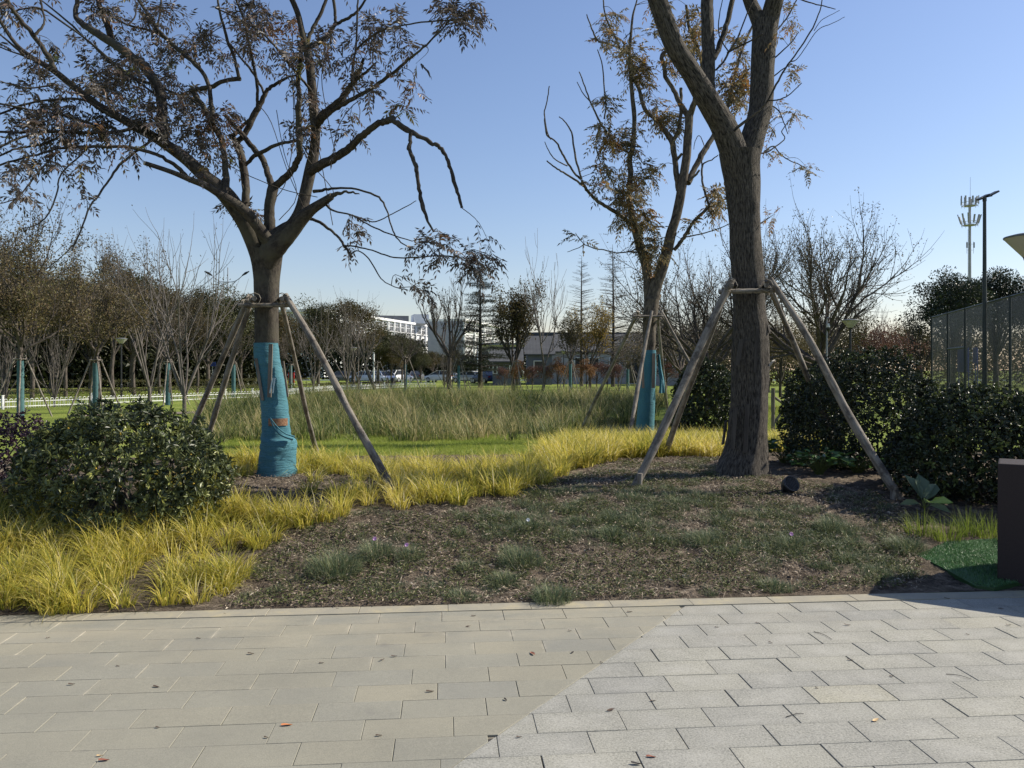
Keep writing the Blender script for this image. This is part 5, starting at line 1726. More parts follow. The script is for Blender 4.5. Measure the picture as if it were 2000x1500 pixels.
for cl in ((1180, 80, 22, 22, 18), (1183, 30, 14, 20, 12), (1235, 95, 28, 22, 34), (1252, 140, 20, 30, 36), (1240, 120, 20, 20, 24), (1172, 190, 14, 14, 9), (1197, 212, 10, 14, 8), (1193, 262, 26, 26, 46), (1215, 285, 20, 18, 22), (1240, 275, 14, 30, 20),
           (1178, 345, 32, 26, 42), (1222, 385, 32, 30, 40), (1240, 400, 25, 25, 32), (1268, 345, 26, 16, 28), (1205, 440, 20, 16, 12), (1258, 450, 14, 26, 22), (1272, 470, 22, 26, 30), (1280, 510, 14, 26, 16), (1287, 215, 20, 20, 30),
           (1300, 232, 18, 14, 16), (1322, 250, 10, 22, 14), (1394, 390, 18, 22, 32), (1330, 60, 30, 50, 46), (1345, 90, 20, 30, 26), (1437, 150, 28, 32, 70), (1440, 195, 26, 16, 24), (1290, 30, 25, 30, 20), (1372, 70, 14, 50, 24), (1318, 110, 16, 26, 18), (1448, 100, 14, 25, 18),
           (1350, 430, 12, 12, 8), (1400, 375, 16, 12, 10), (1130, 466, 14, 10, 6), (1262, 490, 8, 40, 14), (1420, 60, 20, 20, 10), (1215, 20, 16, 16, 8), (1270, 175, 12, 20, 8)):
    T.cluster(*cl, size=1.42, tlo=0.0, thi=0.72, hang=0.5)
for cl in ((1222, 385, 8, 16, 12), (1440, 160, 16, 12, 14), (1205, 262, 14, 14, 10), (1270, 420, 14, 16, 8), (1310, 215, 8, 8, 4)):
    T.cluster(*cl, size=1.42, tlo=0.62, thi=1.0, hang=0.5)
rootS = thing('forked_tree', 'middle tree with teal wrapped trunk and two slender crooked stems', 'tree', bs_)
obj('trunk', T.bark, 'bark_mid', rootS, smooth=True)
obj('crown', T.leaf, 'leaf_right', rootS)
WR = [(684, 1259, 1280), (720, 1255, 1281), (760, 1249, 1279), (800, 1246, 1278), (830, 1243, 1277), (pb[1] + 6, 1240, 1277)]
wp = MB()
sides, rows = 28, []
for y, cx_, w_ in catmull([np.array([y, (l + r) / 2, r - l]) for y, l, r in WR], 10):
    c = P(cx_, y, DS)
    r = w_ / 2 * DS / F + 0.008
    ang = np.arange(sides) * 2 * math.pi / sides
    rr = np.array([r * (1 + 0.02 * noise.noise((math.cos(a) * 1.6, math.sin(a) * 1.6, c[2] * 22))) for a in ang])
    rows.append(np.column_stack([c[0] + rr * np.cos(ang), c[1] + rr * np.sin(ang), np.full(sides, c[2])]))
n = len(rows)
i = np.arange(n - 1)[:, None] * sides
k = np.arange(sides)[None, :]
wp.add(np.concatenate(rows), np.stack([i + k, i + (k + 1) % sides, i + sides + (k + 1) % sides, i + sides + k], -1).reshape(-1, 4)[:, ::-1])
wo = obj('trunk_wrap', wp, 'wrap', rootS, smooth=True)
b = MB()
pts = [P(1284, 692, DS - 0.02), P(1286, 720, DS + 0.05), P(1289, 745, DS), P(1287, 768, DS - 0.05)]
V = []
for j, p in enumerate(pts):
    for q in range(4):
        V.append(p + np.array([0.03 * q * (0.5 + j * 0.25), 0.03 * math.sin(q * 2 + j), 0]))
b.add(V, [[j * 4 + q, j * 4 + q + 1, j * 4 + q + 5, j * 4 + q + 4] for j in range(3) for q in range(3)])
obj('loose_fold', b, 'wrap', wo)
for px0, px1, f, wdt in ((1277, 1276, 0.5, 0.06), (1254, 1256, 0.7, 0.05)):
    b = MB()
    prism(b, P(px0, 690, DS - f * 0.3), P(px1, 758, DS - f * 0.33), wdt, 0.02, (1, 0.3, 0))
    obj('batten', b, 'batten', rootS)
fr = thing('tree_support', 'poles leaning on the middle tree above the golden sedge', 'tree support', bs_, 'pole supports of the three big trees')
os_ = lambda px, py, dd: P(px, py, DS + dd)
gJ = at(1226, 872)
gI = np.array([(1128 - CX) * (DS + 1.6) / F, DS + 1.6, 0.0]); gI[2] = hgt(gI[0], gI[1])
gK = np.array([(1432 - CX) * (DS - 0.6) / F, DS - 0.6, 0.0]); gK[2] = hgt(gK[0], gK[1])
gL = np.array([(1310 - CX) * (DS + 1.7) / F, DS + 1.7, 0.0]); gL[2] = hgt(gL[0], gL[1])
stake_part(fr, gI, os_(1246, 608, 0.2), 0.05, 0.045)
stake_part(fr, np.array(gJ) - [0, 0, .05], os_(1273, 608, -0.3), 0.055, 0.038, 0.012, 'pale sunlit pole')
stake_part(fr, gK, os_(1291, 607, -0.2), 0.048, 0.034, 0.012, 'pale sunlit pole')
stake_part(fr, gL, os_(1284, 610, 0.28), 0.045, 0.036)
bar_part(fr, os_(1235, 618, -0.25), os_(1297, 618, -0.25), 0.032)
bar_part(fr, os_(1234, 616, 0.25), os_(1297, 614, 0.25), 0.032)
bar_part(fr, os_(1246, 623, -0.36), os_(1244, 620, 0.36), 0.032)
bar_part(fr, os_(1290, 623, -0.36), os_(1291, 620, 0.36), 0.032)
peg_part(fr, np.array(gJ) + [0.1, 0, 0], 0.035, 0.13)

# ------------------------------------------------------------------ trees further back


def place(px, d):
    x = (px - CX) * d / F
    return gp(x, d)


def grow(seed, H, r0, fork, mains, spread, levels, kids, ratio=0.62, up=0.12, wig=0.18, leaf=None, lean=(0, 0), multi=False, mlen=None, leader=False, minr=0.006):
    """Recursive limbs in local coordinates. leaf = (per twig, L, W, tlo, thi, scatter)."""
    rg = random.Random(seed)
    bark, lf = MB(), MB()
    lp, ld = [], []

    def rv():
        return np.array([rg.gauss(0, 1), rg.gauss(0, 1), rg.gauss(0, 1)])

    def br(p, d, L, r, lev):
        n = 5 if lev < 2 else 4
        pts = [p]
        for i in range(n):
            d = unit(d + rv() * wig * 0.6 + np.array([0, 0, up * (0.5 + 0.5 * lev)]))
            p = p + d * (L / n)
            pts.append(p)
        r = max(r, minr)
        tube(bark, pts, np.linspace(r, max(r * 0.5, minr * 0.8), n + 1), 8 if lev == 0 else 5 if lev == 1 else 3, cap=False)
        if lev < levels:
            for k in range(kids[lev]):
                t = rg.uniform(0.25, 1.0) if k else 1.0
                f = t * n
                i = min(int(f), n - 1)
                q = pts[i] + (pts[i + 1] - pts[i]) * (f - i)
                base = unit(pts[i + 1] - pts[i])
                s = unit(np.cross(base, rv()))
                a = R(rg.uniform(18, 50)) if k else R(rg.uniform(5, 20))
                br(q, base * math.cos(a) + s * math.sin(a), L * ratio * rg.uniform(0.7, 1.15), r * 0.55 * (1 - 0.3 * t) + minr * 0.3, lev + 1)
        if lev >= levels - 1 and leaf:
            for _ in range(leaf[0]):
                f = rg.random() ** 0.7 * n
                i = min(int(f), n - 1)
                lp.append(pts[i] + (pts[i + 1] - pts[i]) * (f - i) + rv() * leaf[5])
                ld.append(unit(pts[-1] - pts[0]) + rv() * 0.8)
    if multi:
        for m in range(mains):
            a = 2 * math.pi * m / mains + rg.uniform(-.5, .5)
            s = R(rg.uniform(4, spread))
            d = np.array([math.cos(a) * math.sin(s), math.sin(a) * math.sin(s), math.cos(s)])
            br(np.array([math.cos(a) * 0.05, math.sin(a) * 0.05, fork - 0.05]), d, (mlen or H * 0.6) * rg.uniform(0.8, 1.1), r0 * 0.6, 0)
        if fork > 0.1:
            tube(bark, [np.array([0, 0, -0.1]), np.array([0, 0, fork * 0.5]), np.array([0, 0, fork])], [r0 * 1.2, r0, r0], 8)
    else:
        top = np.array([lean[0], lean[1], fork])
        mid = top * 0.5 + rv() * 0.03 * fork * np.array([1, 1, 0])
        trunk = catmull([np.array([0, 0, -0.15]), mid, top], 4)
        tube(bark, trunk, np.linspace(r0 * 1.15, r0 * 0.85, len(trunk)), 10, rough=0.1)
        for m in range(mains):
            a = 2 * math.pi * m / mains + rg.uniform(-.5, .5)
            s = R(rg.uniform(spread * 0.45, spread))
            if leader and m == 0:
                s = R(4)
            d = np.array([math.cos(a) * math.sin(s), math.sin(a) * math.sin(s), math.cos(s)])
            br(top - np.array([0, 0, rg.uniform(0, 0.12) * fork]), d, (mlen or (H - fork) * 0.55) * rg.uniform(0.8, 1.1), r0 * 0.6, 0)
    if lp:
        lp, ld = np.array(lp), np.array(ld)
        k = len(lp)
        nzv = np.array([noise.noise(tuple(p * 0.9)) for p in lp])
        keep = RNG.random(k) < np.clip(0.75 + nzv * 1.1, 0.06, 1)
        lp, ld = lp[keep], ld[keep]
        k = len(lp)
        tint = np.clip(RNG.uniform(leaf[3], leaf[4], k) + 0.25 * nzv[keep], 0, 1)
        leaves(lf, lp, unit(ld + np.array([0, 0, -0.25])), rdir(k, 0.5), leaf[1] * RNG.uniform(0.6, 1.25, k), leaf[2] * RNG.uniform(0.7, 1.2, k), tint)
    return bark, lf


def dense(seed, H, Rr, base, nclump, per, L, W, tlo, thi, r0=0.16):
    """Full crown: many leaf clumps spread through an uneven crown volume."""
    rg = random.Random(seed)
    rn = np.random.default_rng(seed)
    bark, lf = MB(), MB()
    cz, rz = (H + base) / 2, (H - base) / 2
    tube(bark, catmull([np.array([0, 0, -0.15]), np.array([rg.uniform(-.1, .1), 0, base * 0.6]), np.array([rg.uniform(-.2, .2), rg.uniform(-.2, .2), cz])], 4), np.linspace(r0 * 1.15, r0 * 0.5, 9), 10, rough=0.1)
    for i in range(nclump):
        d = rn.normal(size=3)
        d /= np.linalg.norm(d)
        if d[2] < -0.55:
            d[2] *= -1
        rad = rg.uniform(0.35, 0.98) * (1 + 0.22 * noise.noise((d[0] * 1.8 + seed, d[1] * 1.8, d[2] * 1.8)))
        taper = 1.0 - 0.25 * max(0, d[2])
        c = np.array([d[0] * Rr * rad * taper, d[1] * Rr * rad * taper, cz + d[2] * rz * rad])
        s = Rr * rg.uniform(0.2, 0.36)
        k = int(per * rg.uniform(0.6, 1.3))
        v = unit(rn.normal(size=(k, 3))) * (rn.random((k, 1)) ** 0.45) * s * np.array([1.15, 1.15, 0.8])
        p = c + v
        tint = np.clip(rg.uniform(tlo, thi) + rn.normal(size=k) * 0.13, 0, 1)
        leaves(lf, p, unit(v + rn.normal(size=(k, 3)) * s * 0.6), unit(v * 0.6 + rn.normal(size=(k, 3)) * s * 0.5 + [0, 0, s * 0.3]), L * rn.uniform(0.6, 1.3, k), W * rn.uniform(0.7, 1.2, k), tint)
        if i % 3 == 0:
            b0 = np.array([0, 0, base * rg.uniform(0.8, 1.2)])
            tube(bark, catmull([b0, (b0 + c) / 2 + [0, 0, -0.15 * Rr * 0.4], c], 3), np.linspace(r0 * 0.4, r0 * 0.1, 7), 5)
    return bark, lf


KIND = {}


def tree(kind, name, maker, mats, px, d, label, s=1.0, rz=None, group=None, cat='tree'):
    if kind not in KIND:
        root = thing(name, label, cat, (0, 0, 0), group)
        bark, lf = maker()
        obj('trunk', bark, mats[0], root, smooth=True)
        if lf.V:
            obj('crown', lf, mats[1], root)
        KIND[kind] = root
    else:
        root = copy_tree(KIND[kind])
    root['label'] = label
    if group:
        root['group'] = group
    root.location = place(px, d)
    root.scale = (s, s, s) if isinstance(s, (int, float)) else s
    root.rotation_euler = (0, 0, random.uniform(0, 6.28) if rz is None else rz)
    return root


# young planted trees with teal wraps, each held by its own set of slim poles
def young(kind, maker, mats, px, d, label, s=1.0, wrap=True, wr=0.105, wh=1.9):
    root = tree(kind, 'young_tree', maker, mats, px, d, label, s, group='young planted trees round the lawn')
    if wrap and not any(c.name.startswith('trunk_wrap') for c in root.children):
        b = MB()
        zs = np.linspace(-0.05, wh, 22)
        lathe(b, (0, 0, 0), [(wr * (1 + 0.05 * math.sin(z * 40)) * (1.1 - 0.1 * z / wh), z) for z in zs], 14)
        me = b.mesh('trunk_wrap', 'wrap_dull', True)
        o = bpy.data.objects.new('trunk_wrap', me)
        C.objects.link(o)
        o.parent = root
    return root


SUP = None


def support(px, d, label, top=1.95, reach=0.95, rz=0.4, s=1.0):
    global SUP
    if SUP is None:
        root = thing('tree_support', label, 'tree support', (0, 0, 0), 'slim pole supports of the young trees')
        for k in range(4):
            a = k * math.pi / 2
            b = MB()
            pole(b, (math.cos(a) * reach, math.sin(a) * reach, -0.1), (math.cos(a) * 0.13, math.sin(a) * 0.13, top + 0.12), 0.03, 0.026, 0.006, 7)
            obj('support_pole', b, 'pole', root, smooth=True)
        for k in range(4):
            a = k * math.pi / 2 + math.pi / 4
            c, t = np.array([math.cos(a), math.sin(a), 0]) * 0.13, np.array([-math.sin(a), math.cos(a), 0]) * 0.17
            b = MB()
            tube(b, [c - t + [0, 0, top], c + t + [0, 0, top]], [0.026, 0.026], 7)
            obj('crossbar', b, 'pole', root)
        SUP = root
    else:
        root = copy_tree(SUP)
        root['label'] = label
    root.location = place(px, d)
    root.rotation_euler = (0, 0, rz)
    root.scale = (s, s, s)


brown_young = lambda: grow(5, 5.9, 0.085, 2.35, 8, 50, 3, [5, 5, 4], 0.6, 0.08, 0.2, (12, 0.10, 0.05, 0.1, 1.0, 0.18), minr=0.0045)
bare_young = lambda: grow(9, 4.9, 0.07, 2.2, 7, 48, 3, [5, 4, 3], 0.58, 0.12, 0.2, (1, 0.09, 0.045, 0.0, 0.6, 0.06))
yel_young = lambda: grow(14, 5.4, 0.075, 2.2, 6, 40, 3, [5, 4, 4], 0.6, 0.14, 0.2, (5, 0.12, 0.07, 0.1, 0.9, 0.10))
young('brown', brown_young, ('bark_far', 'leaf_brown'), 40, 26.8, 'leftmost young tree with full brown crown and teal trunk wrap')
support(40, 26.8, 'slim poles round the leftmost young tree', rz=0.5)
young('brown', brown_young, ('bark_far', 'leaf_brown'), 187, 29.5, 'young brown tree with teal wrap, second from the left behind the big green shrub', 0.97)
support(187, 29.5, 'slim poles round the second young tree from the left', rz=0.75)
young('bare', bare_young, ('bark_far', 'leaf_brown'), 328, 36, 'thin young tree with teal wrap beside the brown footpath')
support(328, 36, 'slim poles round the young tree beside the brown footpath', rz=0.2)
young('bare', bare_young, ('bark_far', 'leaf_brown'), 456, 45, 'thin young tree with teal wrap seen between the left tree support poles')
support(456, 45, 'slim poles seen between the two left support poles of the big tree', rz=0.9)
young('bare', bare_young, ('bark_far', 'leaf_brown'), 568, 58, 'thin young tree in front of the red board')
support(568, 58, 'slim poles in front of the red board', rz=0.3)
young('bare', bare_young, ('bark_far', 'leaf_brown'), 792, 62, 'young bare tree with round twiggy crown before the white parked cars', 1.05)
support(792, 62, 'slim poles before the white parked cars', rz=0.1, s=1.3)
young('bare', bare_young, ('bark_far', 'leaf_brown'), 896, 60, 'small bare young tree left of the dark cedar')
support(896, 60, 'slim poles left of the dark cedar', rz=0.6, s=1.2)
young('yel', yel_young, ('bark_far', 'leaf_olive'), 1114, 57, 'young tree with thin olive yellow leaves before the tiled hall', 1.05)
support(1114, 57, 'slim poles below the olive yellow young tree', rz=0.5, s=1.1)
young('bare', bare_young, ('bark_far', 'leaf_brown'), 1226, 58, 'bare young tree with bowl-shaped crown before the hall door', (1.0, 1.0, 0.85))
support(1226, 58, 'slim poles before the hall door', rz=0.8, s=1.15)
support(1008, 56, 'slim poles round the orange-brown bush left of the hall', rz=0.4, s=1.1)
support(738, 62, 'slim poles below the leaning pale tree by the road', rz=0.0, s=1.1)

# bare many-stemmed shrubs
myrt = lambda: grow(21, 4.6, 0.06, 0.45, 8, 30, 2, [4, 3], 0.55, 0.10, 0.12, (1, 0.06, 0.03, 0, 0.6, 0.04), multi=True, mlen=2.6, minr=0.0045)
myrt2 = lambda: grow(23, 6.2, 0.07, 0.9, 6, 24, 2, [5, 3], 0.6, 0.08, 0.13, (2, 0.08, 0.04, 0, 0.6, 0.06), multi=True, mlen=3.4, minr=0.005)
for px, d, s, lab, kd in ((106, 34, 0.78, 'low bare many-stemmed shrub between the two leftmost young trees', 'm1'), (8, 33, 0.8, 'bare many-stemmed shrub at the left edge of the picture', 'm1'),
                          (292, 33, 1.02, 'tall bare shrub with pale stems right of the left lamp', 'm2'), (360, 25.5, 0.92, 'tallest bare pale-stemmed shrub, nearest the left tree support', 'm2'),
                          (612, 50, 0.85, 'bare pale shrub behind the right support pole of the left tree', 'm2'),
                          (678, 52, 0.95, 'bare grey shrub clump left of the road lamp', 'm2'), (700, 55, 0.95, 'bare grey shrub clump right of the road lamp', 'm2'), (868, 64, 0.75, 'low bare shrub at the foot of the dark bare tree', 'm1')):
    tree(kd, 'bare_shrub', myrt if kd == 'm1' else myrt2, ('bark_pale', 'leaf_brown'), px, d, lab, s, group='bare many-stemmed shrubs on the lawn', cat='shrub')
tree('lean', 'bare_tree', lambda: grow(33, 6.0, 0.12, 2.2, 4, 40, 2, [5, 4], 0.6, 0.16, 0.14, None, lean=(-0.9, 0)), ('bark_pale', 'leaf_brown'), 735, 62, 'leaning pale bare tree by the white lamp post', 1.0, rz=0.2)

# tall loose brown trees at the left and the dense wood behind them
loose = lambda: grow(41, 10.5, 0.14, 2.6, 6, 34, 3, [7, 6, 4], 0.55, 0.12, 0.16, (7, 0.15, 0.065, 0.0, 0.85, 0.2), leader=True, mlen=4.2)
loose2 = lambda: grow(43, 9.0, 0.12, 2.8, 5, 24, 3, [6, 5, 4], 0.55, 0.14, 0.15, (6, 0.16, 0.07, 0.0, 0.7, 0.16), leader=True, mlen=3.6)
for px, d, s, lab, kd in ((-20, 36, 0.98, 'tall loose brown tree cut by the left picture edge', 'l1'), (62, 44, 0.80, 'tall loose brown tree behind the leftmost young tree', 'l1'), (128, 47, 0.74, 'loose brown tree left of the pair with gaps', 'l1'),
                          (222, 46, 0.98, 'slim loose-leaved tree standing above the wood, left of a pair', 'l2'), (262, 50, 0.95, 'slim loose-leaved tree standing above the wood, right of a pair', 'l2'),
                          (312, 50, 0.74, 'slim loose tree behind the tall pale-stemmed shrub', 'l2'), (385, 54, 0.74, 'thin loose tree left of the double-armed street light', 'l2')):
    tree(kd, 'loose_tree', loose if kd == 'l1' else loose2, ('bark_far', 'leaf_brown'), px, d, lab, s, group='loose brown trees before the left wood')
cam1 = lambda: dense(51, 9.0, 3.2, 2.3, 46, 230, 0.20, 0.095, 0.0, 0.6, 0.2)
cam2 = lambda: dense(53, 8.4, 3.0, 2.2, 46, 230, 0.18, 0.09, 0.25, 1.0, 0.2)
n_ = 0
for px, d, s, kd, lab in ((-130, 50, 1.0, 'c1', 'dark evergreen tree beyond the left picture edge'), (10, 54, 0.95, 'c2', 'brownish dense tree low behind the leftmost young tree'), (100, 56, 1.0, 'c1', 'dark evergreen tree behind the low bare shrub'),
                          (178, 58, 0.98, 'c2', 'brownish dense tree behind the second young tree'), (258, 56, 0.98, 'c1', 'dark evergreen tree behind the left lamp'), (330, 60, 0.98, 'c2', 'brownish dense tree behind the pale-stemmed shrubs'),
                          (405, 62, 0.92, 'c1', 'dark evergreen tree under the double-armed street light'), (470, 66, 0.92, 'c1', 'dark evergreen tree just left of the big left trunk'), (545, 72, 0.86, 'c2', 'brownish dense tree just right of the big left trunk'),
                          (622, 76, 0.93, 'c1', 'round dark green tree right of the big left trunk'), (690, 72, 0.98, 'c2', 'tall brown round-topped tree left of the white building'), (738, 84, 0.72, 'c1', 'green tree under the left end of the white building'),
                          (786, 98, 0.72, 'c1', 'dark round tree in front of the white building windows'), (764, 84, 0.52, 'c2', 'small yellowish tree above the white parked cars'), (845, 104, 0.5, 'c2', 'low round bushy tree below the shade-grey end wall'),
                          (822, 96, 0.46, 'c1', 'low dark tree between the parked cars and the shade-grey end wall'), (884, 102, 0.52, 'c2', 'low brown tree under the right side of the shade-grey end wall')):
    tree(kd, 'dense_tree', cam1 if kd == 'c1' else cam2, ('bark_far', 'leaf_camphor' if kd == 'c1' else 'leaf_olive'), px, d, lab, s, group='dense trees along the road')
broad = lambda: dense(57, 9.6, 3.6, 2.6, 60, 260, 0.22, 0.10, 0.05, 0.55, 0.22)
for px, d, s, lab in ((1862, 62, 0.95, 'broad dark evergreen tree below the telecom mast'), (1945, 64, 1.0, 'broad dark evergreen tree right of the floodlight pole'), (2040, 62, 0.9, 'broad dark evergreen tree at the right picture edge')):
    tree('b1', 'broad_evergreen_tree', broad, ('bark_dark', 'leaf_ever'), px, d, lab, s, group='dark evergreen trees behind the court fence')

# the tall bare-topped trees of the middle distance
tree('asc', 'bare_tree', lambda: grow(61, 9.2, 0.2, 2.6, 5, 38, 3, [5, 4, 3], 0.6, 0.14, 0.16, (2, 0.16, 0.08, 0.0, 0.6, 0.12), leader=True, mlen=3.5, minr=0.014), ('bark_dark', 'leaf_brown'), 878, 65, 'dark bare tree with a teal foot before the shade-grey end wall', 1.0, rz=1.0)
tree('upr', 'upright_tree', lambda: grow(64, 8.8, 0.15, 1.6, 7, 30, 3, [6, 5, 3], 0.55, 0.16, 0.15, (9, 0.2, 0.11, 0.2, 1.0, 0.22), leader=True, mlen=3.8, minr=0.012), ('bark_dark', 'leaf_olive'), 1004, 62, 'upright brown and olive leaved tree left of the hall gable', 1.0, rz=0.3)
tree('fork', 'bare_tree', lambda: grow(67, 8.4, 0.11, 1.9, 3, 34, 3, [5, 4, 2], 0.6, 0.16, 0.14, None, lean=(0.1, 0), mlen=3.9, minr=0.013), ('bark_pale', 'leaf_brown'), 1060, 60, 'leafless pale tree with wide fork before the hall roof', 1.0, rz=0.0)
tree('yel2', 'yellow_tree', lambda: grow(69, 6.4, 0.1, 1.9, 6, 40, 3, [6, 5, 3], 0.58, 0.14, 0.16, (6, 0.15, 0.085, 0.0, 1.0, 0.12), leader=True, mlen=2.6), ('bark_far', 'leaf_yellow'), 1152, 62, 'yellow-leaved tree in front of the hall roof', 1.0)
for px, d, s, lab, kd in ((1010, 57, 0.9, 'orange-brown bush with poles left of the hall', 'o1'), (1090, 60, 1.0, 'bright orange bush below the hall roof', 'o1'), (1062, 62, 0.85, 'dull orange-brown bush left of the bright orange one', 'o2'), (1146, 60, 0.95, 'orange bush below the yellow tree', 'o1'), (1186, 61, 0.9, 'brownish bush right of the orange ones, before the hall wall', 'o2'), (1040, 66, 0.85, 'dark reddish bush at the left end of the hall', 'o2'), (1118, 66, 0.95, 'dull bush half behind the olive yellow young tree', 'o2'), (1166, 68, 1.0, 'small reddish bush between the orange and the brownish bush', 'o2'),
                          (1208, 64, 0.9, 'brown bush left of the bowl-shaped bare tree', 'o2'), (1300, 60, 0.95, 'reddish bush before the low shed', 'o2'), (985, 64, 0.8, 'low reddish bush before the small house', 'o2')):
    tree(kd, 'autumn_bush', (lambda: dense(71, 2.5, 0.95, 0.6, 26, 110, 0.10, 0.05, 0.2, 0.9, 0.05)) if kd == 'o1' else (lambda: dense(73, 2.4, 1.0, 0.5, 22, 75, 0.10, 0.05, 0.1, 0.7, 0.05)), ('bark_dark', 'leaf_orange' if kd == 'o1' else 'leaf_red'), px, d, lab, s, group='autumn coloured bushes before the hall', cat='bush')


def conifer(seed, H, r0, base, Rb, whorls, per, needles, droop):
    rg = random.Random(seed)
    bark, lf = MB(), MB()
    tube(bark, catmull([np.array([0, 0, -0.1]), np.array([0.05, 0, H * 0.5]), np.array([-0.03, 0.02, H])], 5), np.linspace(r0, 0.012, 11), 8)
    for w_ in range(whorls):
        t = (w_ + rg.uniform(-.25, .25)) / whorls
        z0_ = base + (H - base) * t * 0.98
        for k in range(per):
            z = z0_ + rg.gauss(0, 0.16)
            a = rg.uniform(0, 6.28)
            L = Rb * (1 - t) ** 0.75 * rg.uniform(0.55, 1.1) + 0.15
            d = np.array([math.cos(a), math.sin(a), 0])
            pts = [np.array([0, 0, z]), np.array([0, 0, z]) + d * L * 0.5 + [0, 0, L * (0.10 - droop * 0.3)], np.array([0, 0, z]) + d * L + [0, 0, L * (0.16 - droop)]]
            pts = catmull(pts, 3)
            tube(bark, pts, np.linspace(max(0.012, r0 * 0.2 * (1 - t)), 0.008, len(pts)), 4, cap=False)
            for q in range(5 if needles else 4):
                f = rg.uniform(0.3, 1)
                p = pts[int(f * (len(pts) - 1))]
                sd = np.array([-d[1], d[0], 0]) * rg.choice((-1, 1))
                e = p + (d * 0.6 + sd * 0.8 + [0, 0, -0.1 if needles else 0.22]) * L * 0.3
                tube(bark, [p, e], [0.008, 0.006], 3, cap=False)
            if needles:
                k2 = int(34 + 120 * L / Rb)
                f = RNG.random(k2) ** 0.6
                P0 = np.array(pts)
                ii = np.minimum((f * (len(pts) - 1)).astype(int), len(pts) - 2)
                pp = P0[ii] + (P0[ii + 1] - P0[ii]) * RNG.random((k2, 1))
                sd = np.array([-d[1], d[0], 0])
                pp = pp + sd * RNG.normal(size=(k2, 1)) * L * 0.16 + RNG.normal(size=(k2, 3)) * 0.05
                leaves(lf, pp, unit(d + RNG.normal(size=(k2, 3)) * 0.8 + [0, 0, 0.2]), np.tile([0, 0, 1.0], (k2, 1)), RNG.uniform(0.12, 0.26, k2), 0.05, RNG.random(k2))
    return bark, lf


tree('cedar', 'cedar_tree', lambda: conifer(81, 11.0, 0.24, 1.4, 3.5, 24, 6, True, 0.12), ('bark_dark', 'needle'), 938, 70, 'tall dark cedar with layered branches in the middle distance', 1.0)
tree('meta', 'bare_conifer', lambda: conifer(83, 12.4, 0.17, 2.5, 2.6, 30, 8, False, -0.06), ('bark_dark', 'needle'), 1136, 76, 'leafless narrow conifer above the yellow tree', 1.0, group='two leafless conifers behind the hall')
tree('meta2', 'bare_conifer', lambda: conifer(85, 13.2, 0.2, 2.0, 2.9, 30, 8, False, 0.0), ('bark_dark', 'needle'), 1197, 74, 'leafless conifer with the thicker trunk, nearest the middle tree', 1.0, group='two leafless conifers behind the hall')

# sparse tall shrubby trees on the right
wil = lambda: grow(91, 9.0, 0.17, 1.9, 8, 66, 3, [7, 6, 4], 0.64, 0.06, 0.16, (7, 0.09, 0.045, 0.0, 0.9, 0.09), mlen=3.7, minr=0.0045)
tree('wil', 'sparse_tree', wil, ('bark_far', 'leaf_willow'), 1598, 32, 'spreading twiggy tree with few leaves above the right shrubs', 0.98, rz=0.6, group='twiggy trees with few leaves on the right')
b = MB()
lathe(b, (0, 0, 0), [(0.215, -0.1), (0.22, 0.4), (0.21, 1.25)], 16)
me = b.mesh('trunk_wrap', 'wrap_dull', True)
o = bpy.data.objects.new('trunk_wrap', me)
C.objects.link(o)
o.parent = KIND['wil']
support(1598, 32, 'slim poles at the foot of the spreading twiggy tree', rz=0.3, s=0.9)
tree('wil2', 'sparse_tree', lambda: grow(93, 8.4, 0.15, 1.7, 7, 64, 3, [7, 6, 4], 0.64, 0.06, 0.17, (6, 0.09, 0.045, 0.0, 0.9, 0.09), mlen=3.4, minr=0.0045), ('bark_far', 'leaf_willow'), 1385, 33, 'twiggy tree with few leaves between the middle and right trees', 0.98, rz=2.2, group='twiggy trees with few leaves on the right')
tree('wil', 'sparse_tree', wil, ('bark_dark', 'leaf_willow'), 1330, 48, 'twiggy tree behind the poles of the middle tree', 0.8, rz=3.6, group='twiggy trees with few leaves on the right')
br2 = lambda: dense(95, 5.6, 2.6, 1.0, 40, 130, 0.15, 0.07, 0.0, 0.8, 0.12)
for px, d, s, kd, mt, lab in ((1728, 50, 0.8, 'r1', 'leaf_red', 'dull red tree between the right lamp and the court fence'), (1525, 46, 0.8, 'r2', 'leaf_brown', 'orange-brown tree right of the thick trunk'), (1660, 58, 1.05, 'r3', 'leaf_olive', 'olive brown tree behind the right lamp'),
                              (1395, 52, 0.9, 'r3', 'leaf_olive', 'olive brown tree left of the thick trunk'), (1300, 62, 0.95, 'r2', 'leaf_brown', 'brown tree right of the hall'), (1575, 62, 1.1, 'r3', 'leaf_olive', 'olive tree behind the spreading twiggy tree'), (1778, 66, 1.0, 'r3', 'leaf_olive', 'olive tree at the far end of the court fence'), (1250, 70, 0.9, 'r2', 'leaf_brown', 'brown tree behind the middle tree trunk')):
    tree(kd, 'bushy_tree', br2, ('bark_dark', mt), px, d, lab, s, group='bushy trees in the right background')
for px, d, s, lab in ((1800, 58, 0.75, 'thin bare tree left of the court fence corner'), (1690, 60, 0.85, 'thin bare tree behind the dull red tree'), (1500, 56, 0.8, 'thin bare tree just right of the thick trunk'), (1860, 50, 0.6, 'thin bare tree seen through the court fence')):
    tree('bt', 'bare_tree', lambda: grow(97, 8.0, 0.1, 1.8, 6, 34, 3, [6, 5, 3], 0.6, 0.14, 0.16, None, leader=True, mlen=3.2, minr=0.010), ('bark_dark', 'leaf_brown'), px, d, lab, s, group='thin bare trees in the right background')


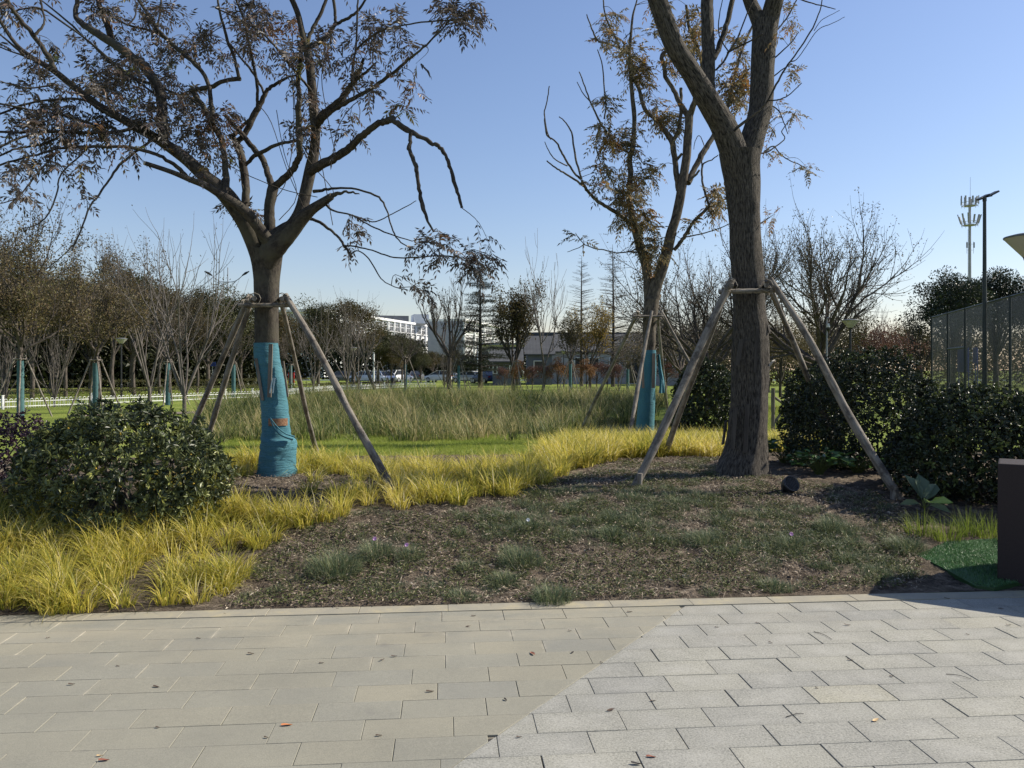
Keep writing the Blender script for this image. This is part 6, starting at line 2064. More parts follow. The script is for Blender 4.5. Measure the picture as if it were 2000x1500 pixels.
# far woodland belts that read as one mass
def belt(name, label, m, line, depth, h0, h1, n, L, W):
    b = MB()
    k = n
    t = RNG.random(k)
    pl = np.array(line, float)
    f = t * (len(pl) - 1)
    i = np.minimum(f.astype(int), len(pl) - 2)
    c = pl[i] + (pl[i + 1] - pl[i]) * (f - i)[:, None]
    c[:, 1] += RNG.random(k) * depth
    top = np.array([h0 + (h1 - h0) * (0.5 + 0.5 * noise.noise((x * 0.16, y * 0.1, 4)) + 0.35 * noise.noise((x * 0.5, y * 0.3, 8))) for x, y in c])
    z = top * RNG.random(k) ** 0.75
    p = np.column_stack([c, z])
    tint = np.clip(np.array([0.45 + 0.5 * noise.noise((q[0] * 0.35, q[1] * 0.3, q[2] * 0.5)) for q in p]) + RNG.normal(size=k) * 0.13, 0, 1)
    leaves(b, p, rdir(k), rdir(k, 0.4), L * RNG.uniform(0.6, 1.3, k), W * RNG.uniform(0.7, 1.2, k), tint)
    return tag(obj(name, b, m), label, 'woodland', kind='stuff')


belt('woodland', 'wood behind the left trees, its leaves coloured dark for the inner shade', 'leaf_wood_shade', [(-62, 62), (-42, 66), (-33, 72), (-26, 82)], 10, 4.5, 8, 42000, 0.55, 0.32)
belt('woodland', 'dark wood behind the trees right of the left trunk', 'leaf_wood_shade', [(-52, 112), (-32, 119), (-14, 124)], 8, 5, 8, 17000, 0.6, 0.36)
belt('woodland', 'low dark wood across the road', 'leaf_wood_shade', [(-16, 124), (-4, 124), (26, 128)], 8, 2.6, 4.4, 15000, 0.5, 0.3)
belt('woodland', 'brown wood behind the right hand trees', 'leaf_olive', [(16, 78), (30, 76), (44, 72), (62, 70)], 14, 3.6, 6.4, 34000, 0.34, 0.16)


# clipped hedges
def hedge(label, line, h, wd_, n, m='leaf_camphor'):
    b = MB()
    pl = np.array(line, float)
    f = RNG.random(n) * (len(pl) - 1)
    i = np.minimum(f.astype(int), len(pl) - 2)
    c = pl[i] + (pl[i + 1] - pl[i]) * (f - i)[:, None]
    d = unit(pl[i + 1] - pl[i])
    s = np.column_stack([-d[:, 1], d[:, 0]])
    side = RNG.random(n)
    o = np.where(side < 0.45, -0.5, RNG.uniform(-0.5, 0.5, n)) * wd_
    z = np.where(side < 0.45, RNG.random(n) * h, h * RNG.uniform(0.9, 1.06, n))
    g_ = np.array([hgt(x, y) for x, y in c])
    p = np.column_stack([c + s * (o * RNG.uniform(0.9, 1.08, n))[:, None], z + g_])
    leaves(b, p, rdir(n, 0.4), rdir(n, 0.6), 0.085 * RNG.uniform(0.6, 1.3, n), 0.045, np.clip(RNG.normal(0.5, 0.22, n), 0, 1))
    root = thing('hedge', label, 'hedge', (c[0][0], c[0][1], g_[0]))
    obj('foliage', b, m, root)
    b = MB()
    for j in range(len(pl) - 1):
        for q in np.arange(0, 1, 0.08):
            x, y = pl[j] + (pl[j + 1] - pl[j]) * q
            tube(b, [np.array([x, y, hgt(x, y) - 0.05]), np.array([x, y, h * 0.75 + hgt(x, y)])], [0.03, 0.02], 5)
    obj('stem', b, 'bark_dark', root)


hedge('low clipped hedge just behind the white picket fence', [(-29, 36), (-21, 43), (-15.4, 56)], 0.55, 1.2, 9000)
hedge('taller clipped hedge at the foot of the left wood', [(-40, 49), (-26, 54), (-16.5, 66)], 0.85, 1.2, 9000)
hedge('low hedge behind the fence right of the teal trunk', [(-15, 58), (-13.6, 66), (-11.5, 71)], 0.5, 1.2, 4500)


# ------------------------------------------------------------------ picket fence with hooped tops
FL = [(-23.0, 28.6), (-20.4, 32.0), (-14.3, 44.0), (-13.3, 60.0), (-9.4, 70.5), (-6.8, 71.5)]
root = thing('picket_fence', 'low white hooped fence running along the left lawn towards the road', 'fence', gp(FL[0][0], FL[0][1]))
pm = MB()
for z in (0.10, 0.30):
    box(pm, (1.0, 0, z), (1.96, 0.025, 0.03))
for k in range(9):
    x = 0.12 + k * 0.22
    a = np.linspace(0, math.pi, 7)
    tube(pm, [np.array([x - 0.07, 0, 0.03])] + [np.array([x - 0.07 * math.cos(q), 0, 0.34 + 0.07 * math.sin(q)]) for q in a] + [np.array([x + 0.07, 0, 0.03])], [0.013] * 9, 4)
pme = pm.mesh('panel', 'white')
qm = MB()
box(qm, (0, 0, 0.26), (0.07, 0.07, 0.56))
box(qm, (0, 0, 0.555), (0.09, 0.09, 0.03))
qme = qm.mesh('post', 'white')
for j in range(len(FL) - 1):
    a_, b_ = np.array(FL[j]), np.array(FL[j + 1])
    Ld = np.linalg.norm(b_ - a_)
    nn_ = max(1, int(round(Ld / 2)))
    an = math.atan2(b_[1] - a_[1], b_[0] - a_[0])
    for k in range(nn_):
        q = a_ + (b_ - a_) * k / nn_
        for nm, me in (('panel', pme), ('post', qme)):
            if nm == 'post' and k % 2:
                continue
            o = bpy.data.objects.new(nm, me)
            C.objects.link(o)
            o.parent = root
            o.location = Vector((q[0], q[1], hgt(q[0], q[1]))) - root.location
            o.rotation_euler = (0, 0, an)
            if nm == 'panel':
                o.scale = (Ld / nn_ / 2, 1, 1)
root = thing('low_fence', 'short low green and white rail fence by the road', 'fence', (-11.6, 84, 0))
for z in (0.25, 0.5):
    b = MB()
    box(b, (-9.9, 84, z), (3.6, 0.05, 0.05))
    obj('rail', b, 'white' if z > 0.3 else 'wrap', root)
for k in range(5):
    b = MB()
    box(b, (-11.6 + k * 0.85, 84, 0.28), (0.08, 0.08, 0.56))
    obj('post', b, 'white', root)

# ------------------------------------------------------------------ park lamps
LAMP = None


def lamp(px, d, label, H=3.5):
    global LAMP
    if LAMP is None:
        root = thing('park_lamp', label, 'lamp', (0, 0, 0), 'cone lamps in the park')
        b = MB()
        lathe(b, (0, 0, 0), [(0.11, -0.05), (0.11, 0.05), (0.065, 0.08), (0.06, 0.8), (0.04, 0.85), (0.038, 3.1), (0.07, 3.13), (0.09, 3.2)], 14)
        obj('pole', b, 'black_metal', root, smooth=False)
        b = MB()
        lathe(b, (0, 0, 0), [(0.085, 3.17), (0.10, 3.19), (0.305, 3.43), (0.31, 3.44)], 28)
        obj('bowl', b, 'lamp_bowl', root, smooth=True)
        b = MB()
        lathe(b, (0, 0, 0), [(0.312, 3.432), (0.318, 3.445), (0.312, 3.456), (0.2, 3.485), (0.08, 3.50), (0.001, 3.503)], 28)
        obj('cap', b, 'lamp_cap', root, smooth=True)
        LAMP = root
    else:
        root = copy_tree(LAMP)
        root['label'] = label
    root.location = place(px, d)
    root.scale = (1, 1, H / 3.5)


lamp(1661, 30, 'park lamp with pale cone head behind the right shrubs')
lamp(2011, 11.0, 'nearest park lamp, cone head cut by the right picture edge', 3.48)
for o_ in C.objects:
    if o_.get('label', '').startswith('nearest park lamp'):
        o_.location.z = 0.0
lamp(237, 44, 'park lamp among the young trees at the left', 3.35)
lamp(690, 64, 'small park lamp among bare shrubs near the road', 3.4)
lamp(1101, 74, 'small dim park lamp in front of the hall roof', 3.4)

# ------------------------------------------------------------------ street light, masts, posts
root = thing('street_light', 'tall double-armed street light above the left wood', 'street light', place(445, 86))
L0 = np.array(root.location)
b = MB()
tube(b, [L0, L0 + [0, 0, 6], L0 + [0, 0, 12.6]], [0.12, 0.09, 0.05], 10)
obj('pole', b, 'grey_metal', root)
for s in (-1, 1):
    b = MB()
    tube(b, catmull([L0 + [0, 0, 11.0], L0 + [s * 0.9, -0.1, 11.15], L0 + [s * 1.7, -0.2, 11.75]], 4), [0.04] * 9, 6)
    tube(b, [L0 + [0, 0, 10.2], L0 + [s * 1.0, -0.1, 11.2]], [0.025, 0.025], 5)
    obj('arm', b, 'grey_metal', root)
    b = MB()
    e = L0 + [s * 2.0, -0.25, 11.95]
    pts = [L0 + [s * 1.6, -0.2, 11.7], e, L0 + [s * 2.4, -0.3, 12.15]]
    tube(b, pts, [0.06, 0.14, 0.05], 8)
    obj('lamp_head', b, 'black_metal', root)

for px, d, H, lab in ((730, 95, 5.1, 'thin white post left of the parked cars'), (933, 100, 4.6, 'white post directly left of the cedar trunk')):
    root = thing('white_post', lab, 'post', place(px, d))
    L0 = np.array(root.location)
    b = MB()
    tube(b, [L0, L0 + [0, 0, H]], [0.12, 0.10], 10)
    obj('pole', b, 'white', root)
    b = MB()
    box(b, L0 + [0, 0, 0.1], (0.5, 0.5, 0.2))
    obj('base', b, 'grey_metal', root)

root = thing('telecom_mast', 'tall grey telecom mast carrying two rings of antennas', 'mast', place(1894, 186))
L0 = np.array(root.location)
zt = lambda py: CH + (HY - py) * 186 / F
b = MB()
tube(b, [L0, L0 + [0, 0, zt(540)], L0 + [0, 0, zt(385)]], [0.6, 0.34, 0.27], 14)
obj('pole', b, 'grey_metal', root)
b = MB()
tube(b, [L0 + [0.1, 0, zt(388)], L0 + [0.15, 0, zt(346)]], [0.05, 0.03], 6)
obj('lightning_rod', b, 'grey_metal', root)
for py, n_, lean_, hh in ((402, 9, 0.0, 1.9), (440, 10, 0.28, 2.1)):
    b = MB()
    z = zt(py)
    a = np.linspace(0, 2 * math.pi, 25)
    for dz, r in ((0, 1.6), (0, 1.1), (0.75, 1.75)):
        tube(b, [L0 + [r * math.cos(q), r * math.sin(q), z + dz] for q in a], [0.05] * 25, 5)
    for k in range(n_):
        q = 2 * math.pi * k / n_ + 0.3
        c, s = math.cos(q), math.sin(q)
        tube(b, [L0 + [0.3 * c, 0.3 * s, z], L0 + [1.75 * c, 1.75 * s, z]], [0.05, 0.05], 5)
        tube(b, [L0 + [1.7 * c, 1.7 * s, z - 0.4], L0 + [1.75 * c, 1.75 * s, z + 1.3]], [0.035, 0.035], 5)
    lathe(b, L0 + [0, 0, z - 0.05], [(0.3, -0.15), (1.2, 0.0), (1.2, 0.04), (0.3, 0.04)], 20)
    obj('platform', b, 'grey_metal', root)
    for k in range(n_):
        q = 2 * math.pi * k / n_ + 0.3 + random.uniform(-.12, .12)
        c, s = math.cos(q), math.sin(q)
        b = MB()
        h_ = hh * random.uniform(0.75, 1.1)
        p0, p1 = L0 + [1.85 * c, 1.85 * s, z + 0.35], L0 + [(1.85 + lean_ * h_) * c, (1.85 + lean_ * h_) * s, z + 0.35 + h_]
        prism(b, p0, p1, 0.36, 0.16, (-s, c, 0))
        obj('antenna', b, 'antenna', root)
for sx in (-1, 1):
    b = MB()
    z = zt(482)
    tube(b, [L0 + [sx * 0.78, -0.2, z - 1.6], L0 + [sx * 0.78, -0.2, z + 1.2]], [0.04, 0.04], 5)
    prism(b, L0 + [sx * 0.82, -0.3, z - 0.3], L0 + [sx * 0.82, -0.3, z + 1.0], 0.3, 0.16, (1, 0, 0))
    for dz in (-0.8, 0.6):
        tube(b, [L0 + [sx * 0.3, -0.1, z + dz], L0 + [sx * 0.8, -0.2, z + dz]], [0.035, 0.035], 5)
    obj('small_antenna', b, 'antenna', root)
b = MB()
for dx in (-0.62, -0.42):
    tube(b, [L0 + [dx - 0.1, -0.45, 2], L0 + [dx, -0.3, zt(448)]], [0.02, 0.02], 4)
for z in np.arange(2, zt(448), 0.45):
    tube(b, [L0 + [-0.70, -0.42, z], L0 + [-0.44, -0.42, z]], [0.015, 0.015], 3)
obj('ladder', b, 'grey_metal', root)

# ------------------------------------------------------------------ court fence, floodlight, boards
FA, FB = np.array([19.3, 36.7]), np.array([16.0, 25.0])
fd = unit((FB - FA)[None])[0]
fn = np.array([-fd[1], fd[0]])
LEN = 26.5
HF = 4.0
root = thing('court_fence', 'tall dark chain-link fence of the ball court receding on the right', 'fence', (FA[0], FA[1], 0))
w3 = lambda s, z, o=0.0: np.array([FA[0] + fd[0] * s + fn[0] * o, FA[1] + fd[1] * s + fn[1] * o, z])
b = MB()
sp = 0.062
for sg in (-1, 1):
    for k in np.arange(-HF, LEN, sp):
        s0, s1 = k, k + HF
        z0, z1 = (0, HF) if sg > 0 else (HF, 0)
        a0, a1 = max(s0, 0), min(s1, LEN)
        if a1 - a0 < 0.05:
            continue
        f0, f1 = (a0 - s0) / HF, (a1 - s0) / HF
        za, zb = z0 + (z1 - z0) * f0, z0 + (z1 - z0) * f1
        dd = unit(np.array([fd[0], fd[1], (z1 - z0) / HF])[None])[0]
        pp_ = np.cross(dd, [fn[0], fn[1], 0]) * 0.0072
        o_ = np.array([fn[0], fn[1], 0]) * 0.004 * sg
        b.add([w3(a0, za) - pp_ + o_, w3(a1, zb) - pp_ + o_, w3(a1, zb) + pp_ + o_, w3(a0, za) + pp_ + o_], [[0, 1, 2, 3]])
obj('mesh_panel', b, 'link', root)
# s where the photo shows posts
posts = []
for px in (1820, 1851, 1885, 1922, 1973):
    q = (px - CX) / F
    s = (q * FA[1] - FA[0]) / (fd[0] - q * fd[1])
    posts.append(s)
posts += [posts[-1] + 2.9 * k for k in range(1, 6) if posts[-1] + 2.9 * k < LEN]
for s in posts:
    b = MB()
    tube(b, [w3(s, -0.1), w3(s, HF + 0.04)], [0.045, 0.045], 9)
    obj('post', b, 'dark_metal', root)
for z in (HF, 0.06):
    b = MB()
    tube(b, [w3(0, z), w3(LEN, z)], [0.035, 0.035], 8)
    obj('rail', b, 'dark_metal', root)
b = MB()
tube(b, [w3(posts[1], 2.48), w3(posts[2], 2.48)], [0.04, 0.04], 8)
tube(b, [w3(posts[1] + 0.25, 0, 0.02), w3(posts[1] + 0.25, 2.48, 0.02)], [0.04, 0.04], 8)
obj('gate_frame', b, 'dark_metal', root)
s_ = posts[1] + (posts[2] - posts[1]) * 0.45
b = MB()
prism(b, w3(s_ + 0.75, 1.5, 0.1), w3(s_ + 0.75, 2.45, 0.1), 1.5, 0.03, (fd[0], fd[1], 0))
for q in (0.05, 1.45):
    tube(b, [w3(s_ + q, 0, 0.13), w3(s_ + q, 2.47, 0.13)], [0.02, 0.02], 6)
tag(obj('blue_board', b, 'blue', loc=Vector(w3(s_, 0, 0.1))), 'blue board behind the gate of the court fence', 'board')
b = MB()
prism(b, w3(posts[2] + 1.0, 1.85, 0.1), w3(posts[2] + 1.0, 2.45, 0.1), 0.5, 0.03, (fd[0], fd[1], 0))
for q in (0.85, 1.15):
    tube(b, [w3(posts[2] + q, 0, 0.14), w3(posts[2] + q, 2.4, 0.14)], [0.015, 0.015], 6)
tag(obj('blue_board', b, 'blue', loc=Vector(w3(posts[2] + 1.0, 0, 0.1))), 'small blue panel behind the court fence, right of the gate', 'board')

root = thing('floodlight_pole', 'slim dark floodlight pole in front of the court fence', 'floodlight', place(1923, 28.3))
L0 = np.array(root.location)
b = MB()
ztp = CH + (HY - 388) * 28.3 / F
tube(b, [L0, L0 + [0, 0, 3.6], L0 + [0, 0, ztp]], [0.085, 0.07, 0.055], 12)
obj('pole', b, 'dark_metal', root)
b = MB()
tube(b, [L0 + [-0.12, 0, ztp + 0.02], L0 + [0.32, 0.1, ztp + 0.12]], [0.03, 0.03], 6)
tube(b, [L0 + [0, 0, ztp - 0.1], L0 + [0, 0, ztp + 0.05]], [0.07, 0.07], 8)
obj('bracket', b, 'black_metal', root)
for k, (dx, dy, dz) in enumerate(((-0.06, 0.12, 0.03), (0.2, 0.0, 0.12))):
    b = MB()
    a_ = np.array([0.82, 0.1, 0.42])
    c = L0 + [dx, dy, ztp + dz]
    prism(b, c - a_ * 0.12, c + a_ * 0.32, 0.34, 0.06, (0.1, 0.95, 0.1))
    obj('lamp_head', b, 'black_metal', root)

# security camera box near the twiggy tree
root = thing('security_camera', 'small white camera hanging on a thin post before the twiggy tree', 'camera', place(1615, 31))
L0 = np.array(root.location)
b = MB()
tube(b, [L0, L0 + [0, 0, 3.55], L0 + [0.0, -0.1, 3.6]], [0.04, 0.035, 0.03], 8)
obj('post', b, 'grey_metal', root)
b = MB()
zc = CH + (HY - 640) * 31 / F
lathe(b, L0 + [0, -0.12, zc], [(0.001, 0.16), (0.05, 0.15), (0.075, 0.02), (0.075, 0.0)], 12)
obj('housing', b, 'white', root)
b = MB()
lathe(b, L0 + [0, -0.12, zc], [(0.075, 0.0), (0.07, -0.08), (0.04, -0.13), (0.001, -0.14)], 12)
obj('dome', b, 'black_metal', root)

# ------------------------------------------------------------------ buildings
EB = np.array([math.sin(R(14.6)), math.cos(R(14.6))])
NB = np.array([math.cos(R(14.6)), -math.sin(R(14.6))])


def long_building(name, label, corner, length, depth, H, wx, floors, pitch, wsize, wallm, endm, back=0.0):
    root = thing(name, label, 'building', (corner[0], corner[1], 0))
    cr = np.array(corner)

    def w(s, o, z):
        q = cr + EB * s + NB * o
        return (q[0], q[1], z)
    b = MB()
    b.add([w(-back, 0, 0), w(length, 0, 0), w(length, 0, H), w(-back, 0, H)], [[0, 1, 2, 3]], m=0)
    b.add([w(-back, -depth, 0), w(-back, 0, 0), w(-back, 0, H), w(-back, -depth, H)], [[0, 1, 2, 3]], m=1)
    b.add([w(length, -depth, 0), w(-back, -depth, 0), w(-back, -depth, H), w(length, -depth, H)], [[0, 1, 2, 3]], m=0)
    b.add([w(length, 0, 0), w(length, -depth, 0), w(length, -depth, H), w(length, 0, H)], [[0, 1, 2, 3]], m=0)
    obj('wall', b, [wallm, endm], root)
    b = MB()
    ext = 0.5
    lo = [w(-back if endm != wallm else -back - ext, -depth - ext, H), w(-back if endm != wallm else -back - ext, ext, H), w(length + ext, ext, H), w(length + ext, -depth - ext, H)]
    hi = [(p[0], p[1], H + 0.55) for p in lo]
    b.add(lo + hi, BOXF)
    obj('roof', b, 'white_wall', root)
    an = math.atan2(EB[1], EB[0])
    gm, fm = MB(), MB()
    box(gm, (0, 0, 0), (wsize[0], 0.1, wsize[1]))
    for x in np.linspace(-0.5, 0.5, 4):
        box(fm, (x * wsize[0], -0.09, 0), (0.1, 0.1, wsize[1]))
    box(fm, (0, -0.085, 0.12 * wsize[1]), (wsize[0], 0.08, 0.1))
    box(fm, (0, -0.16, -wsize[1] / 2 - 0.1), (wsize[0] + 0.3, 0.3, 0.2))
    gme, fme = gm.mesh('window', 'glass'), fm.mesh('frame', 'white_wall')
    fh = H / floors
    n_ = int((length + back) / pitch)
    for fl_ in range(floors):
        for k in range(n_):
            s = -back + (k + 0.5) * pitch
            o = bpy.data.objects.new('window', gme)
            C.objects.link(o)
            o.parent = root
            p = w(s, 0.03, fl_ * fh + fh * 0.58)
            o.location = Vector(p) - root.location
            o.rotation_euler = (0, 0, an)
            q = bpy.data.objects.new('frame', fme)
            C.objects.link(q)
            q.parent = o
    b = MB()
    box(b, (0, 0, H / 2 - 0.06), (0.5, 0.42, H - 0.2))
    pme_ = b.mesh('pillar', wallm)
    for k in range(n_ + 1):
        o = bpy.data.objects.new('pillar', pme_)
        C.objects.link(o)
        o.parent = root
        o.location = Vector(w(-back + k * pitch, 0.22, 0)) - root.location
        o.rotation_euler = (0, 0, an)
    return root


long_building('school_building', 'white four-storey building with rows of windows left of the shade-grey end wall', ((735 - CX) * 186 / F, 186.0), 62, 12, 13.3, 0, 4, 3.6, (2.7, 1.8), 'white_wall', 'white_wall', 26)
long_building('school_building', 'long white building with a blank end wall coloured shade-grey, facing the lawn', ((905 - CX) * 190 / F, 190.0), 190, 9.0, 13.2, 0, 4, 8.4, (6.4, 1.8), 'white_wall', 'shaded_end_wall', 0)
root = thing('rooftop_room', 'dark and white stair room on the roof of the left white building', 'building', place(782, 196))
x0 = (782 - CX) * 200 / F
b = MB()
box(b, (x0 - 4.5, 206, 14.6), (11, 5, 1.6), R(14.6))
obj('wall', b, 'cargrey', root)
b = MB()
box(b, (x0 + 3.5, 212, 14.9), (4, 6, 2.4), R(14.6))
obj('stair_room', b, 'white_wall', root)

root = thing('annex', 'low white two-storey annex with an orange sign behind the cedar', 'building', place(980, 150))
xa, xb_ = (938 - CX) * 150 / F, (1020 - CX) * 150 / F
b = MB()
box(b, ((xa + xb_) / 2, 154, 3.1), (xb_ - xa, 8, 6.2))
obj('wall', b, 'white_wall', root)
b = MB()
box(b, ((xa + xb_) / 2, 153.5, 6.4), (xb_ - xa + 0.8, 9.6, 0.4))
obj('roof', b, 'grey_metal', root)
for k in range(4):
    for z in (1.6, 4.4):
        b = MB()
        box(b, (xa + 1 + k * 1.95, 149.97, z), (1.2, 0.1, 1.5))
        obj('window', b, 'glass', root)
b = MB()
box(b, ((952 - CX) * 148 / F, 148, CH + (HY - 708) * 148 / F), (1.3, 0.15, 0.7))
tube(b, [np.array([(952 - CX) * 148 / F, 148.05, 0]), np.array([(952 - CX) * 148 / F, 148.05, 2.7])], [0.08, 0.08], 6)
tag(obj('orange_sign', b, 'orange_sign', loc=((952 - CX) * 148 / F, 148, 0)), 'small orange sign on a post before the white annex', 'sign')


def house(name, label, x0, x1, y0, dp, eave, ridge, wallm, over=0.35):
    root = thing(name, label, 'house', ((x0 + x1) / 2, y0, 0))
    b = MB()
    ym = y0 + dp / 2
    b.add([(x0, y0, 0), (x1, y0, 0), (x1, y0, eave), (x0, y0, eave), (x0, y0 + dp, 0), (x1, y0 + dp, 0), (x1, y0 + dp, eave), (x0, y0 + dp, eave), (x0, ym, ridge - 0.1), (x1, ym, ridge - 0.1)],
          [[0, 1, 2, 3], [5, 4, 7, 6]])
    n0 = b.n - 10
    b.F.append((np.array([[n0 + 4, n0 + 0, n0 + 3, n0 + 8, n0 + 7], [n0 + 1, n0 + 5, n0 + 6, n0 + 9, n0 + 2]]), 0))
    obj('wall', b, wallm, root)
    b = MB()
    sl_ = (ridge - eave) / (dp / 2)
    for sg in (-1, 1):
        e0, zE = (y0 - over, eave - over * sl_) if sg < 0 else (y0 + dp + over, eave - over * sl_)
        lo = [(x0 - over, e0, zE), (x1 + over, e0, zE), (x1 + over, ym, ridge), (x0 - over, ym, ridge)]
        if sg > 0:
            lo = [lo[1], lo[0], lo[3], lo[2]]
        b.add(lo + [(p[0], p[1], p[2] + 0.14) for p in lo], BOXF)
    box(b, ((x0 + x1) / 2, ym, ridge + 0.16), (x1 - x0 + 2 * over, 0.3, 0.2))
    obj('roof', b, 'roof', root)
    return root


def wall_piece(root, name, m, x, y, z, w_, h_, th=0.1):
    b = MB()
    box(b, (x, y - th / 2, z), (w_, th, h_))
    o = obj(name, b, m, root)
    f = MB()
    for sx in (-1, 1):
        box(f, (x + sx * (w_ / 2 + 0.04), y - th / 2 - 0.03, z), (0.08, th, h_ + 0.16))
    for sz in (-1, 1):
        box(f, (x, y - th / 2 - 0.03, z + sz * (h_ / 2 + 0.04)), (w_, th, 0.08))
    obj('frame', f, 'white_wall' if m == 'glass' else 'grey_metal', o)
    return o


X = lambda px, d: (px - CX) * d / F
Zp = lambda py, d: CH + (HY - py) * d / F
h2 = house('tiled_hall', 'long single-storey hall with grey tiled roof behind the autumn bushes', X(1036, 88), X(1312, 88), 88, 9, Zp(686, 88), Zp(653, 92), 'house_wall')
for px in (1132, 1160, 1200, 1283):
    wall_piece(h2, 'window', 'glass', X(px, 88), 88, Zp(709, 88), 1.0, 1.1)
wall_piece(h2, 'door', 'glass', X(1236, 88), 88, 1.45, 1.3, 2.7)
wall_piece(h2, 'white_panel', 'white', X(1244, 88) + 0.65, 88, 1.9, 0.4, 1.7)
b = MB()
box(b, (X(1294, 88), 87.95, Zp(706, 88)), (0.7, 0.12, 0.35))
obj('sign_plate', b, 'white', h2)
h3 = house('tiled_wing', 'forward wing of the hall with its tiled roof sloping behind the leafless forked tree', X(1030, 84), X(1078, 84), 84, 6, Zp(690, 84), Zp(656, 87), 'shaded_house_wall')
wall_piece(h3, 'window', 'glass', X(1052, 84), 84, Zp(715, 84), 0.9, 1.0)
h1 = house('small_house', 'small house with shade-darkened blue-grey wall, tiled roof and one dark window right of the cedar', X(962, 80), X(1016, 80), 80, 5, Zp(705, 80), Zp(682, 82), 'shaded_house_wall')
wall_piece(h1, 'window', 'glass', X(966, 80) + 0.05, 80, Zp(722, 80), 0.32, 0.7)
wall_piece(h1, 'window', 'glass', X(1002, 80), 80, Zp(722, 80), 0.6, 0.7)
h4 = house('low_shed', 'low shed with dark tiled roof between the middle tree and its right pole', X(1284, 80), X(1336, 80), 80, 4.5, Zp(704, 80), Zp(688, 82), 'house_wall')
wall_piece(h4, 'window', 'glass', X(1305, 80), 80, Zp(722, 80), 0.8, 0.7)

# ------------------------------------------------------------------ cars and small things by the road


def car(label, paint, px, d, rz, s=1.0, tall=0.0, kind='car'):
    root = thing('parked_car', label, 'car', (0, 0, 0), 'cars parked by the road')
    st = [(-2.15, 0.42, 0.62, 0.70), (-2.05, 0.28, 0.88 + tall * .3, 0.82), (-1.5, 0.22, 0.95, 0.88), (-0.6, 0.2, 0.96, 0.9), (0.6, 0.2, 0.95, 0.9), (1.4, 0.22, 0.86, 0.88), (2.0, 0.28, 0.70, 0.80), (2.15, 0.40, 0.56, 0.68)]
    b = MB()
    rows = []
    for x, zb, zt_, hw in st:
        rows.append([(x, -hw * 0.9, zb), (x, -hw, zb + 0.15), (x, -hw, (zb + zt_) / 2 + 0.08), (x, -hw * 0.9, zt_), (x, hw * 0.9, zt_), (x, hw, (zb + zt_) / 2 + 0.08), (x, hw, zb + 0.15), (x, hw * 0.9, zb)])
    V = [p for r_ in rows for p in r_]
    n = len(rows)
    b.add(V, [[i * 8 + k, i * 8 + (k + 1) % 8, (i + 1) * 8 + (k + 1) % 8, (i + 1) * 8 + k] for i in range(n - 1) for k in range(8)])
    b.F.append((np.array([[7 - k for k in range(8)], [(n - 1) * 8 + k for k in range(8)]]), 0))
    rb, rf = (-1.75, 0.55) if not tall else (-2.0, 0.5)
    roofz = 1.42 + tall
    box(b, ((rb + rf) / 2 + 0.05, 0, roofz), ((rf - rb) * 0.62, 1.3, 0.06))
    obj('body', b, paint, root, smooth=False)
    g_ = MB()
    lo = [(rb - 0.25, -0.80, 0.93), (rf + 0.75, -0.80, 0.90), (rf + 0.75, 0.80, 0.90), (rb - 0.25, 0.80, 0.93)]
    xm, hw_ = (rb + rf) / 2 + 0.05, (rf - rb) * 0.31
    hi = [(xm - hw_, -0.64, roofz - 0.03), (xm + hw_, -0.64, roofz - 0.03), (xm + hw_, 0.64, roofz - 0.03), (xm - hw_, 0.64, roofz - 0.03)]
    g_.add(lo + hi, BOXF)
    obj('window', g_, 'glass', root)
    p_ = MB()
    for sy in (-1, 1):
        for a_, c_ in ((lo[0], hi[0]), (lo[1], hi[1]), ((-0.35, -0.80, 0.92), (-0.4, -0.64, roofz - 0.03))):
            tube(p_, [np.array([a_[0], sy * 0.81, a_[2]]), np.array([c_[0], sy * 0.66, c_[2] + 0.02])], [0.05, 0.05], 5)
    obj('pillar', p_, paint, root)
    for x in (-1.35, 1.35):
        for sy in (-1, 1):
            w_ = MB()
            a = np.linspace(0, 2 * math.pi, 17)[:-1]
            ring = [(x + r * math.cos(q), sy * yy, 0.31 + r * math.sin(q)) for r, yy in ((0.31, 0.70), (0.31, 0.89), (0.2, 0.91)) for q in a]
            w_.add(ring, [[j * 16 + k, j * 16 + (k + 1) % 16, (j + 1) * 16 + (k + 1) % 16, (j + 1) * 16 + k] for j in range(2) for k in range(16)])
            wo_ = obj('wheel', w_, 'tyre', root)
            h_ = MB()
            h_.add([(x + 0.2 * math.cos(q), sy * 0.912, 0.31 + 0.2 * math.sin(q)) for q in a], [list(range(16))])
            obj('rim', h_, 'carsilver', wo_)
    for sy in (-1, 1):
        h_ = MB()
        box(h_, (2.08, sy * 0.58, 0.60), (0.12, 0.32, 0.12))
        obj('headlight', h_, 'head', root)
        h_ = MB()
        box(h_, (-2.10, sy * 0.62, 0.78), (0.1, 0.26, 0.14))
        obj('taillight', h_, 'tail', root)
    root.location = Vector((X(px, d), d, 0.004))
    root.rotation_euler = (0, 0, rz)
    root.scale = (s, s, s)
    return root


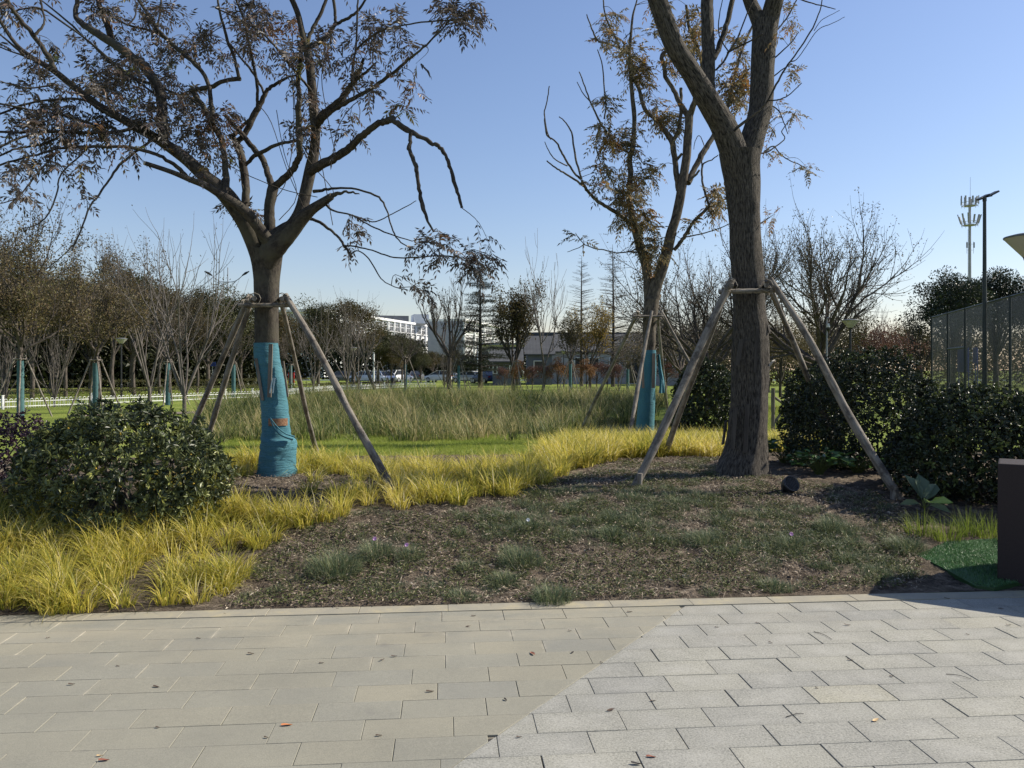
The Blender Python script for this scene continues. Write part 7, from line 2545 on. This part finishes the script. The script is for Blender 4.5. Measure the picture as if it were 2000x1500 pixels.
car('white saloon parked nearest the black litter bin', 'carwhite', 752, 97, R(-62))
car('white hatchback parked right of the white saloon', 'carwhite', 780, 103, R(62), tall=0.12)
car('silver white car half hidden by bare shrubs at the left', 'carwhite', 711, 98, R(172))
car('white car alone on the road left of the dark bare tree', 'carwhite', 860, 104, R(150), tall=0.06)
car('silver car behind the poles left of the cedar', 'carsilver', 915, 98, R(140))
car('blue-grey car between the cedar and the small house', 'carblue', 948, 94, R(120))
car('dark car parked behind the white hatchback', 'cargrey', 815, 112, R(90))
car('dark grey car behind the bare shrubs by the road lamp', 'cargrey', 680, 101, R(10))
for px, d, ln, rz, lab in ((478, 96, 4.2, R(0), 'white van beyond the hedge left of the teal trunk'), (500, 92, 3.6, R(8), 'white box truck half hidden by the teal trunk')):
    root = thing('white_van', lab, 'van', (0, 0, 0))
    b = MB()
    prof_ = [(-ln / 2, 0.35), (ln / 2, 0.35), (ln / 2, 1.0), (ln / 2 - 0.5, 1.15), (ln / 2 - 0.9, 1.95), (-ln / 2, 2.0)]
    V = [(x, y, z) for y in (-0.85, 0.85) for x, z in prof_]
    b.add(V, [[k, (k + 1) % 6, 6 + (k + 1) % 6, 6 + k] for k in range(6)])
    b.F.append((np.array([[5, 4, 3, 2, 1, 0], [6, 7, 8, 9, 10, 11]]), 0))
    obj('body', b, 'carwhite', root)
    b = MB()
    box(b, (ln / 2 - 0.95, -0.86, 1.5), (0.6, 0.03, 0.5))
    obj('window', b, 'glass', root)
    if 'truck' in lab:
        b = MB()
        box(b, (-0.2, -0.865, 1.62), (0.7, 0.03, 0.28))
        obj('red_panel', b, 'red', root)
    for x in (-ln / 2 + 0.7, ln / 2 - 0.75):
        for sy in (-1, 1):
            w_ = MB()
            a = np.linspace(0, 2 * math.pi, 13)[:-1]
            w_.add([(x + r * math.cos(q), sy * yy, 0.33 + r * math.sin(q)) for r, yy in ((0.33, 0.7), (0.33, 0.87), (0.05, 0.88)) for q in a], [[j * 12 + k, j * 12 + (k + 1) % 12, (j + 1) * 12 + (k + 1) % 12, (j + 1) * 12 + k] for j in range(2) for k in range(12)])
            obj('wheel', w_, 'tyre', root)
    root.location = Vector((X(px, d), d, hgt(X(px, d), d)))
    root.rotation_euler = (0, 0, rz)

root = thing('red_board', 'red upright board standing beyond the hedge right of the teal trunk', 'board', place(569, 82))
L0 = np.array(root.location)
b = MB()
box(b, L0 + [0, 0, 0.75], (0.62, 0.12, 1.1))
obj('panel', b, 'red', root)
b = MB()
for sx in (-1, 1):
    box(b, L0 + [sx * 0.27, 0, 0.1], (0.06, 0.3, 0.2))
obj('foot', b, 'grey_metal', root)
root = thing('round_sign', 'small white sign post left of the red board', 'sign', place(553, 82))
L0 = np.array(root.location)
b = MB()
tube(b, [L0, L0 + [0, 0, 1.7]], [0.035, 0.035], 6)
obj('post', b, 'grey_metal', root)
b = MB()
for z in (1.25, 1.6):
    tube(b, [L0 + [0, -0.05, z], L0 + [0, -0.08, z]], [0.17, 0.17], 12)
obj('panel', b, 'white', root)
root = thing('road_sign', 'small blue road sign in front of the dark wood', 'sign', place(415, 66))
L0 = np.array(root.location)
b = MB()
tube(b, [L0, L0 + [0, 0, 2.2]], [0.04, 0.04], 6)
obj('post', b, 'grey_metal', root)
b = MB()
box(b, L0 + [0, -0.06, 2.05], (0.6, 0.04, 0.36))
obj('panel', b, 'blue', root)
root = thing('litter_bin', 'black rounded litter bin at the edge of the far lawn', 'bin', place(768, 72))
L0 = np.array(root.location)
b = MB()
lathe(b, L0 + [0, 0, 0.3], [(0.001, -0.08), (0.15, -0.06), (0.2, 0.1), (0.2, 0.42), (0.14, 0.56), (0.001, 0.6)], 16)
obj('bucket', b, 'black_metal', root, smooth=True)
b = MB()
for sx in (-1, 1):
    tube(b, [L0 + [sx * 0.1, 0, -0.05], L0 + [sx * 0.1, 0, 0.3]], [0.025, 0.025], 6)
obj('leg', b, 'black_metal', root)
root = thing('scooter', 'dark scooter parked left of the litter bin', 'scooter', place(747, 73))
L0 = np.array(root.location)
b = MB()
tube(b, catmull([L0 + [-0.55, 0, 0.55], L0 + [-0.2, 0, 0.5], L0 + [0.2, 0, 0.3], L0 + [0.45, 0, 0.55], L0 + [0.5, 0, 0.9]], 3), [0.1, 0.14, 0.13, 0.12, 0.1, 0.08, 0.08, 0.1, 0.1, 0.08, 0.07, 0.06, 0.05], 8)
tube(b, [L0 + [0.48, -0.3, 0.98], L0 + [0.48, 0.3, 0.98]], [0.02, 0.02], 6)
obj('body', b, 'black_metal', root, smooth=True)
for x in (-0.5, 0.6):
    b = MB()
    a = np.linspace(0, 2 * math.pi, 17)
    tube(b, [L0 + [x + 0.2 * math.cos(q), 0, 0.24 + 0.2 * math.sin(q)] for q in a], [0.05] * 17, 6)
    obj('wheel', b, 'tyre', root)
# lamp stub post beyond the thick trunk (timber stand with cross braces)
root = thing('timber_post', 'short dark timber post with crossed braces right of the thick trunk', 'post', place(1510, 17.5))
L0 = np.array(root.location)
b = MB()
pole(b, L0 - [0, 0, 0.05], L0 + [0, 0, CH + (HY - 758) * 17.5 / F - L0[2]], 0.045, 0.045, 0.0, 9)
obj('pole', b, 'batten', root)
for x0, z0, x1, z1 in ((0.05, 0.85, 0.75, 0.35), (0.05, 0.3, 0.5, 0.9)):
    b = MB()
    pole(b, L0 + [x0, 0.06, z0], L0 + [x1, 0.12, z1], 0.03, 0.03, 0.0, 7)
    obj('brace', b, 'batten', root)
